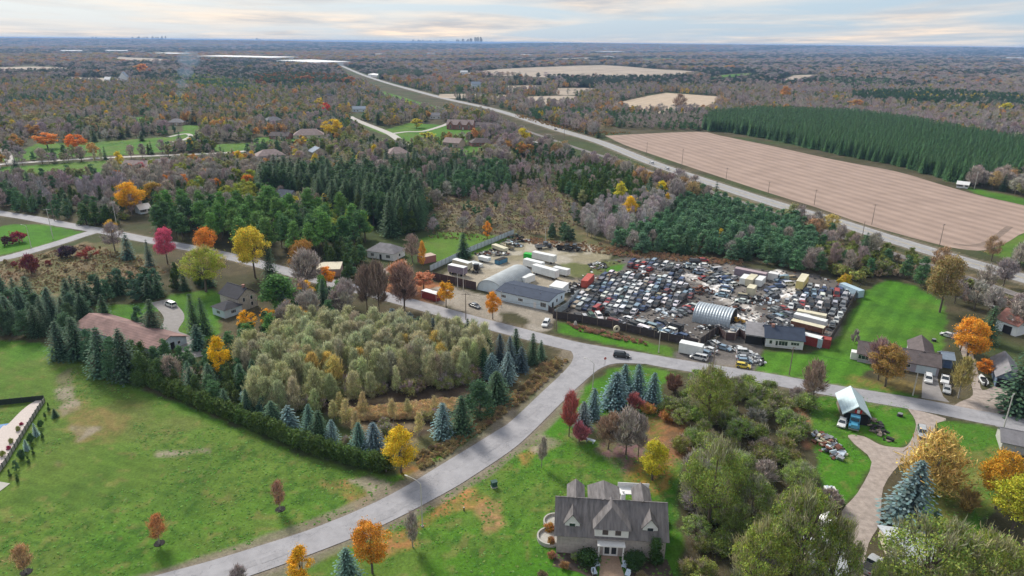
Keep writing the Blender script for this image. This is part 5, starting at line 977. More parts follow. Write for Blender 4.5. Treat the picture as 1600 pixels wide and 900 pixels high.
house('long_barn', 'very long barn with a faded brown roof and pale blue gable', (243, 557), (float(_pb[0]), float(_pb[1])), (_c - _a).length, 2.4, 2.0, 'y', W_BLUEWHITE, mat('faded_brown_roof', (.22, .135, .125), .85, noise=.4, nscale=.25, detail=9, stripes=('x', .8, .015)), [('f', .3, .8, 1.0, 1.0), ('f', .75, .8, 1.0, 1.0)], [('f', .55, 1.3, 2.1, DARK)], ov=.5, cat='barn', land='the long brown barn')
house('stone_house', 'tall stone farmhouse with a dark roof among the conifers', (346, 479), (374, 488), (402, 477), 5.0, 2.6, 'x', mat('wall_fieldstone', (.46, .42, .37), .95, noise=.4, nscale=2.5, detail=9), ROOF_DARK, [('r', .3, 3.0, 1.0, 1.5), ('r', .7, 3.0, 1.0, 1.5), ('r', .7, .8, 1.0, 1.5)], chim=(.85, .5, .7), cat='house', land='the stone house')
house('house_wing', 'low pale wing with a dark hip roof beside the stone house', (333, 491), (352, 498), (372, 487), 2.8, 1.6, 'h', W_BLUE, ROOF_DARK, [('f', .5, 1.0, 1.8, 1.1), ('r', .5, 1.0, 1.8, 1.1)], cat='annex')
house('bungalow', 'white bungalow with a grey hip roof below the dark spruces', (574, 402), (616, 408), (631, 399), 3.0, 2.8, 'h', W_WHITE, ROOF_GREY, [('f', .2, .9, 1.6, 1.3), ('f', .78, .9, 2.0, 1.4), ('r', .5, .9, 1.2, 1.2)], [('f', .5, 1.0, 2.1, DARK)], land='the white bungalow', vents=2)
house('pink_outbuilding', 'low pinkish outbuilding behind the orange tree on the road', (494, 433), (532, 432), 8, 3.0, .4, 's', mat('wall_pink', (.46, .33, .31), .9), W_CREAM, ov=.1, cat='outbuilding', land='the pink outbuilding')
SUB = [('family_house', 'sprawling house with a pale tan hip roof on a green lawn', (459, 217), (506, 216), 15, 3.0, 5.0, 'h', W_CREAM, ROOF_TAN, 'the tan roofed house'), ('family_house', 'dark brick house with two white garage doors', (421, 217), (450, 218), 10, 3.0, 3, 'x', W_BRICK, ROOF_BROWN, None),
 ('family_house', 'grey roofed house above the dark brick house', (419, 194), (443, 192), 12, 3.0, 4.0, 'h', W_TAN, ROOF_GREY, None), ('brick_mansion', 'large red brick house with steep gables above the curving suburb road', (698, 202), (739, 203), 13, 5.0, 4.5, 'x', W_BRICK, ROOF_TAN, 'the large red brick house'),
 ('family_house', 'low dark house next to the large red brick house', (742, 199), (777, 200), 10, 2.8, 2.4, 'x', W_MAUVE, ROOF_BROWN, None), ('family_house', 'tan gabled house among bare trees beside the dark brown roof', (692, 229), (717, 231), 11, 4.0, 3.4, 'x', W_TAN, ROOF_TAN, None),
 ('family_house', 'dark brown roofed house near the pale shed', (737, 229), (771, 228), 12, 3.0, 3.4, 'h', W_BRICK, ROOF_BROWN, 'the dark brown roofed house'), ('family_house', 'pinkish tan house with a broad hip roof above the spruce wood', (608, 247), (641, 245), 14, 3.0, 4.2, 'h', W_CREAM, ROOF_TAN, 'the pinkish tan house'),
 ('family_house', 'small ochre walled house with a blue-grey gable roof', (489, 246), (513, 244), 11, 4.0, 3.0, 'y', W_CREAM, ROOF_BLUEGREY, 'the ochre walled house'), ('family_house', 'wide tan roofed house behind the ochre walled house', (403, 251), (446, 248), 13, 3.0, 4.0, 'h', W_MAUVE, ROOF_TAN, 'the wide tan roofed house'),
 ('family_house', 'red brick house with two gables below the pale local road', (190, 267), (232, 268), 12, 3.0, 3.6, 'x', W_BRICK, ROOF_TAN, 'the red brick house'), ('glasshouse', 'long grey-green low building beside the red brick house', (233, 259), (269, 259), 8, 2.6, 1.6, 'x', W_CREAM, ROOF_GREY, None),
 ('family_house', 'blue-grey house at the head of the suburb road', (551, 175), (571, 175), 10, 4.0, 3.0, 'x', W_BLUE, ROOF_BLUEGREY, 'the blue-grey house'), ('garage', 'pale roofed garage under the big gold tree', (220, 335), (237, 332), 6, 2.6, 2.0, 'x', W_BLUE, ROOF_WHITE, 'the pale roofed garage'),
 ('family_house', 'slate roofed house deep in the white pines', (430, 318), (452, 321), 9, 4.5, 3.0, 'x', W_MAUVE, ROOF_NAVY, None), ('pale_shed', 'small shed with a bright white flat roof above the rough meadow', (822, 229), (840, 227), 9, 2.6, .4, 's', W_WHITE, ROOF_WHITE, 'the bright white flat shed'),
 ('farm_house', 'white farmhouse beyond the row of evergreens', (720, 116), (731, 116), 12, 6, 4, 'x', W_WHITE, ROOF_WHITE, 'the white farmhouse'), ('farm_house', 'blue-grey farmhouse beside the far highway', (737, 137), (751, 137), 12, 7, 4.5, 'x', W_BLUE, ROOF_BLUEGREY, 'the far blue-grey farmhouse'),
 ('roadside_building', 'long low white building alongside the far highway', (575, 119), (589, 121), 30, 5, 2, 'x', W_WHITE, ROOF_WHITE, 'the low white roadside building'), ('church', 'small white chapel with a steep roof on a pale forecourt', (187, 127), (199, 127), 14, 9, 10, 'y', W_WHITE, ROOF_BLUEGREY, 'the white chapel'),
 ('family_house', 'white walled house behind the spruces on the suburb lawn', (672, 186), (688, 186), 10, 4, 3, 'x', W_WHITE, ROOF_GREY, None), ('family_house', 'dark roofed house at the far edge of the suburb', (505, 154), (521, 154), 12, 4, 3.5, 'h', W_TAN, ROOF_DARK, None),
 ('family_house', 'grey roofed house lost in the mauve wood above the court', (262, 196), (285, 196), 12, 3, 3.5, 'h', W_TAN, ROOF_GREY, 'the grey roofed house by the court'), ('farm_shed', 'white shed beside the green corner of the stubble field', (1494, 293), (1512, 295), 6, 2.5, 1.5, 'x', W_WHITE, ROOF_WHITE, 'the white field shed'),
 ('family_house', 'pale house beside the chapel', (163, 129), (172, 129), 16, 6, 5, 'x', W_WHITE, ROOF_WHITE, None)]
for nm, lb, A_, B_, dp, wh_, rh_, st_, wl_, rf_, ld_ in SUB:
    NOGO_HOUSE.append(GP([(A_[0] - 2, A_[1] - 3), (B_[0] + 2, B_[1] - 3), (B_[0] + 2, B_[1] + (11 if B_[1] > 160 else 5)), (A_[0] - 2, A_[1] + (11 if A_[1] > 160 else 5))]))
    rt, L_, D_ = house(nm, lb, A_, B_, dp, wh_, rh_, st_, wl_, rf_, [('f', u, .9, L_w, 1.4) for u, L_w in ((.15, 1.8), (.4, 1.8), (.85, 1.8))], [('f', .62, 2.6 if 'garage' in lb else 1.4, 2.2, TRIM)], land=ld_, chim=(.7, .5, .8) if 'brick' in lb else None, cat='house' if 'house' in lb else 'building')
    if nm == 'brick_mansion':
        for u in (.15, .5, .85): dormer(rt, L_ * u, 4.5, -.8, 5, 0, 5.2, 3.2, W_BRICK, ROOF_TAN, 1)
for i, (A_, B_, dp, h_, tx) in enumerate((((308, 92), (424, 95), 170, 13, 'vast white warehouse behind the dark tree row'), ((432, 99), (489, 103), 150, 12, 'second white warehouse next to the vast one'), ((168, 82), (201, 82), 120, 12, 'white factory beyond the chapel'), ((234, 86), (272, 87), 120, 11, 'white factory between the chapel and the vast warehouse'), ((95, 82), (130, 82), 120, 11, 'pale factory on the far plain before the skyline'),
      ((943, 83), (976, 83), 120, 14, 'pale long building on the ridge above the rolling fields'), ((820, 88), (832, 88), 60, 10, 'small pale block in the far woods beyond the rolling fields'), ((1570, 92), (1604, 93), 60, 11, 'white building in the far woods at the photo edge'), ((1292, 82), (1310, 82), 90, 14, 'pale building on the far ridge above the plantation'), ((672, 86), (680, 86), 50, 12, 'tiny white block in the blue woods below the towers'), ((590, 87), (597, 87), 50, 10, 'tiny pale block in the blue woods beyond the highway'), ((945, 91), (960, 91), 50, 10, 'pale barn below the ridge building'))):
    house('warehouse', tx, A_, B_, dp, h_, 1.0, 's', W_WHITE, ROOF_WHITE, ov=.2, cat='building', clear=True)
# towers of the city on the horizon
TW = mat('city_tower', (0.55, 0.60, 0.68), .7, noise=.1, nscale=.01); k = 0  # pale blue: distance haze is mixed into the tower colour itself
for x0, x1, n, hm_ in ((640, 690, 14, 150), (690, 700, 3, 170), (712, 736, 9, 230), (738, 752, 5, 300), (205, 240, 9, 170), (244, 268, 6, 220), (405, 412, 2, 200), (150, 190, 5, 130)):
    for j in range(n):
        px = x0 + (x1 - x0) * (j + random.random() * .8) / n; d = 26500 + random.random() * 3000; x = (px - 800) / FPX * d * .96; h = hm_ * random.uniform(.3, .8) + 40; w_ = random.uniform(38, 75)
        mb = MB(); mb.box(-w_ / 2, -w_ / 2, 0, w_ / 2, w_ / 2, h * .86); mb.box(-w_ / 3, -w_ / 3, h * .86, w_ / 3, w_ / 3, h); o = mb.build('city_tower', TW, loc=(x, d, 0), rz=random.random()); k += 1
        tag(o, 'faint skyline tower, ' + ordinal(j + 1) + ' from left ' + {640: 'in the low cluster above the highway', 690: 'in the gap before the tall cluster', 712: 'in the tall cluster', 738: 'at the end of the tall cluster', 205: 'in the cluster above the white factories', 244: 'beside the cluster above the white factories', 405: 'of the lone pair', 150: 'at the outer edge of the skyline'}[x0], 'tower', 'towers of the far city skyline, ' + ('dense' if 640 <= px < 700 else 'tall' if px > 700 else 'small'))
# --- fences and walls
fence('black_board_fence', 'long black board fence between the scrapped cars and the grass verge', [(864, 497), (910, 504), (957, 513), (1022, 528), (1090, 542)], 2.5, WOODF, 4.5)
fence('black_board_fence', 'short black board fence turning in towards the yard gate', [(1093, 541), (1122, 521)], 2.7, WOODF, 3)
fence('board_gate', 'folded brown board gates between the black fence and open shed', [(1122, 522), (1133, 531), (1148, 532), (1154, 525), (1164, 531)], 2.5, BROWNF, 3, cat='gate')
fence('side_board_fence', 'dark board fence along the mown lawn side of the scrap yard', [(1293, 541), (1318, 500), (1343, 452)], 2.4, WOODF, 3.5)
fence('brown_board_fence', 'tall brown board fence in front of the truck yard', [(676, 437), (712, 445), (744, 453)], 3.0, BROWNF, 4)
fence('pale_metal_fence', 'pale blue metal fence along the edge of the small lawn', [(672, 424), (735, 394), (803, 366)], 2.4, mat('pale_blue_sheet', (.52, .60, .66), .6, .1, noise=.15, nscale=.5, stripes=('x', .3, .02)), 2.8, STEEL, rails=True)
fence('pale_metal_fence', 'pale grey metal fence between workshop and scrapped cars', [(866, 494), (886, 482), (905, 461)], 2.3, mat('pale_grey_sheet', (.34, .40, .42), .6, .1, stripes=('x', .3, .02)), 3, STEEL)
fence('black_board_fence', 'little black board fence at the corner of the pale blue workshop', [(857, 487), (866, 492)], 2.2, WOODF, 3)
fence('back_post_fence', 'line of thin posts and wire behind the truck yard', [(820, 378), (860, 384), (930, 396), (985, 405)], 1.2, mat('wire_mesh', (.30, .27, .24), .8), 4, POSTW, t=.01, gap=1.15)
# garden with terrace at the lower corner
fence('garden_fence', 'black mesh fence between two lawns in the lower corner', [(-60, 634), (0, 633), (70, 626)], 1.5, mat('black_mesh', (.022, .035, .026), .7), 2.5, MATS['black_rail'], t=.02)
tw = GP([(-60, 745), (0, 672), (12, 665), (35, 642), (55, 628), (70, 624)]); te = GP([(70, 627), (60, 640), (40, 672), (10, 722), (-40, 790)])
poly_sheet('terrace', spline(tw, 4) + spline(te, 4), .25, mat('terrace_stone', (.52, .46, .43), .9, noise=.14, nscale=3, detail=8))
fence('terrace_wall', 'low stone wall with black railing along the garden terrace', [(70, 628), (60, 642), (40, 674), (10, 724), (-40, 792)], 1.2, mat('wall_blocks', (.36, .34, .34), .9, noise=.2, nscale=3), 1.8, MATS['black_rail'], cat='wall')
poly_sheet('pool_water', GP([(-60, 672), (0, 664), (14, 662), (0, 676), (-60, 720)]), .12, mat('pool', (.12, .24, .45), .1, spec=.6, noise=.05)); poly_sheet('paved_corner', GP([(-60, 752), (0, 753), (16, 756), (0, 768), (-60, 800)]), .10, TERR)
# ------------------------------------------------------------------ vehicles
PAINT = paint_mat('vehicle_paint', .35, .15, .25); DULL = paint_mat('dull_paint', .6, .0, .4, 0.1); TYRE = mat('tyre_rubber', (.02, .02, .022), .85); HUB = mat('wheel_hub', (.35, .36, .38), .4, .6); LAMP = mat('lamp_lens', (.75, .75, .72), .2); TAIL = mat('tail_lens', (.35, .02, .02), .3); UNDER = mat('underbody', (.03, .03, .03), .9)
CT = {  # length, width, height, shoulder, cabin (rear foot, rear top, front top, front foot), hood height, tail height
 'sedan': (4.7, 1.82, 1.45, .92, -1.95, -1.15, .55, 1.25, .88, .98), 'hatchback': (4.1, 1.76, 1.5, .93, -2.0, -1.65, .45, 1.15, .90, .95), 'suv': (4.75, 1.9, 1.75, 1.08, -2.3, -2.05, .60, 1.25, 1.05, 1.1),
 'minivan': (5.0, 1.98, 1.8, 1.05, -2.42, -2.2, .95, 1.85, .98, 1.1), 'pickup': (5.6, 1.98, 1.85, 1.12, -.55, -.4, .75, 1.35, 1.12, 1.05), 'van': (5.5, 2.05, 2.4, 1.25, -2.7, -2.65, 1.35, 2.0, 1.2, 1.3)}
def car_pieces(kind, wheels=True, hood=True):
    L, Wd, H, S, c0, c1, c2, c3, hh, th = CT[kind]; h = Wd / 2; body = MB(); g = .28
    prof = [(-L / 2 + .05, g), (-L / 2, .55), (-L / 2 + .04, th - .06), (-L / 2 + .2, th), (c0, S), (c3, S), (c3 + .1, hh), (L / 2 - .35, hh - .14), (L / 2 - .05, hh - .3), (L / 2, .5), (L / 2 - .08, g)]
    n = len(prof); V = []
    for y, k, dz in ((-h + .07, .985, 0), (-h, 1, -.03), (h, 1, -.03), (h - .07, .985, 0)): pass
    for y in (-h, -h + .12, h - .12, h):
        edge = abs(y) == h
        for x, z in prof: V.append((x * (.985 if edge else 1), y, z - (.05 if edge and z > .6 else 0)))
    F_ = [tuple(range(n - 1, -1, -1)), tuple(3 * n + i for i in range(n))]
    for s in range(3):
        for i in range(n): j = (i + 1) % n; F_.append((s * n + i, s * n + j, (s + 1) * n + j, (s + 1) * n + i))
    body._add(V, F_, 0)
    if kind == 'pickup': body.box(-L / 2 + .12, -h + .12, S + .005 - .0, c0 - .08, h - .12, S + .03, 2)
    ins = .16; wy = h - .06; ry = h - ins - .08
    roof = MB(); roof._add([(c1, -ry, H - .06), (c2, -ry, H - .06), (c2, ry, H - .06), (c1, ry, H - .06), (c1 + .12, -ry + .1, H), (c2 - .15, -ry + .1, H - .01), (c2 - .15, ry - .1, H - .01), (c1 + .12, ry - .1, H)], [(0, 1, 5, 4), (1, 2, 6, 5), (2, 3, 7, 6), (3, 0, 4, 7), (4, 5, 6, 7), (3, 2, 1, 0)])
    glass = MB(); glass._add([(c0, -wy, S - .02), (c3, -wy, S - .02), (c3, wy, S - .02), (c0, wy, S - .02), (c1, -ry, H - .06), (c2, -ry, H - .06), (c2, ry, H - .06), (c1, ry, H - .06)], [(0, 1, 5, 4), (1, 2, 6, 5), (2, 3, 7, 6), (3, 0, 4, 7)])
    pil = []
    def bar(a, b, r=.05): pil.append((a, b, r))
    for s in (-1, 1):
        bar((c0, s * wy, S), (c1, s * ry, H - .04)); bar((c3, s * wy, S), (c2, s * ry, H - .04)); xm = (c0 + c3) / 2; xt = (c1 + c2) / 2; bar((xm, s * (wy + .01), S), (xt, s * (ry + .01), H - .04), .045)
        if kind in ('suv', 'minivan', 'van'): bar((c0 * .55, s * (wy + .01), S), (c1 * .55, s * (ry + .01), H - .04), .06)
        if kind == 'van': 
            body._add([(c0, s * (wy + .02), S - .02), (c0 * .2, s * (wy + .02), S - .02), (c1 * .2, s * (ry + .03), H - .06), (c1, s * (ry + .03), H - .06)], [(0, 1, 2, 3)] if s < 0 else [(3, 2, 1, 0)], 0)
    for a, b, r in pil: roof.tube(a, b, r, r, 4)
    wl = []
    for sx, sy in ((1, 1), (1, -1), (-1, 1), (-1, -1)):
        w = MB(); x = sx * L * .31; y = sy * (h - .11); r = .34 if kind not in ('pickup', 'van', 'suv') else .39
        w.tube((x, y - .12, r), (x, y + .12, r), r, r, 12, 0); w.tube((x, y + sy * .121, r), (x, y + sy * .13, r), r * .6, r * .6, 10, 1); wl.append(w)
        body.tube((x, sy * (h - .02), r + .01), (x, sy * (h + .004), r + .01), r * 1.2, r * 1.2, 12, 1)
    if not hood: body.box(c3 + .2, -h + .2, hh - .05, L / 2 - .4, h - .2, hh + .015, 1)
    return body, roof, glass, wl
CARM = {}
def car_meshes(kind, variant):
    key = (kind, variant)
    if key not in CARM:
        b, r, g, wl = car_pieces(kind, True, variant != 'nohood')
        if variant == 'full': CARM[key] = (b.mesh('body', [PAINT, UNDER, UNDER]), r.mesh('roof', [PAINT]), g.mesh('window', [GLASS]), [w.mesh('wheel', [TYRE, HUB]) for w in wl])
        else:
            o = len(b.v); b.v += r.v; b.f += [tuple(o + i for i in f) for f in r.f]; b.m += [0] * len(r.f)
            if variant != 'nowheels':
                for w in wl: o = len(b.v); b.v += w.v; b.f += [tuple(o + i for i in f) for f in w.f]; b.m += [2] * len(w.f)
            CARM[key] = (b.mesh('body', [DULL if variant != 'shiny' else PAINT, UNDER, TYRE]), None, g.mesh('window', [GLASS]), [])
    return CARM[key]
def car(x, y, rz, kind, tint, label, group=None, variant='full', name='parked_car', z=0.0, tilt=0.0):
    b, r, g, wl = car_meshes(kind, variant); root = empty(name, (x, y, z), rz); root.rotation_euler = (tilt, tilt * .6, rz); tag(root, label, {'suv': 'car', 'sedan': 'car', 'hatchback': 'car', 'minivan': 'van', 'pickup': 'pickup truck', 'van': 'van'}[kind], group)
    tint = [float(t) for t in tint]
    def ch(me, nm):
        o = bpy.data.objects.new(nm, me); link(o); o.parent = root; o['tint'] = tint; return o
    ch(b, 'body'); ch(g, 'window')
    if r: ch(r, 'roof')
    for w in wl: ch(w, 'wheel')
    if variant == 'full':
        L, Wd, H, S = CT[kind][:4]
        if 'h' + kind not in CARM:
            h1 = MB(); h1.box(L / 2 - .14, .45, .62, L / 2 + .02, .85, .8); h2 = MB(); h2.box(L / 2 - .14, -.85, .62, L / 2 + .02, -.45, .8); t1 = MB(); t1.box(-L / 2 - .02, .5, .72, -L / 2 + .1, .86, .9); t2 = MB(); t2.box(-L / 2 - .02, -.86, .72, -L / 2 + .1, -.5, .9)
            CARM['h' + kind] = [h1.mesh('headlight', LAMP), h2.mesh('headlight', LAMP), t1.mesh('tail_light', TAIL), t2.mesh('tail_light', TAIL)]
        for me in CARM['h' + kind]: ch(me, me.name.split('.')[0])
    return root
def ang_px(px, py, qx, qy):
    a = G(px, py); b = G(qx, qy); return math.atan2(b[1] - a[1], b[0] - a[0])
def car_px(p, toward, kind, tint, label, **kw):
    x, y = G(*p); return car(x, y, ang_px(*p, *toward), kind, tint, label, **kw)
WHT = (.72, .73, .74); BLK = (.02, .02, .024); SIL = (.42, .44, .46); GRY = (.16, .17, .19); DBL = (.03, .06, .16); REDC = (.35, .03, .03); YELC = (.75, .58, .06); BLUE = (.08, .35, .55); GRN = (.03, .09, .06); GOLDC = (.32, .27, .18); LBL = (.22, .32, .42); MAR = (.14, .03, .035)
CNM = {WHT: 'white', BLK: 'black', SIL: 'silver', GRY: 'grey', DBL: 'dark blue', REDC: 'red', GRN: 'dark green', GOLDC: 'beige', LBL: 'pale blue', MAR: 'maroon'}
car_px((971, 558), (1000, 561), 'suv', BLK, 'black car driving along the road past the street junction', name='moving_car')
car_px((853, 508), (848, 516), 'suv', WHT, 'white car leaving the gravel lot onto the road')
car_px((742, 480), (752, 484), 'sedan', GRY, 'dark grey car parked on the gravel lot by the workshop')
car_px((1092, 561), (1070, 556), 'minivan', WHT, 'white minivan nearest the road outside the scrap yard gate')
car_px((1100, 554), (1086, 549), 'hatchback', LBL, 'pale blue hatchback behind the white minivan'); car_px((1109, 549), (1093, 543), 'sedan', WHT, 'white sedan squeezed between pale blue cars outside the gate')
car_px((1116, 540), (1105, 533), 'suv', SIL, 'silver car with its nose to the short black fence'); car_px((1131, 546), (1141, 549), 'sedan', LBL, 'pale blue sedan parked just outside the folded gates')
car_px((1163, 553), (1176, 554), 'suv', WHT, 'white car topmost of four beside the white ranch house'); car_px((1162, 562), (1175, 563), 'sedan', SIL, 'silver sedan second of four beside the white ranch house')
car_px((1164, 567), (1177, 568), 'hatchback', LBL, 'pale blue hatchback third of four beside the white ranch house'); car_px((1161, 574), (1174, 576), 'hatchback', YELC, 'bright yellow hatchback at the roadside before the ranch house')
car_px((1450, 595), (1450, 606), 'suv', WHT, 'white car on the paved driveway of the long ranch house'); car_px((1476, 596), (1474, 609), 'pickup', WHT, 'white pickup beside the paved driveway'); car_px((1479, 611), (1478, 622), 'sedan', SIL, 'silver sedan parked in front of the white pickup')
car_px((267, 478), (255, 473), 'minivan', WHT, 'white van on the winding driveway above the long barn'); car_px((1440, 679), (1441, 686), 'suv', SIL, 'silver car on the gravel drive near the road'); car_px((1316, 663), (1313, 671), 'sedan', WHT, 'white sedan beside the blue truck at the barn')
car_px((868, 203), (880, 207), 'sedan', BLK, 'black car far up the highway', name='moving_car'); car_px((1018, 256), (1006, 252), 'suv', WHT, 'first of two white cars following on the highway', name='moving_car'); car_px((1042, 265), (1030, 260), 'suv', WHT, 'second of two white cars following on the highway', name='moving_car')
car_px((1326, 868), (1330, 878), 'suv', BLK, 'black car half under the olive trees by the gravel drive'); car_px((1361, 886), (1366, 880), 'pickup', SIL, 'pale pickup under the olive trees across the gravel drive')
car_px((1480, 526), (1473, 524), 'hatchback', WHT, 'white hatchback on the lawn edge beside the orange tree'); car_px((1426, 574), (1420, 572), 'hatchback', WHT, 'white car tucked behind the long ranch house')
# --- the blue truck, trailers, containers, skips
def box_on(name, label, cat, p, toward, L, Wd, z0, H, m, wheels=0, parts=(), group=None, doors=True):
    """boxy body centred on pixel p, its long side towards `toward`"""
    x, y = G(*p); rt = empty(name, (x, y, 0), ang_px(*p, *toward)); tag(rt, label, cat, group); b = MB(); b.box(-L / 2, -Wd / 2, z0, L / 2, Wd / 2, z0 + H); b.build('body', m, rt)
    f = MB()
    for sx in (-1, 1):
        for sy in (-1, 1): f.box(sx * L / 2 - .08 * (sx > 0) - .0, sy * Wd / 2 - .06, z0 - .01, sx * L / 2 + .08 * (sx < 0) + .0, sy * Wd / 2 + .06, z0 + H + .01)
    f.box(-L / 2 - .03, -Wd / 2 - .03, z0 + H + .002, L / 2 + .03, Wd / 2 + .03, z0 + H + .09); f.build('roof_panel', m if not parts else parts[0], rt)
    if doors:
        for s in (-1, 1): d = MB(); d.box(L / 2 + .004, s * Wd / 4 - Wd / 4 + .05, z0 + .1, L / 2 + .06, s * Wd / 4 + Wd / 4 - .05, z0 + H - .1); d.build('door', m, rt)
    for k in range(wheels):
        for s in (-1, 1):
            w = MB(); xx = -L / 2 + 1.0 + (k % 2) * 1.1 if k < 2 else L / 2 - 1.2; w.tube((xx, s * (Wd / 2 - .25), .45), (xx, s * (Wd / 2 - .02), .45), .45, .45, 12); w.build('wheel', TYRE, rt)
    return rt
CRED = mat('container_red', (.50, .10, .075), .6, noise=.2, nscale=.8, stripes=('x', .28, .04)); CWHT = mat('trailer_white', (.70, .72, .72), .55, noise=.12, nscale=.5, stripes=('x', 1.2, .008)); CCRM = mat('trailer_cream', (.60, .56, .42), .65, noise=.18, nscale=.5); CPUR = mat('trailer_mauve', (.24, .20, .25), .65, noise=.2); CGRN = mat('skip_green', (.03, .42, .05), .55); CBLU = mat('skip_blue', (.07, .20, .32), .6, noise=.2); CPB = mat('container_pale_blue', (.42, .56, .66), .6, noise=.15, stripes=('x', .28, .03)); RUSTM = mat('rusty_iron', (.17, .075, .05), .85, noise=.4, nscale=1.2)
CYEL = mat('trailer_yellow', (.66, .56, .22), .6, noise=.12, nscale=.6); DRED = mat('shed_red', (.26, .045, .04), .75, noise=.2)
box_on('shipping_container', 'bright red shipping container between truck yard and scrapped cars', 'container', (918, 444), (925, 436), 9, 2.5, .1, 2.6, CRED)
box_on('shipping_container', 'dark red container with a white roof by the golden tree on the lot', 'container', (674, 467), (681, 469), 7.0, 2.6, .1, 2.6, DRED, 0, (ROOF_WHITE,))
box_on('red_shed', 'faded red shed behind the pale metal fence', 'shed', (667, 409), (676, 407), 6.5, 4, 0, 2.8, mat('faded_red', (.34, .14, .12), .8), 0, (W_TAN,))
box_on('box_trailer', 'mauve box trailer just inside the brown board fence', 'trailer', (715, 429), (729, 432), 7.5, 2.5, .9, 2.7, CPUR, 3, (CWHT,)); box_on('box_trailer', 'cream box trailer behind the mauve trailer', 'trailer', (722, 420), (736, 424), 8.5, 2.5, .9, 2.4, CCRM, 3, (CWHT,))
box_on('flat_load', 'stack of pale green sheets beside the pale metal fence', 'stack', (724, 412), (735, 415), 7, 3.4, 0, .9, mat('pale_green_sheets', (.42, .52, .45), .7)); box_on('flat_load', 'stack of white sheets behind the cream box trailer', 'stack', (743, 415), (751, 418), 6, 3, 0, 1.1, CWHT)
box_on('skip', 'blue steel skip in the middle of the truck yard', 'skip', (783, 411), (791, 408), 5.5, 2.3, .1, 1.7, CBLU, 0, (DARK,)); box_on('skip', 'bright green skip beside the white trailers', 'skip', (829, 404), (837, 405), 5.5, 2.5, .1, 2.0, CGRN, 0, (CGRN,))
box_on('box_trailer', 'white box trailer furthest back beside the green skip', 'trailer', (850, 409), (864, 412), 10.5, 2.5, .9, 2.6, CWHT, 3); box_on('box_trailer', 'white box trailer with a dark open end behind the arched shed', 'trailer', (834, 420), (846, 423), 9, 2.5, .9, 2.5, CWHT, 3)
box_on('box_trailer', 'long white box trailer nearest the workshop side of the truck yard', 'trailer', (852, 432), (866, 436), 11.5, 2.5, .9, 2.8, CWHT, 3); box_on('box_trailer', 'white trailer body with black end beside the grass', 'trailer', (877, 430), (886, 432), 6.5, 2.5, .7, 2.2, CWHT, 3, (CWHT,))
box_on('shipping_container', 'small white container tight against the arched shed', 'container', (824, 441), (832, 438), 6, 2.4, .1, 2.5, CWHT); box_on('box_trailer', 'tan flat trailer with a dark load near the pale fence', 'trailer', (781, 392), (792, 396), 8.5, 2.5, .8, 1.3, CCRM, 3); box_on('box_trailer', 'pale short trailer above the blue skip', 'trailer', (757, 409), (765, 411), 5, 2.3, .7, 1.4, CWHT, 2)
box_on('box_trailer', 'white box body standing outside the black fence at the road', 'trailer', (1079, 553), (1093, 556), 6.6, 2.6, .3, 3.0, CWHT, 0, group=None)
box_on('box_trailer', 'tall yellow box trailer with a dark open end among the wrecks', 'trailer', (1252, 449), (1259, 439), 10.5, 2.6, 1.0, 2.8, CYEL, 3, (CCRM,)); box_on('shipping_container', 'long mauve container at the back of the scrap yard', 'container', (1172, 433), (1192, 437), 12, 2.5, .1, 2.6, CPUR, 0, (mat('lid_pink', (.38, .30, .33), .7),)); box_on('box_trailer', 'pale van body second in the back row of boxes', 'trailer', (1163, 443), (1169, 437), 6, 2.4, .5, 2.3, CWHT, 2)
box_on('box_trailer', 'cream box body third in the back row of boxes', 'trailer', (1173, 445), (1179, 439), 7.5, 2.5, .5, 2.6, CCRM, 2); box_on('box_trailer', 'white box body fourth in the back row of boxes', 'trailer', (1187, 446), (1192, 441), 6, 2.4, .5, 2.4, CWHT, 2); box_on('storage_tank', 'rounded white tank beside the long mauve container', 'tank', (1208, 437), (1213, 438), 3.6, 2.6, .1, 2.6, ROOF_WHITE, 0)
box_on('box_trailer', 'cream cube body in front of the back row of boxes', 'trailer', (1173, 462), (1177, 457), 4.6, 2.6, .5, 3.0, CCRM, 2); box_on('shipping_container', 'pale blue container in the far corner of the scrap yard', 'container', (1329, 459), (1341, 464), 9, 2.6, .1, 2.6, CPB, 0, (CPB,))
box_on('bus_body', 'topmost of three long pale trailers beside the board fence', 'trailer', (1267, 497), (1282, 500), 9, 2.3, .4, 1.6, CCRM, 2); box_on('bus_body', 'middle of three long pale trailers, with a ribbed white side', 'trailer', (1265, 506), (1281, 510), 10, 2.4, .5, 1.9, CWHT, 2); box_on('bus_body', 'lowest of three long trailers, rust red below a cream roof', 'trailer', (1261, 515), (1277, 519), 10, 2.4, .4, 1.7, RUSTM, 2, (CCRM,))
box_on('shipping_container', 'dark red container beside the white ranch house', 'container', (1268, 538), (1276, 540), 5.0, 2.6, 0, 2.8, DRED, 0, (CWHT,)); box_on('garden_shed', 'pale blue narrow shed between two red containers', 'shed', (1279, 541), (1282, 542), 2.0, 2.4, 0, 2.7, CPB); box_on('shipping_container', 'dark red container against the side board fence', 'container', (1287, 541), (1292, 542), 3.4, 2.6, 0, 2.7, DRED)
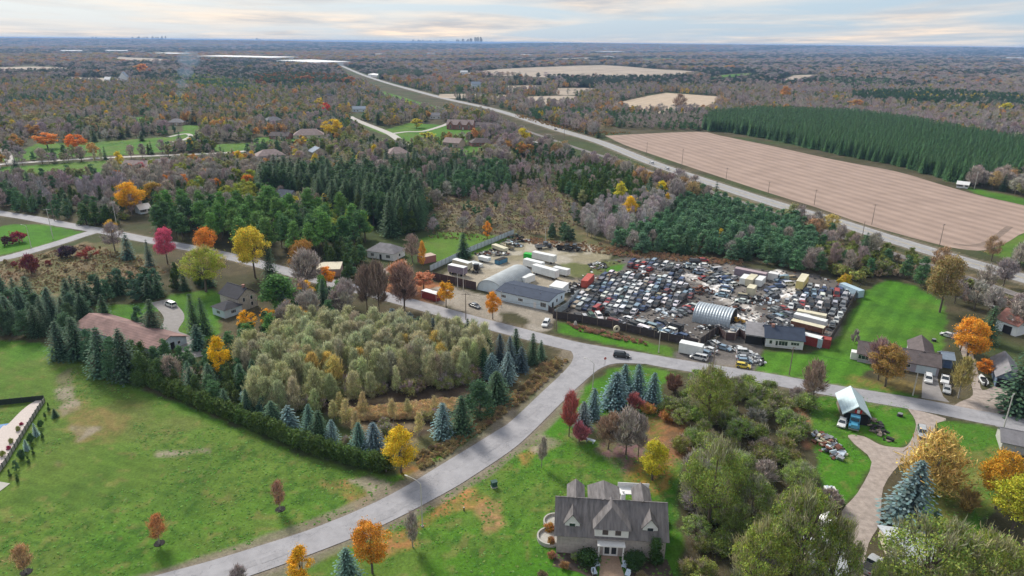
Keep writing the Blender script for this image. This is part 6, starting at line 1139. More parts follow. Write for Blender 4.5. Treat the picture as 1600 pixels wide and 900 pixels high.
def truck(label, p, toward, tint, name='truck', bed=None, L=7.5, cabover=False):
    x, y = G(*p); rt = empty(name, (x, y, 0), ang_px(*p, *toward)); tag(rt, label, 'truck'); t = [float(v) for v in tint]
    b = MB(); b.box(L / 2 - 1.9, -.75, .9, L / 2, .75, 1.75, taper=.06); b.box(L / 2 - 1.6, -1.15, .75, L / 2 - .3, 1.15, 1.25); o = b.build('hood', PAINT, rt); o['tint'] = t
    b = MB(); b.box(L / 2 - 3.6, -1.1, .9, L / 2 - 1.85, 1.1, 2.9, taper=.08); o = b.build('cab', PAINT, rt); o['tint'] = t
    g = MB(); g.box(L / 2 - 1.87, -.9, 1.9, L / 2 - 1.84, .9, 2.65); g.build('windscreen', GLASS, rt)
    for s in (-1, 1): g = MB(); g.box(L / 2 - 3.1, s * 1.1 - .02, 1.95, L / 2 - 2.2, s * 1.1 + .02, 2.6); g.build('window', GLASS, rt)
    f = MB(); f.box(-L / 2, -.45, .65, L / 2 - 3.4, .45, .9); f.build('chassis', UNDER, rt)
    if bed: f = MB(); f.box(-L / 2, -1.15, .92, L / 2 - 3.8, 1.15, 1.15); f.box(-L / 2, -1.15, 1.152, -L / 2 + .1, 1.15, 1.7); f.box(-L / 2 + .1, -1.15, 1.152, L / 2 - 3.8, -1.05, 1.7); f.box(-L / 2 + .1, 1.05, 1.152, L / 2 - 3.8, 1.15, 1.7); f.build('bed', bed, rt)
    f = MB(); f.box(L / 2, -1.1, .5, L / 2 + .15, 1.1, .8); f.build('bumper', STEEL, rt)
    for xx in (L / 2 - 1.0, -L / 2 + 1.0, -L / 2 + 2.1):
        for s in (-1, 1): w = MB(); w.tube((xx, s * .8, .5), (xx, s * 1.12, .5), .5, .5, 12); w.build('wheel', TYRE, rt)
    return rt
truck('bright blue truck parked nose out before the pale metal roofed barn', (1334, 664), (1333, 674), BLUE, bed=RUSTM, L=7.0); truck('black tractor truck beside the cream box trailer', (744, 424), (748, 416), BLK, L=6.5); truck('dark flatbed truck at the back of the truck yard', (849, 388), (857, 387), (.06, .07, .09), bed=STEEL); truck('dark truck chassis in the back corner of the truck yard', (882, 391), (889, 392), BLK, bed=UNDER)
truck('tan crane truck near the pale metal fence', (793, 388), (800, 391), GOLDC, bed=CCRM); truck('black flatbed truck behind the dark machinery heap', (894, 391), (901, 392), (.03, .03, .03), bed=UNDER)
# heaps of parts: one jumble each
def heap(label, p, w, d, h, n, cols, seed=0, name='scrap_heap'):
    r = random.Random(seed); x, y = G(*p); mb = MB()
    for i in range(n):
        a = r.uniform(0, 6.28); q = math.sqrt(r.random()); cx = q * math.cos(a) * w / 2; cz = q * math.sin(a) * d / 2; zz = max(0, (1 - q) * h * r.uniform(.3, 1)); s = r.uniform(.25, .8)
        mb.M = Matrix.Translation((cx, cz, zz)) @ Matrix.Rotation(r.uniform(0, 3), 4, 'Z') @ Matrix.Rotation(r.uniform(-.6, .6), 4, 'X'); mb.box(-s, -s * r.uniform(.2, .8), 0, s, s * r.uniform(.2, .8), s * r.uniform(.2, .9), r.randrange(len(cols)))
    mb.M = None; o = mb.build(name, cols, loc=(x, y, 0)); tag(o, label, 'scrap heap', kind='stuff' if False else None); return o
MIX = [UNDER, STEEL, RUSTM, CWHT, mat('engine_grey', (.10, .10, .11), .7), TYRE]
heap('heap of dark axles and engines in the middle of the scrap yard', (990, 429), 14, 7, 2.2, 90, MIX, 1); heap('rust red heap of beams beside the pale mud track', (1098, 456), 8, 8, 3.2, 80, [RUSTM, RUSTM, UNDER, STEEL], 2); heap('dark heap of parts behind the silver arched shed', (1150, 485), 9, 5, 2, 60, MIX, 3)
heap('heap of scrap metal and timber on the lawn below the barn', (1294, 697), 5.5, 12, 2.2, 110, [STEEL, UNDER, CCRM, RUSTM, W_BLUEWHITE], 4); heap('dark machinery heap along the pale metal fence', (768, 398), 16, 4, 2.4, 90, MIX, 5); heap('mixed junk heap at the end of the pale metal fence', (797, 384), 12, 6, 2.6, 80, MIX + [CPB], 6)
heap('heap of parts beside the red shipping container', (898, 447), 7, 5, 1.8, 50, MIX, 7); heap('black and white junk between container and workshop fence', (893, 455), 5, 4, 1.5, 40, [UNDER, CWHT, STEEL], 8); heap('dark heap of parts before the cream cube body', (1178, 470), 13, 7, 2.0, 100, MIX, 9)
heap('tangled heap behind the white ranch house', (1222, 508), 13, 7, 2.0, 100, MIX, 10); heap('loose parts against the side of the silver arched shed', (1112, 513), 11, 2.5, 1.4, 50, MIX, 11); heap('yellow loader wreck at the mouth of the silver arched shed', (1152, 503), 4, 4, 2.6, 30, [mat('loader_yellow', (.5, .28, .05), .7), UNDER], 12); heap('pale sheet metal scattered on the mud by the gate', (1155, 513), 9, 6, .4, 50, [CWHT, W_BLUEWHITE], 13)
heap('white sheets and glass lying on the mud beside the back boxes', (1188, 470), 12, 9, .35, 60, [CWHT, W_BLUEWHITE, STEEL], 14); heap('light bumper covers thrown on the ground in mid yard', (1046, 488), 10, 8, .7, 60, [CWHT, SIL and STEEL, W_BLUEWHITE], 15); heap('long dark junk line at the far side of the truck yard', (812, 377), 14, 4, 2.0, 70, MIX, 16)
heap('greenish wrecked machinery under the bare trees', (808, 372), 6, 4, 2.2, 30, [mat('dull_green', (.08, .17, .13), .8), UNDER], 17); heap('dark gear along the grass by the rusty tower', (934, 415), 8, 9, 1.4, 70, MIX, 18); heap('logs and debris edging the round lawn island', (1368, 668), 4, 13, .6, 50, [POSTW, UNDER], 19); heap('pale junk outside the folded gates', (1150, 546), 5, 3, 1.2, 30, [CWHT, STEEL, UNDER], 20); heap('white junk and tyres along the lawn beside four parked cars', (1184, 562), 3, 9, .8, 36, [CWHT, TYRE, STEEL], 21)
heap('timber and clutter in the mouth of the pale metal roofed barn', (1337, 659), 6, 2, 1.6, 40, [RUSTM, UNDER, CWHT, mat('clutter_red', (.4, .05, .05), .7)], 22)
# --- scrapped cars in their rows
CC = [WHT] * 20 + [SIL] * 12 + [GRY] * 11 + [BLK] * 15 + [DBL] * 8 + [REDC] * 3 + [LBL] * 6 + [GOLDC] * 3 + [GRN] * 1 + [MAR] * 2
KK = ['sedan'] * 9 + ['hatchback'] * 4 + ['suv'] * 5 + ['minivan'] * 4 + ['pickup', 'van']
SC = []
def car_grid(poly, toward, dl, dw, phrase, skew=.0, drop=.06, flip=True, tiltp=.0):
    P = GP(poly); c = Vector((sum(p[0] for p in P) / len(P), sum(p[1] for p in P) / len(P))); a = ang_px(*toward); u = Vector((math.cos(a), math.sin(a))); v = Vector((-u.y, u.x)); n = 40
    for i in range(-n, n):
        for j in range(-n, n):
            q = c + u * (i * dl + random.uniform(-.3, .3)) + v * (j * dw + random.uniform(-.12, .12)) + v * (i % 2) * .7
            if in_poly(np.array([q.x]), np.array([q.y]), P)[0] and random.random() > drop: SC.append((q.x, q.y, a + (math.pi if flip and random.random() < .35 else 0) + random.uniform(-.09, .09), phrase, 0.0))
car_grid([(880, 481), (950, 428), (975, 430), (1006, 433), (1062, 430), (1076, 448), (1082, 464), (1056, 484), (1020, 482), (990, 492), (930, 492)], (990, 470, 1006, 456), 4.85, 2.1, 'in the packed middle rows of the scrap yard')
car_grid([(945, 507), (955, 497), (1000, 501), (1045, 506), (1075, 520), (1085, 530), (1070, 532), (1000, 519)], (985, 508, 970, 503), 5.0, 2.3, 'in the rows just behind the black board fence')
car_grid([(885, 497), (905, 493), (960, 492), (955, 500), (940, 504), (905, 501)], (930, 497, 936, 505), 5.2, 2.3, 'in the row nearest the workshop corner')
car_grid([(975, 411), (1000, 408), (1062, 413), (1066, 428), (1012, 423), (982, 417)], (1010, 415, 1020, 409), 5.0, 2.6, 'in the back rows by the rusty brush')
car_grid([(1100, 430), (1120, 424), (1155, 437), (1152, 448), (1125, 446), (1098, 440)], (1120, 437, 1136, 434), 5.0, 2.4, 'in the group before the long mauve container')
car_grid([(1262, 448), (1312, 450), (1338, 462), (1318, 497), (1290, 498), (1248, 494), (1222, 476), (1236, 462)], (1290, 470, 1287, 480), 5.0, 2.6, 'in the columns beside the side board fence', drop=.04)
car_grid([(1200, 484), (1240, 470), (1258, 497), (1236, 512), (1205, 508)], (1225, 490, 1213, 485), 4.6, 2.2, 'in the jumble behind the white ranch house', drop=.05)
car_grid([(1295, 500), (1316, 497), (1300, 520), (1290, 522)], (1303, 505, 1300, 515), 5, 2.4, 'beside the long trailers and the fence')
car_grid([(1210, 440), (1236, 434), (1244, 446), (1214, 450)], (1225, 441, 1238, 440), 4.8, 2.4, 'beside the tall yellow trailer')
car_grid([(1060, 478), (1085, 470), (1082, 490), (1070, 498), (1050, 500)], (1070, 485, 1080, 488), 5, 2.6, 'in the loose group beside the silver arched shed')
car_grid([(1145, 466), (1175, 462), (1172, 474), (1150, 474)], (1160, 468, 1172, 470), 5, 2.5, 'on the mud beside the cream cube body')
for k in range(16):   # the pile: wrecks on wrecks
    lv = 0 if k < 8 else 1 if k < 13 else 2; x, y = G(random.uniform(1066, 1102), random.uniform(416, 428)); SC.append((x, y, random.uniform(-.5, .3), 'in the tall pile of crushed wrecks', lv * 1.35))
car_grid([(1195, 452), (1218, 448), (1226, 462), (1205, 470)], (1210, 458, 1222, 455), 4.7, 2.3, 'on the mud below the white tank')
car_grid([(1118, 452), (1142, 450), (1146, 462), (1122, 464)], (1130, 456, 1142, 458), 4.7, 2.3, 'between the rust red heap and the cream cube body')
XYC = np.array([(s[0], s[1]) for s in SC]); info = []
keep = []
for i, s in enumerate(SC):   # drop overlapping ones of different grids
    ok = all((s[0] - SC[j][0]) ** 2 + (s[1] - SC[j][1]) ** 2 > 3.2 or abs(s[4] - SC[j][4]) > 1 for j in keep)
    if ok: keep.append(i)
if len(keep) > 305: keep = sorted(sorted(keep, key=lambda i: SC[i][1])[:305])
for i in keep: info.append((SC[i], random.choice(KK), random.choice(CC)))
db = MB(); rr_ = random.Random(5)
for k in range(2600):
    x, y = G(rr_.uniform(885, 1335), rr_.uniform(405, 535))
    if not in_poly(np.array([x]), np.array([y]), YARD)[0]: continue
    s_ = rr_.uniform(.12, .5); db.M = Matrix.Translation((x, y, 0)) @ Matrix.Rotation(rr_.uniform(0, 3), 4, 'Z') @ Matrix.Rotation(rr_.uniform(-.3, .3), 4, 'X'); db.box(-s_, -s_ * rr_.uniform(.3, 1), -.02, s_, s_ * rr_.uniform(.3, 1), s_ * rr_.uniform(.1, .9), rr_.choice([0, 0, 0, 1, 2, 3, 4, 4, 5]))
db.M = None; tag(db.build('scrap_litter', MIX), 'loose car parts littering the ground between the wrecks', 'scrap litter', kind='stuff')
XY2 = np.array([(t[0][0], t[0][1]) for t in info]); used = {}
for n_, (s, kd, tc_) in enumerate(info):
    d = (XY2[:, 0] - s[0]) ** 2 + (XY2[:, 1] - s[1]) ** 2; d[n_] = 1e9; nb = np.argsort(d)[:3]; nm = [CNM[info[j][2]] + ' ' + info[j][1] for j in nb]
    base = CNM[tc_] + ' ' + kd; lab = None
    for form in ('{b} {p}', '{b} next to a {x} {p}', '{b} beside a {x} and {y} {p}', '{b} beside a {y} and {z} {p}'):
        lab = form.format(b=base, p=s[3] if form.count('{') < 4 else s[3].replace(' of the scrap yard', '').replace('in the packed ', 'in the ').replace('in the loose group beside', 'beside').replace('in the columns beside', 'beside').replace('in the rows just behind', 'behind').replace('in the row nearest', 'near'), x=nm[0], y=nm[1], z=nm[2])
        if len(lab.split()) > 16: lab = ' '.join(lab.split()[:16])
        if lab not in used: break
    used[lab] = 1
    car(s[0], s[1], s[2], kd, vary(tc_, .12), 'scrapped ' + lab if len(lab.split()) < 16 else lab, group='scrapped cars ' + s[3], variant=random.choice(['plain', 'plain', 'shiny', 'nohood', 'nowheels']), name='scrapped_car', z=s[4] if s[4] else random.choice([0, 0, -.1]), tilt=random.uniform(-.05, .05) if s[4] else random.uniform(-.015, .015))

# ------------------------------------------------------------------ poles, lamps, small things
def utility_pole(label, px, py, top, arms=1, m=POSTW, name='utility_pole', xf=0):
    x, y = G(px, py); h = height_for(px, py, top); rt = empty(name, (x, y, 0), xf); tag(rt, label, 'pole'); mb = MB(); mb.tube((0, 0, -.2), (0, 0, h), .17, .10, 8); mb.build('pole', m, rt)
    for k in range(arms):
        a = MB(); z = h - .5 - k * 1.1; a.box(-1.3, -.06, z, 1.3, .06, z + .12); c = a.build('crossarm', m, rt)
        for u in (-1.15, -.45, .45, 1.15): i = MB(); i.tube((u, 0, z + .12), (u, 0, z + .34), .05, .05, 6); i.build('insulator', STEEL, c)
    return rt, h
POLES = {}
for key, lb, px, py, tp, ar, mm in (('a', 'dark utility pole on the verge at the gravel lot entrance', 869, 518, 476, 1, POSTW), ('b', 'dark utility pole beside the parked white cars outside the gate', 1114, 574, 525, 1, POSTW), ('c', 'utility pole on the lawn before the white ranch house', 1233, 586, 542, 1, POSTW), ('d', 'pale short pole on the lawn of the long ranch house', 1426, 618, 582, 0, POLEM), ('e', 'tall utility pole at the roadside near the dark spruce', 1566, 676, 615, 1, POLEM),
        ('f', 'utility pole on the side road among the birches', 85, 345, 303, 1, POSTW), ('g', 'utility pole in front of the dense cedar clump', 183, 355, 315, 1, POLEM), ('h', 'utility pole behind the pale street sign on the green triangle', 83, 373, 326, 1, POLEM), ('i', 'utility pole near the fallen orange leaves', 728, 500, 458, 1, POSTW), ('j', 'thin pole at the brown board fence', 715, 452, 428, 0, POLEM), ('k', 'thin pole before the arched shed', 724, 454, 430, 0, POLEM),
        ('m', 'first pole along the highway beyond the stubble field edge', 1010, 244, 222, 0, POSTW), ('n', 'pole at the stubble field edge beside two white highway cars', 1065, 262, 233, 1, POSTW), ('o', 'pole at the field edge above the pine wood', 1134, 284, 262, 1, POSTW), ('p', 'pole halfway along the stubble field edge', 1200, 303, 284, 1, POSTW), ('q', 'pole where the golden shrub meets the highway', 1272, 320, 296, 1, POSTW), ('r', 'pole at the stubble edge above the lone spruce', 1362, 351, 319, 1, POSTW), ('s', 'pole beside the dark bush at the stubble edge', 1468, 383, 350, 1, POSTW), ('t', 'dark pole between highway and railway beside the lone spruce', 1347, 371, 346, 0, POSTW), ('u', 'leaning pole between highway and railway near the brown willow', 1543, 440, 410, 1, POSTW),
        ('v', 'tall weathered pole among the scrapped cars', 951, 444, 425, 1, RUSTM), ('w', 'pale pole at the corner of the gravel lot near the golden tree', 783, 480, 455, 0, POLEM), ('x', 'pole far up the highway near the thicket', 881, 230, 178, 1, POSTW), ('y', 'twin-arm pole with a wide crossarm beside the white field shed', 1522, 296, 268, 2, POLEM), ('z', 'goal-shaped frame post behind the truck yard', 852, 382, 355, 1, POLEM)):
    POLES[key] = utility_pole(lb, px, py, tp, ar, mm, xf=random.uniform(-.3, .3) + .5)
def wire(label, k1, k2, dz=-.3):
    (a, ha), (b, hb) = POLES[k1], POLES[k2]; p = Vector((a.location.x, a.location.y, ha + dz)); q = Vector((b.location.x, b.location.y, hb + dz)); mb = MB(); pts = []
    for i in range(11): t = i / 10; v = p.lerp(q, t); v.z -= 4 * t * (1 - t) * (q - p).length * .02; pts.append(v - p)
    mb.path(pts, [.025] * 11, 4); o = mb.build('overhead_wire', UNDER, loc=p); tag(o, label, 'wire')
for l, a_, b_ in (('wire from the gravel lot pole to the pole outside the gate', 'a', 'b'), ('wire between the gate pole and the ranch house lawn pole', 'b', 'c'), ('wire along the road past the long ranch house', 'c', 'e'), ('wire between the two poles either side of the gravel lot', 'i', 'a'), ('wire across the curving side road', 'f', 'g')): wire(l, a_, b_)
def street_lamp(label, px, py, top, ang=2.2, arm=2.6):
    x, y = G(px, py); h = height_for(px, py, top); rt = empty('street_lamp', (x, y, 0), ang); tag(rt, label, 'street lamp', 'street lamps along the streets'); mb = MB(); mb.tube((0, 0, 0), (0, 0, h - .6), .12, .08, 8); mb.build('pole', POLEM, rt)
    mb = MB(); mb.path([(0, 0, h - .6), (arm * .3, 0, h - .15), (arm * .7, 0, h), (arm, 0, h)], [.06, .06, .05, .05], 6); mb.build('arm', POLEM, rt); mb = MB(); mb.ellip((arm + .3, 0, h), (.45, .18, .10), 8, 5); mb.build('lamp_head', POLEM, rt); mb = MB(); mb.box(-.2, -.2, 0, .2, .2, .25); mb.build('base', CONC, rt)
street_lamp('tall pale street lamp arching over the street in the foreground', 660, 823, 752, 2.6, 3.0); street_lamp('street lamp beside the small blue spruce at the junction', 926, 608, 565, 2.4); street_lamp('street lamp on the verge before the black board fence', 1029, 551, 513, -2.0); street_lamp('short street lamp on the green triangle beside the red bush', 49, 387, 352, 2.8)
# stop sign
x, y = G(945, 571); rt = empty('stop_sign', (x, y, 0), .3); tag(rt, 'small red stop sign at the mouth of the street', 'sign'); mb = MB(); mb.box(-.04, -.04, 0, .04, .04, 2.3); mb.build('post', STEEL, rt)
mb = MB(); mb.prism([(.40 * math.cos(math.pi / 8 + k * math.pi / 4), 2.2 + .40 * math.sin(math.pi / 8 + k * math.pi / 4)) for k in range(8)], 'y', -.07, -.045); mb.build('plate', mat('sign_red', (.55, .03, .03), .5), rt)
tc_ = bpy.data.curves.new('lettering', 'FONT'); tc_.body = 'STOP'; tc_.size = .26; tc_.extrude = .004; tc_.align_x = 'CENTER'; t0_ = bpy.data.objects.new('lettering_tmp', tc_); link(t0_); bpy.context.view_layer.update(); me_ = bpy.data.meshes.new_from_object(t0_); bpy.data.objects.remove(t0_); me_.materials.clear(); me_.materials.append(TRIM); to = bpy.data.objects.new('lettering', me_); link(to); to.parent = rt; to.location = (0, -.075, 2.11); to.rotation_euler = (R(90), 0, 0)
# ring of pale stone on the verge, cable reel, utility cabinet
def thing(name, label, cat, px, py, build, rz=0.0):
    x, y = G(px, py); rt = empty(name, (x, y, 0), rz); tag(rt, label, cat); build(rt); return rt
def reel(rt):
    n = 20; o_ = [(1.1 * math.cos(2 * math.pi * i / n), 1.15 + 1.1 * math.sin(2 * math.pi * i / n)) for i in range(n)]
    mb = MB(); 
    for i in range(n):
        a = 2 * math.pi * i / n; b = 2 * math.pi * (i + 1) / n; q = lambda r, t, yy: (r * math.cos(t), yy, 1.15 + r * math.sin(t)); mb._add([q(1.1, a, -.2), q(1.1, b, -.2), q(.4, b, -.2), q(.4, a, -.2), q(1.1, a, .2), q(1.1, b, .2), q(.4, b, .2), q(.4, a, .2)], [(0, 1, 2, 3), (7, 6, 5, 4), (0, 4, 5, 1), (2, 6, 7, 3)])
    mb.build('ring', CCRM, rt); mb = MB(); mb.tube((0, -.1, 1.15), (0, .1, 1.15), .4, .4, 14); mb.build('hub', DARK, rt)
thing('round_sign', 'cream ring-shaped sign standing against the black board fence', 'sign', 963, 519, reel, .3)
def stone(rt): mb = MB(); mb.box(-.6, -.4, 0, .6, .4, 1.6, taper=.2); mb.build('block', CONC, rt); mb = MB(); mb.box(-.3, -.2, 1.602, .3, .2, 1.9, taper=.1); mb.build('cap', CONC, rt)
thing('stone_marker', 'grey stone marker on the verge near the fence corner', 'marker', 899, 510, stone)
def cabinet(rt):
    for a, n, m in (((-.6, -.5, 0, .6, .5, .2), 'base', CONC), ((-.55, -.45, .202, .55, .45, 1.3), 'cabinet', mat('cabinet_green', (.03, .08, .07), .6)), ((-.62, -.52, 1.302, .62, .52, 1.42), 'lid', MATS.get('cabinet_green'))): mb = MB(); mb.box(*a); mb.build(n, m or MATS['cabinet_green'], rt)
thing('utility_cabinet', 'dark green utility cabinet on the lawn beside the street', 'cabinet', 772, 761, cabinet, .4)
def hydrant(rt): mb = MB(); mb.tube((0, 0, 0), (0, 0, .7), .14, .12, 8); mb.build('post', mat('black_iron', (.03, .03, .03), .6), rt); mb = MB(); mb.ellip((0, 0, .75), (.14, .14, .12), 8, 5); mb.build('cap', TRIM, rt)
thing('marker_post', 'short black and white marker post on the front lawn', 'post', 725, 798, hydrant)
def boat(rt):
    mb = MB(); st = [(-2.6, .75, .95), (-1, 1.0, .9), (.8, .95, .95), (2.0, .5, 1.1), (2.7, .05, 1.25)]; V = []
    for x, w, z in st: V += [(x, -w, z), (x, -w * .6, .25), (x, w * .6, .25), (x, w, z)]
    Fs = [(3, 2, 1, 0)]
    for i in range(len(st) - 1):
        a = 4 * i
        for j in range(3): Fs.append((a + j, a + j + 1, a + 5 + j, a + 4 + j))
        Fs.append((a + 3, a, a + 4, a + 7))
    mb._add(V, Fs); mb.build('hull', CWHT, rt); mb = MB(); mb.box(-1.9, -.6, .96, .6, .6, 1.12); mb.build('seat', UNDER, rt); mb = MB(); mb.box(-.1, -.7, 1.0, .1, .7, 1.5, taper=.04); mb.build('windscreen', GLASS, rt); mb = MB(); mb.box(-2.95, -.2, .3, -2.61, .2, 1.5); mb.build('motor', UNDER, rt)
    mb = MB(); mb.box(-2.2, -.5, .05, 3.3, .5, .2); mb.build('trailer_frame', STEEL, rt)
    for s in (-1, 1): w = MB(); w.tube((-.6, s * .95, .3), (-.6, s * 1.1, .3), .3, .3, 10); w.build('wheel', TYRE, rt)
thing('boat', 'small white motor boat on a trailer beside the slate blue garage', 'boat', 1535, 597, boat, 1.2)
def lumber(rt):
    for k in range(5): mb = MB(); mb.box(-1.0 + k * .42, -2.6, .4, -.62 + k * .42, 2.6, .7 + .1 * (k % 2)); mb.build('plank', W_BLUEWHITE if k % 2 else CWHT, rt)
    for y in (-1.8, 1.8): mb = MB(); mb.box(-1.3, y - .15, 0, 1.4, y + .15, .398); mb.build('bearer', POSTW, rt)
thing('plank_stack', 'stack of pale planks on the grass beside the gravel drive', 'stack', 1301, 776, lumber, -.1)
def bench(rt):
    for a, n in (((-1.2, -.4, .6, 1.2, .4, .7), 'top'), ((-.9, -.3, 0, -.7, .3, .598), 'leg'), ((.7, -.3, 0, .9, .3, .598), 'leg')): mb = MB(); mb.box(*a); mb.build(n, W_BLUEWHITE, rt)
thing('garden_bench', 'grey stone bench among the fallen purple leaves', 'bench', 922, 691, bench, -.5)
for lb, px, py in (('black round tub on the grass of the round lawn island', 1406, 650), ('round black barrel on the mown lawn by the ranch house', 1459, 533)):
    thing('tub', lb, 'tub', px, py, lambda rt: (MB().tube((0, 0, 0), (0, 0, .7), .7, .55, 12).build('tub', UNDER, rt), MB().tube((0, 0, .7), (0, 0, .76), .58, .58, 12).build('rim', STEEL, rt)))
# two pale tarpaulined sheds under the olive trees at the bottom
house('tarp_shed', 'pale sheeted shed under the olive trees beside the black car', (1290, 862), (1313, 866), 7, 2.4, 1.0, 'y', W_BLUEWHITE, ROOF_WHITE, cat='shed', land='the pale sheeted shed')
house('low_grey_house', 'long low building with a pale grey roof under the olive trees', (1395, 893), (1462, 903), 9, 2.4, 1.3, 'x', W_CREAM, mat('roof_pale_grey', (.42, .45, .48), .8, noise=.25), cat='building', land='the pale grey roofed building')
house('low_grey_shed', 'flat grey roofed shed in the thicket at the photo bottom', (1265, 915), (1320, 925), 9, 2.6, .9, 'x', W_CREAM, MATS['roof_pale_grey'], cat='shed')
# smoke over the garden fire in the distance
sm = bpy.data.materials.new('smoke'); sm.use_nodes = True; sn = sm.node_tree.nodes
for n in list(sn):
    if n.type != 'OUTPUT_MATERIAL': sn.remove(n)
sv = sn.new('ShaderNodeVolumePrincipled'); sv.inputs['Color'].default_value = (.50, .74, 1.0, 1); sv.inputs['Density'].default_value = .02; sm.node_tree.links.new(sv.outputs[0], [n for n in sn if n.type == 'OUTPUT_MATERIAL'][0].inputs['Volume'])
x, y = G(281, 183); mb = MB()
for i, (dx, z, r_) in enumerate(((0, 5, 2), (1, 10, 3), (3, 17, 4), (4, 26, 5.5), (8, 37, 7.5), (14, 50, 10), (20, 64, 13))): mb.ellip((dx, 0, z), (r_, r_ * .8, r_ * .75), 12, 8, jit=.12)
o = mb.build('smoke', sm, loc=(x, y, 0), smooth=True); tag(o, 'bluish smoke rising from a garden fire', 'smoke', kind='stuff')
LAND += [(*G(1100, 700), 'the overgrown thicket'), (*G(1000, 300), 'the railway'), (*G(800, 330), 'the rough meadow'), (*G(1000, 470), 'the scrap yard'), (*G(700, 120), 'the far highway'), (*G(900, 112), 'the rolling fields'), (*G(1300, 180), 'the plantation'), (*G(1040, 160), 'the far stubble field'), (*G(640, 560), 'the poplar grove'), (*G(450, 125), 'the dark evergreen belt'), (*G(100, 300), 'the curving side road'), (*G(1500, 120), 'the evergreen strip')]
NOGO += NOGO_HOUSE
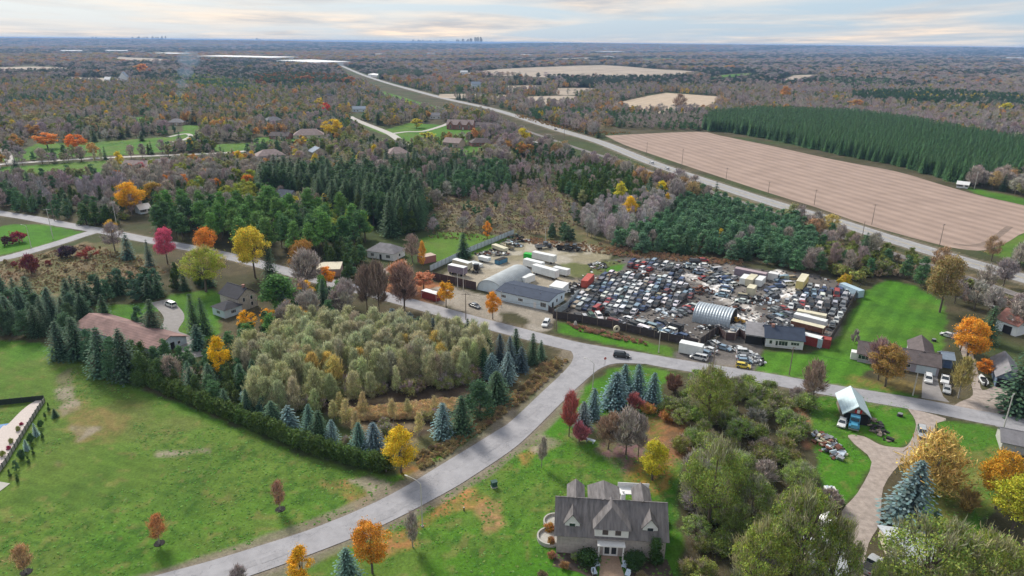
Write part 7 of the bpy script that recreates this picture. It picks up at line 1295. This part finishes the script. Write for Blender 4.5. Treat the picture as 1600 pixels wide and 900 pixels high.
# ------------------------------------------------------------------ trees one can point to: foot x, foot y, top y, width, kind, tint, label
NT = [
 (627, 738, 661, 56, 'oval', (.55, .40, .03), 'bright yellow tree at the end of the cedar hedge beside the street'),
 (582, 896, 814, 72, 'maple', (.50, .24, .035), 'orange and olive tree on the verge at the bottom of the photo'), (474, 925, 853, 46, 'oval', GOLD, 'golden tree at the lower edge beside the street'), (546, 930, 854, 62, 'spruce', (.085, .15, .12), 'blue-green spruce between the golden and the orange tree'),
 (438, 797, 751, 20, 'barebirch', (.34, .20, .14), 'thin rust-coloured sapling in the field, nearest the bare driveway'), (249, 850, 806, 25, 'barebirch', (.46, .22, .10), 'orange sapling with a black mulch ring in the field'), (41, 895, 850, 28, 'barebirch', (.42, .27, .15), 'tan sapling near the lower corner of the field'),
 (645, 855, 800, 22, 'barebirch', GREYT, 'leafless sapling on the lawn below the tall street lamp'), (846, 730, 684, 14, 'barebirch', GREYT, 'leafless sapling on the lawn near the bare dirt patch'), (375, 925, 884, 26, 'bare', MAUVE, 'twiggy bush at the lower edge of the street'),
 (1019, 750, 685, 50, 'oval', (.40, .36, .03), 'yellow-green tree among the fallen leaves behind the brick house'),
 (960, 636, 580, 56, 'spruce', BLUESP, 'broad blue spruce, widest of the four at the junction'), (975, 614, 568, 36, 'spruce', BLUESP, 'slim blue spruce behind the widest one at the junction'), (996, 622, 567, 38, 'spruce', BLUESP, 'tallest blue spruce of the four at the junction'), (1018, 634, 580, 38, 'spruce', BLUESP, 'grey-blue spruce furthest along the verge of the four at the junction'),
 (926, 653, 605, 32, 'spruce', BLUESP, 'small pointed blue spruce beside the red shrub'), (910, 669, 625, 34, 'spruce', (.12, .15, .16), 'pale blue-grey spruce between the red shrub and the pointed spruce'), (889, 682, 612, 28, 'bare', (.34, .10, .09), 'vivid red upright tree beside the street'),
 (905, 690, 660, 34, 'bareshrub', (.40, .14, .17), 'pinkish bush below the blue-grey spruce'), (978, 710, 640, 48, 'bare', GREYT, 'leafless tree over the purple fallen leaves'), (950, 702, 645, 42, 'bare', (.26, .18, .13), 'brown leafless tree beside the purple fallen leaves'), (997, 714, 650, 26, 'bare', MAUVE, 'thin leafless tree next to the yellow-green tree'),
 (990, 640, 615, 34, 'bareshrub', (.36, .13, .13), 'reddish brush at the foot of the blue spruces'), (1012, 645, 628, 30, 'shrub', (.36, .22, .05), 'gold-brown bush below the blue spruces'), (1045, 654, 638, 40, 'shrub', (.32, .16, .05), 'rust and gold bush beside the thicket'), (1052, 612, 585, 34, 'bareshrub', (.22, .13, .10), 'brown bush on the verge next to the big olive tree'),
 (1108, 668, 568, 84, 'spread', (0.190, 0.235, 0.050), 'big olive-green tree at the road end of the thicket'), (1145, 640, 585, 44, 'spread', (0.181, 0.215, 0.067), 'smaller olive tree beside the road next to the big one'), (1104, 832, 678, 118, 'spread', (0.190, 0.245, 0.056), 'very large olive-green tree beside the brick house'), (1168, 850, 742, 84, 'spread', (0.152, 0.206, 0.056), 'olive tree right behind the very large one'),
 (1235, 925, 742, 136, 'spread', (0.181, 0.235, 0.050), 'huge olive tree filling the thicket beside the gravel drive'), (1180, 950, 812, 110, 'spread', (0.228, 0.284, 0.056), 'lime-tinged tree at the bottom of the thicket'), (1290, 955, 800, 86, 'spread', (0.200, 0.254, 0.056), 'olive tree overhanging the pale sheeted shed'),
 (1440, 955, 808, 190, 'spread', (0.190, 0.245, 0.056), 'wide olive tree over the pale grey roofed building'), (1515, 965, 822, 150, 'spread', (0.219, 0.274, 0.056), 'wide olive tree at the bottom beside the gold trees'), (1375, 955, 868, 60, 'spread', (0.162, 0.215, 0.056), 'smaller olive tree at the foot of the gravel drive'), (1590, 960, 850, 100, 'spread', (0.238, 0.254, 0.067), 'yellowish tree in the lower right corner'),
 (1413, 822, 717, 84, 'spruce', (.11, .165, .17), 'large frosty blue spruce beside the gravel drive'), (1450, 768, 672, 94, 'poplar', (.46, .36, .10), 'leaning half-bare tree with thin gold leaves by the gravel drive'), (1555, 795, 704, 74, 'maple', (.44, .25, .03), 'rust-gold tree on the lawn below the road'), (1580, 832, 738, 92, 'maple', (.32, .32, .03), 'lime-gold tree in front of the rust-gold one'), (1510, 800, 765, 40, 'bareshrub', (.34, .24, .09), 'thin tan bush between the blue spruce and gold trees'),
 (1463, 814, 797, 15, 'shrub', DARKSP, 'small dark round bush on the lawn beside the blue spruce'),
 (1583, 644, 524, 68, 'spruce', (.05, .095, .055), 'large dark spruce at the roadside by the slate blue garage'), (1510, 566, 494, 66, 'maple', (.56, .27, .03), 'big golden-orange tree behind the slate blue shed'), (1537, 588, 560, 30, 'maple', ORANGE, 'small orange tree beside the boat'),
 (1383, 604, 537, 64, 'maple', (.28, .18, .055), 'brown-gold tree in front of the long ranch house'), (1372, 594, 530, 44, 'bare', (.26, .17, .17), 'mauve leafless tree against the long ranch house'), (1497, 622, 560, 28, 'barebirch', (.32, .27, .10), 'thin tree between the two driveways'), (1335, 537, 515, 16, 'bareshrub', GREYT, 'little grey bush on the lawn by the board fence'),
 (1269, 632, 566, 38, 'bare', (.27, .20, .16), 'leafless tree at the roadside opposite the ranch lawn'), (1468, 488, 394, 66, 'maple', (.26, .20, .08), 'large brown willow-like tree between railway and mown lawn'), (1319, 449, 426, 25, 'shrub', (.42, .32, .03), 'round yellow bush behind the side board fence'), (1349, 408, 362, 21, 'spruce', DARKSP, 'lone dark spruce beside the railway'),
 (1438, 446, 396, 30, 'pine', PINEG, 'green pine next to the large brown willow-like tree'), (1541, 535, 476, 36, 'spruce', (.05, .10, .05), 'dark spruce between the golden-orange tree and white barn'), (1590, 520, 470, 40, 'bare', GREYT, 'leafless tree behind the white barn'), (1375, 430, 405, 40, 'shrub', (.15, .17, .06), 'olive bush below the railway'), (1500, 548, 510, 40, 'bare', MAUVE, 'mauve leafless tree behind the golden-orange tree'),
 (207, 334, 282, 50, 'maple', (.60, .34, .02), 'big gold tree above the bend of the side road'), (243, 322, 281, 34, 'maple', (.33, .22, .04), 'rust-olive tree behind the big gold one'), (262, 412, 352, 40, 'maple', (.50, .10, .17), 'rose-pink tree between two dark evergreens'), (323, 402, 354, 42, 'maple', (.58, .24, .04), 'bright orange tree behind the yellow-green vase-shaped tree'),
 (322, 456, 382, 80, 'spread', (0.294, 0.333, 0.050), 'wide yellow-green vase-shaped tree behind the stone house'), (399, 434, 349, 62, 'maple', (.52, .42, .05), 'tall yellow tree beside the road near the white pines'), (473, 440, 371, 54, 'maple', (.30, .17, .045), 'rust and olive tree beside the road near the cedars'), (480, 452, 392, 50, 'bare', GREYT, 'leafless tree in front of the rust and olive tree'),
 (201, 405, 362, 25, 'spruce', (.06, .11, .09), 'blue-green spruce at the edge of the brown weed field'), (235, 416, 372, 18, 'spruce', (.05, .09, .075), 'narrow blue-green spruce beside the rose-pink tree'), (423, 434, 374, 28, 'spruce', DARKSP, 'narrow dark spruce next to the tall yellow tree'), (510, 449, 416, 38, 'maple', (.62, .26, .02), 'low orange tree before the pink outbuilding'),
 (180, 392, 350, 34, 'bare', MAUVE, 'grey leafless tree on the verge of the side road'), (175, 372, 342, 22, 'maple', (.5, .33, .06), 'small gold tree where the side roads meet'), (49, 426, 393, 30, 'shrub', (.16, .05, .04), 'dark red bush in the brown weed field'), (30, 379, 361, 28, 'shrub', (.28, .05, .06), 'crimson bush on the green triangle'), (12, 383, 368, 20, 'shrub', (.10, .06, .05), 'dark purple bush at the edge of the green triangle'),
 (105, 402, 381, 34, 'shrub', (.06, .04, .045), 'blackish bush along the side road verge'), (140, 404, 386, 40, 'bareshrub', (.30, .09, .07), 'red-brown brush beside the blackish bush'),
 (135, 350, 318, 27, 'cedar', (.05, .10, .028), 'dense cedar, first of three in the dark clump'), (151, 351, 316, 28, 'cedar', (.05, .10, .028), 'dense cedar, middle of three in the dark clump'), (168, 351, 319, 27, 'cedar', (.05, .10, .028), 'dense cedar, last of three in the dark clump before the utility pole'),
 (348, 590, 523, 37, 'oval', (.62, .40, .015), 'brilliant golden larch behind the long barn'), (268, 600, 556, 28, 'barebirch', (.32, .26, .22), 'pale leafless tree just behind the hedge, nearest the barn'), (300, 608, 574, 26, 'barebirch', (.34, .27, .22), 'pale leafless tree behind the hedge, second from the barn'),
 (163, 586, 508, 52, 'spruce', MIDSP, 'large spruce before the long barn, left one of a pair'), (202, 594, 510, 54, 'spruce', (.06, .10, .065), 'large spruce before the long barn, right one of a pair'), (124, 560, 492, 46, 'spruce', (.045, .09, .05), 'spruce at the blind end of the long barn'), (240, 524, 466, 40, 'spruce', (.05, .085, .05), 'big spruce between the long barn and the winding driveway'),
 (217, 512, 476, 24, 'pine', (.07, .15, .07), 'bright little pine beside the big spruce at the driveway'), (306, 520, 456, 30, 'spruce', (.045, .085, .045), 'tall spruce beside the dark roofed wing'), (322, 522, 463, 28, 'spruce', (.04, .08, .04), 'second tall spruce beside the dark roofed wing'), (310, 545, 505, 30, 'spruce', (.05, .10, .07), 'blue-green spruce below the driveway bend'), (26, 486, 452, 24, 'shrub', (.22, .07, .05), 'rust-red tree crown among the evergreens'),
 (437, 495, 428, 66, 'tallpine', (.07, .16, .04), 'wide bright pine beside the road above the gold tree'), (490, 488, 460, 24, 'maple', GOLD, 'gold tree above the poplar grove'), (525, 482, 458, 30, 'maple', (.55, .30, .04), 'small gold-orange tree beside the road above the poplars'), (445, 500, 478, 30, 'maple', (.42, .22, .06), 'tan-gold tree at the edge of the poplars'),
 (697, 480, 438, 32, 'maple', (.55, .30, .03), 'golden tree beside the dark red container'), (770, 499, 454, 31, 'maple', (.56, .26, .03), 'golden-orange tree before the pale blue workshop'), (574, 488, 416, 32, 'bare', (.20, .15, .12), 'tall leafless tree over the orange leaves, first of three'), (593, 492, 410, 34, 'bare', (.20, .15, .12), 'tall leafless tree over the orange leaves, second of three'), (632, 485, 414, 48, 'bare', (.24, .16, .13), 'wide leafless tree over the orange leaves, third of three'),
 (625, 452, 408, 40, 'bare', (.46, .26, .16), 'pinkish half-bare tree near the brown board fence'), (662, 452, 424, 40, 'maple', (.46, .20, .11), 'salmon-pink maple in front of the brown board fence'), (660, 420, 374, 14, 'oval', (.56, .30, .05), 'narrow orange tree beside the small lawn'), (645, 410, 368, 30, 'bare', (.26, .20, .17), 'leafless tree beside the white bungalow'),
 (724, 402, 361, 26, 'spruce', (.035, .075, .04), 'dark spruce alone on the small lawn'), (761, 374, 344, 17, 'oval', (.60, .28, .05), 'small orange tree behind the pale metal fence'),
 (982, 350, 304, 28, 'oval', (.66, .44, .02), 'brightest yellow tree above the leafless birches'), (969, 322, 282, 24, 'oval', (.50, .46, .05), 'lime-yellow tree behind the brightest yellow one'), (1032, 312, 281, 24, 'oval', (.58, .48, .03), 'yellow tree beside the highway end of the cedars'), (1006, 310, 291, 16, 'oval', (.62, .40, .03), 'small yellow tree between two larger yellow ones'),
 (1297, 362, 336, 30, 'bare', (.42, .34, .10), 'yellowish thin tree beside the highway'), (1062, 176, 147, 24, 'bare', (.27, .19, .14), 'lone leafless tree at the edge of the far stubble field'), (224, 116, 99, 24, 'maple', (.62, .26, .04), 'bright orange tree behind the white chapel'), (1225, 157, 134, 20, 'maple', (.48, .25, .07), 'orange tree in the mauve wood beyond the plantation'),
 (1336, 172, 155, 26, 'maple', (.46, .25, .09), 'pale orange tree just behind the plantation'), (1571, 180, 160, 24, 'maple', (.56, .50, .04), 'yellow tree beyond the plantation near the photo edge'), (1493, 178, 163, 24, 'maple', (.45, .40, .08), 'yellow-green tree beyond the plantation'), (481, 132, 117, 28, 'maple', (.36, .15, .06), 'rust tree in front of the dark evergreen belt'), (548, 133, 119, 22, 'maple', (.42, .18, .07), 'red-brown tree at the end of the dark evergreen belt'),
 (120, 236, 208, 40, 'maple', (.62, .20, .03), 'vivid orange tree on the upper lawn'), (75, 232, 206, 40, 'maple', (.60, .24, .05), 'orange tree beside the vivid one on the upper lawn'), (521, 216, 184, 36, 'maple', (.58, .42, .03), 'tall yellow tree beside the tan roofed house'), (510, 180, 160, 16, 'maple', (.55, .08, .05), 'small red tree in the mauve wood'), (501, 172, 152, 20, 'maple', (.48, .36, .05), 'yellow tree beside the small red one'), (667, 226, 206, 38, 'maple', (.45, .42, .05), 'yellow bushy tree on the suburb lawn'), (817, 228, 198, 28, 'maple', (.50, .42, .04), 'yellow tree before the bright white flat shed'),
 (221, 275, 252, 18, 'maple', (.42, .08, .12), 'crimson tree against the red brick house'), (370, 252, 236, 22, 'maple', ORANGE, 'orange tree at the end of the local road'), (651, 200, 184, 20, 'oval', (.50, .42, .05), 'small yellow tree by the suburb lawn'), (591, 195, 173, 14, 'spruce', DARKSP, 'dark spruce beside the curving suburb road'), (190, 216, 190, 16, 'spruce', DARKSP, 'dark spruce pair member on the upper lawn'), (222, 220, 203, 12, 'spruce', DARKSP, 'small dark spruce on the upper lawn'), (281, 228, 203, 14, 'spruce', DARKSP, 'narrow dark spruce beside the court'), (309, 228, 204, 14, 'spruce', DARKSP, 'dark spruce on the far side of the court'), (304, 194, 167, 18, 'spruce', DARKSP, 'tall spruce before the smoke'),
 (98, 560, 500, 44, 'spruce', (.05, .095, .06), 'broad spruce in the row before the long barn, furthest from the gable'), (182, 596, 520, 44, 'pine', (.07, .14, .07), 'bushy pine between the two large spruces before the long barn'), (225, 600, 548, 44, 'cedar', (.065, .115, .035), 'dense cedar between the long barn gable and the hedge'), (252, 604, 560, 40, 'cedar', (.06, .11, .035), 'dense cedar behind the hedge near the barn gable'), (146, 566, 508, 34, 'pine', (.06, .13, .07), 'pine beside the spruces before the long barn'),
 (26, 268, 247, 20, 'spruce', DARKSP, 'spruce where the lane meets the local road'),
]
r4 = [(385, 638, 610, 30, 'bluish'), (412, 648, 618, 24, 'blue-green'), (427, 668, 625, 30, 'green'), (452, 672, 632, 26, 'pale blue'), (484, 682, 630, 24, 'blue-green'), (500, 692, 640, 30, 'dark green'), (520, 700, 655, 22, 'pale blue'), (562, 708, 659, 26, 'blue-green'), (586, 712, 659, 32, 'deep blue'), (692, 682, 628, 30, 'pale blue'), (721, 678, 616, 34, 'dark green'), (749, 650, 590, 42, 'deep green'), (776, 628, 578, 36, 'dark green'), (769, 592, 550, 24, 'pale blue'), (793, 598, 548, 24, 'frosty blue'), (815, 580, 540, 20, 'dark blue'), (832, 568, 520, 20, 'dark green'),
      (585, 515, 483, 20, 'dark'), (600, 520, 488, 18, 'dark green'), (615, 530, 480, 30, 'slate blue'), (640, 528, 486, 24, 'dark blue'), (655, 534, 492, 22, 'dark green'), (670, 532, 484, 22, 'dark blue'), (678, 545, 496, 20, 'slate blue'), (702, 538, 497, 24, 'deep green'), (731, 545, 496, 18, 'dark'), (760, 560, 520, 24, 'dark green'), (782, 565, 520, 20, 'dark blue'), (806, 560, 512, 22, 'dark green'), (798, 575, 524, 20, 'slate blue'), (756, 585, 542, 22, 'deep green'), (845, 560, 530, 12, 'small green')]
SPT = {'bluish': (.08, .14, .13), 'blue-green': (.07, .14, .11), 'green': MIDSP, 'pale blue': (.12, .19, .19), 'dark green': (.045, .085, .045), 'deep blue': (.09, .14, .16), 'deep green': (.045, .095, .045), 'frosty blue': (.12, .18, .18), 'dark blue': (.055, .085, .095), 'dark': (.04, .065, .05), 'slate blue': (.075, .11, .125), 'small green': MIDSP}
for i, (x, y, t, w, c) in enumerate(r4):
    ph = 'in the row behind the hedge' if i < 9 else 'at the bog corner by the street' if i < 13 else 'at the street end of the grove' if i < 17 else 'in the row between road and poplars'
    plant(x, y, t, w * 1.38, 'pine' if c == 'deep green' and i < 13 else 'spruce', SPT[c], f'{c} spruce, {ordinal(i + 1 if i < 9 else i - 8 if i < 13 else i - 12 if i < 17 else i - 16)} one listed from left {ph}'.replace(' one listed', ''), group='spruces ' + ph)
for t in NT: plant(*t)
MUL = mat('mulch', (.02, .018, .018), .95)
for px, py, tx in ((438, 796, 'rust-coloured sapling'), (249, 849, 'orange sapling'), (41, 894, 'tan sapling')):
    x, y = G(px, py); mb = MB(); mb.prism([(.95 * math.cos(k * math.pi / 8), .95 * math.sin(k * math.pi / 8)) for k in range(16)], 'z', 0, .06); o = mb.build('mulch_ring', MUL, loc=(x, y, 0)); tag(o, 'black mulch ring around the ' + tx, 'mulch')
# cedar hedge
hl = spline(GP([(192, 588), (228, 601), (262, 613), (300, 630), (332, 643), (366, 657), (400, 671), (436, 686), (470, 699), (505, 712), (540, 722), (575, 731), (612, 739)]), 10); acc = 0; last = Vector(hl[0]); n = 0
names_ = ['first stretch from the barn', 'stretch below the pale leafless trees', 'middle stretch', 'stretch below the blue spruces', 'last stretch beside the yellow tree']
TOT = sum((Vector(b) - Vector(a)).length for a, b in zip(hl[:-1], hl[1:])); run = 0.0
for a, b in zip(hl[:-1], hl[1:]):
    run += (Vector(b) - Vector(a)).length
    if run >= acc:
        acc += 1.25; k = min(4, int(run / TOT * 5)); plant_at(a[0] + random.uniform(-.25, .25), a[1] + random.uniform(-.25, .25), 'hedge', random.uniform(3.8, 4.8), random.uniform(2.6, 3.3), vary((.062, .105, .026), .12), 'clipped green cedar, ' + ordinal(n + 1) + ' from the barn end of the long hedge', group='hedge cedars, ' + names_[k], lod=1 if n % 3 else 0); n += 1
# planting round the brick house
PL = [(-.8, -1.5, 1.5, 2.0, 'shrub', (.30, .17, .06), 'rust-brown bush at the lawn corner of the brick house'), (3.2, -1.4, 1.4, 1.8, 'shrub', (.22, .30, .08), 'pale green grass clump under the front windows'), (FL - 4.2, -1.3, 1.3, 1.7, 'shrub', (.32, .30, .10), 'tan grass clump under the far front windows'), (1.5, -3.8, 1.2, 2.2, 'bareshrub', (.30, .18, .08), 'low brown bush in front of the flower bed'),
      (-1.4, 5.4, 2.0, 2.6, 'shrub', (.36, .22, .04), 'gold-brown bush between the two curved terraces'), (-.9, 2.0, 1.8, 1.8, 'shrub', (.28, .17, .04), 'gold-brown bush along the side of the brick house'), (FL * .42, FD + 4, 3.4, 3.2, 'shrub', (.085, .02, .035), 'burgundy tree crown behind the brick house'), (FL + .5, FD + 1.0, 2.4, 3.0, 'shrub', (.05, .03, .03), 'dark bush at the back corner of the brick house')]
for x, y, h, w, k, t, l in PL: c = fl(x, y); plant_at(c[0], c[1], k, h, w, t, l)
for x, lb in ((FL * .5 - 3.9, 'rounded dark clipped bush on the lawn side of the front door'), (FL * .5 + 4.3, 'rounded dark clipped bush on the thicket side of the front door')):
    c = fl(x, -1.9); plant_at(c[0], c[1], 'hedge', 2.5, 3.9, (.030, .065, .018), lb, name='clipped_bush', lod=0)
c = fl(FL - 1.6, -1.1); plant_at(c[0], c[1], 'hedge', 5.4, 2.3, (.035, .075, .02), 'tall dark columnar cedar at the front of the brick house', name='columnar_cedar', lod=0)
for i, (x, y) in enumerate(((-2.2, -6.6), (FL * .5 + 5, -5.2), (FL - 3, -6), (5.4, -8.5), (FL * .5 + 7.5, -9))): c = fl(x, y); plant_at(c[0], c[1], 'bareshrub', 1.4, 2.4, vary((.20, .16, .10)), ['low brown bush on the lawn before the flower bed', 'low brown bush beyond the front path', 'brown bush at the thicket corner of the front bed', 'dry bush beside the tan path', 'dry bush low in the front thicket'][i])
# garden corner
GC = [(77, 643, 629, 6, 'cedar', 'narrow dark cedar at the top of the garden row'), (87, 652, 638, 12, 'spruce', 'dark little spruce outside the garden row'), (71, 653, 644, 6, 'cedar', 'second narrow cedar of the garden row'), (64, 668, 655, 11, 'shrub', 'dark green bush beside the terrace railing'), (57, 681, 660, 11, 'spruce', 'pale blue little spruce, upper one beside the terrace'), (67, 686, 672, 6, 'cedar', 'narrow cedar beside the upper pale blue spruce'), (49, 692, 675, 12, 'shrub', 'mid green bush between the two pale blue spruces'), (42, 704, 686, 10, 'spruce', 'pale blue little spruce, lower one beside the terrace'), (53, 711, 697, 6, 'cedar', 'narrow cedar beside the lower pale blue spruce'), (35, 718, 700, 14, 'shrub', 'green bush below the lower pale blue spruce'), (26, 735, 718, 12, 'pine', 'little pine low in the garden row'), (45, 724, 712, 7, 'cedar', 'narrow dark cedar low in the garden row'), (16, 745, 733, 7, 'cedar', 'narrow cedar at the foot of the garden row'), (28, 753, 741, 7, 'cedar', 'last narrow cedar of the garden row'),
      (34, 665, 659, 7, 'r', 'crimson plant on the terrace'), (29, 674, 664, 8, 'y', 'yellow-green grass clump on the terrace'), (18, 693, 683, 9, 'y', 'second yellow-green grass clump on the terrace'), (14, 703, 696, 9, 'r', 'second crimson plant on the terrace'), (5, 714, 703, 10, 'y', 'third yellow-green grass clump on the terrace')]
for x, y, t, w, k, l in GC:
    kd = k if k not in 'ry' else 'shrub'; tn = {'cedar': (.05, .10, .03), 'spruce': (.17, .26, .27) if 'pale' in l else DARKSP, 'shrub': (.05, .11, .035), 'pine': PINEG, 'r': (.30, .03, .06), 'y': (.22, .26, .06)}[k]; plant(x, y, t, w, kd, tn, l, lod=1)
# round-crowned field edge trees of the right hand bare wood, reeds
def reeds():
    pts = []
    for poly, n_, tt, h in ((GP([(545, 645), (600, 640), (690, 630), (730, 628), (700, 645), (640, 655), (560, 658)]), 1800, (.50, .38, .22), 2.2), (GP([(660, 735), (640, 712), (700, 690), (760, 645), (820, 600), (850, 565), (888, 562), (872, 582), (820, 625), (760, 668), (700, 712)]), 1500, (.36, .28, .15), 1.1), (GP([(885, 505), (945, 519), (1000, 532), (1010, 540), (950, 528), (905, 518)]), 160, (.36, .22, .16), 1.2),
                            (GP([(-60, 462), (60, 460), (200, 445), (262, 425), (215, 400), (130, 382), (0, 412), (-60, 425)]), 1800, (.34, .26, .16), .8), (GP([(665, 372), (780, 378), (860, 366), (905, 350), (900, 300), (860, 290), (790, 292), (700, 308), (660, 345)]), 2200, (.30, .23, .15), 1.0), (GP([(820, 380), (990, 404), (1160, 416), (1160, 408), (990, 392), (830, 372)]), 900, (.36, .24, .15), 1.2), 
                            (GP([(805, 183), (870, 200), (925, 213), (990, 208), (935, 206), (860, 190), (806, 178)]), 500, (.34, .22, .09), 2.2)):
        xs = [p[0] for p in poly]; ys = [p[1] for p in poly]; x = RNG.uniform(min(xs), max(xs), n_ * 4); y = RNG.uniform(min(ys), max(ys), n_ * 4); m = in_poly(x, y, poly); x, y = x[m][:n_], y[m][:n_]
        b = blocked(x, y, -.5) if poly[0][1] < 300 and False else np.zeros(x.shape, bool)
        for a, c in zip(x[~b], y[~b]): hh = h * random.uniform(.35, .75); pts.append((a, c, hh, hh * random.uniform(1.4, 2.4), random.uniform(0, 6.28), 0, *vary(tt, .2)))
    scatter_object('dry_grass', pts, ['bareshrub'], 'tan reeds and dry weeds in the bog, meadows and verges', 'dry grass', lod=1)
reeds()
def weeds():
    pts = []
    for li, dens in ((9, 5000), (10, 2500), (12, 900), (11, 500)):
        poly = LAWNS[li]; x = RNG.uniform(-220, 160, 60000); y = RNG.uniform(70, 240, 60000); m = in_poly(x, y, poly) & (fnoise(x - 200, y + 80, 22.0) > .46) & (RNG.random(x.shape) < .9); x, y = x[m][:dens], y[m][:dens]
        for a, c in zip(x, y): h = random.uniform(.05, .13); pts.append((a, c, h, random.uniform(.3, .75), random.uniform(0, 6.28), 0, *vary(random.choice([(.10, .24, .03), (.08, .20, .03), (.14, .24, .05)]), .2)))
    scatter_object('lawn_weeds', pts, ['shrub'], 'tufts of weeds and fallen leaves in the mown grass', 'grass', lod=2)
weeds()
LAND = LAND or [(0, 400, 'the meadow')]
plant_zones()
import time as _t
STF = {'bare': ('leafless_wood', 'mass of mauve-grey leafless trees too many to count', 'woods'), 'evergreen': ('evergreen_wood', 'mass of dark green conifers too many to count', 'woods')}
def rest(name, kk, label, cat):
    pts = []
    for i, k in enumerate(kk):
        for p in STUFF.get(k, []): pts.append((*p[:5], i, *p[6:]))
    if pts: scatter_object(name, pts, kk, label, cat, near=True)
    return len(pts)
ns = [rest('leafless_wood', ['bare', 'barebirch'], 'mass of mauve-grey leafless trees filling the middle distance', 'woods'),
 rest('evergreen_wood', ['spruce', 'pine', 'cedar', 'tallpine'], 'mass of dark green conifers, plantation and woods', 'woods'),
 rest('autumn_wood', ['maple', 'oval', 'spread', 'poplar'], 'mass of orange, yellow and olive crowns in the woods', 'woods'),
 rest('undergrowth', ['shrub', 'bareshrub'], 'low brown and olive brush', 'undergrowth')]
nf = far_woods(); print('STUFF', ns, nf, len(TREES))
# ------------------------------------------------------------------ air
hz = MB(); hz.box(-26000, -2000, -1.8, 26000, 47500, 96.0)
hm = bpy.data.materials.new('air'); hm.use_nodes = True; hn = hm.node_tree.nodes
for n in list(hn):
    if n.type != 'OUTPUT_MATERIAL': hn.remove(n)
pv = hn.new('ShaderNodeVolumePrincipled'); pv.inputs['Color'].default_value = (0.38, 0.60, 1.0, 1); pv.inputs['Density'].default_value = 7.0e-5; pv.inputs['Anisotropy'].default_value = 0.0
hm.node_tree.links.new(pv.outputs[0], [n for n in hn if n.type == 'OUTPUT_MATERIAL'][0].inputs['Volume'])
tag(hz.build('haze', hm), 'thin blue air between camera and horizon', 'haze', kind='stuff')
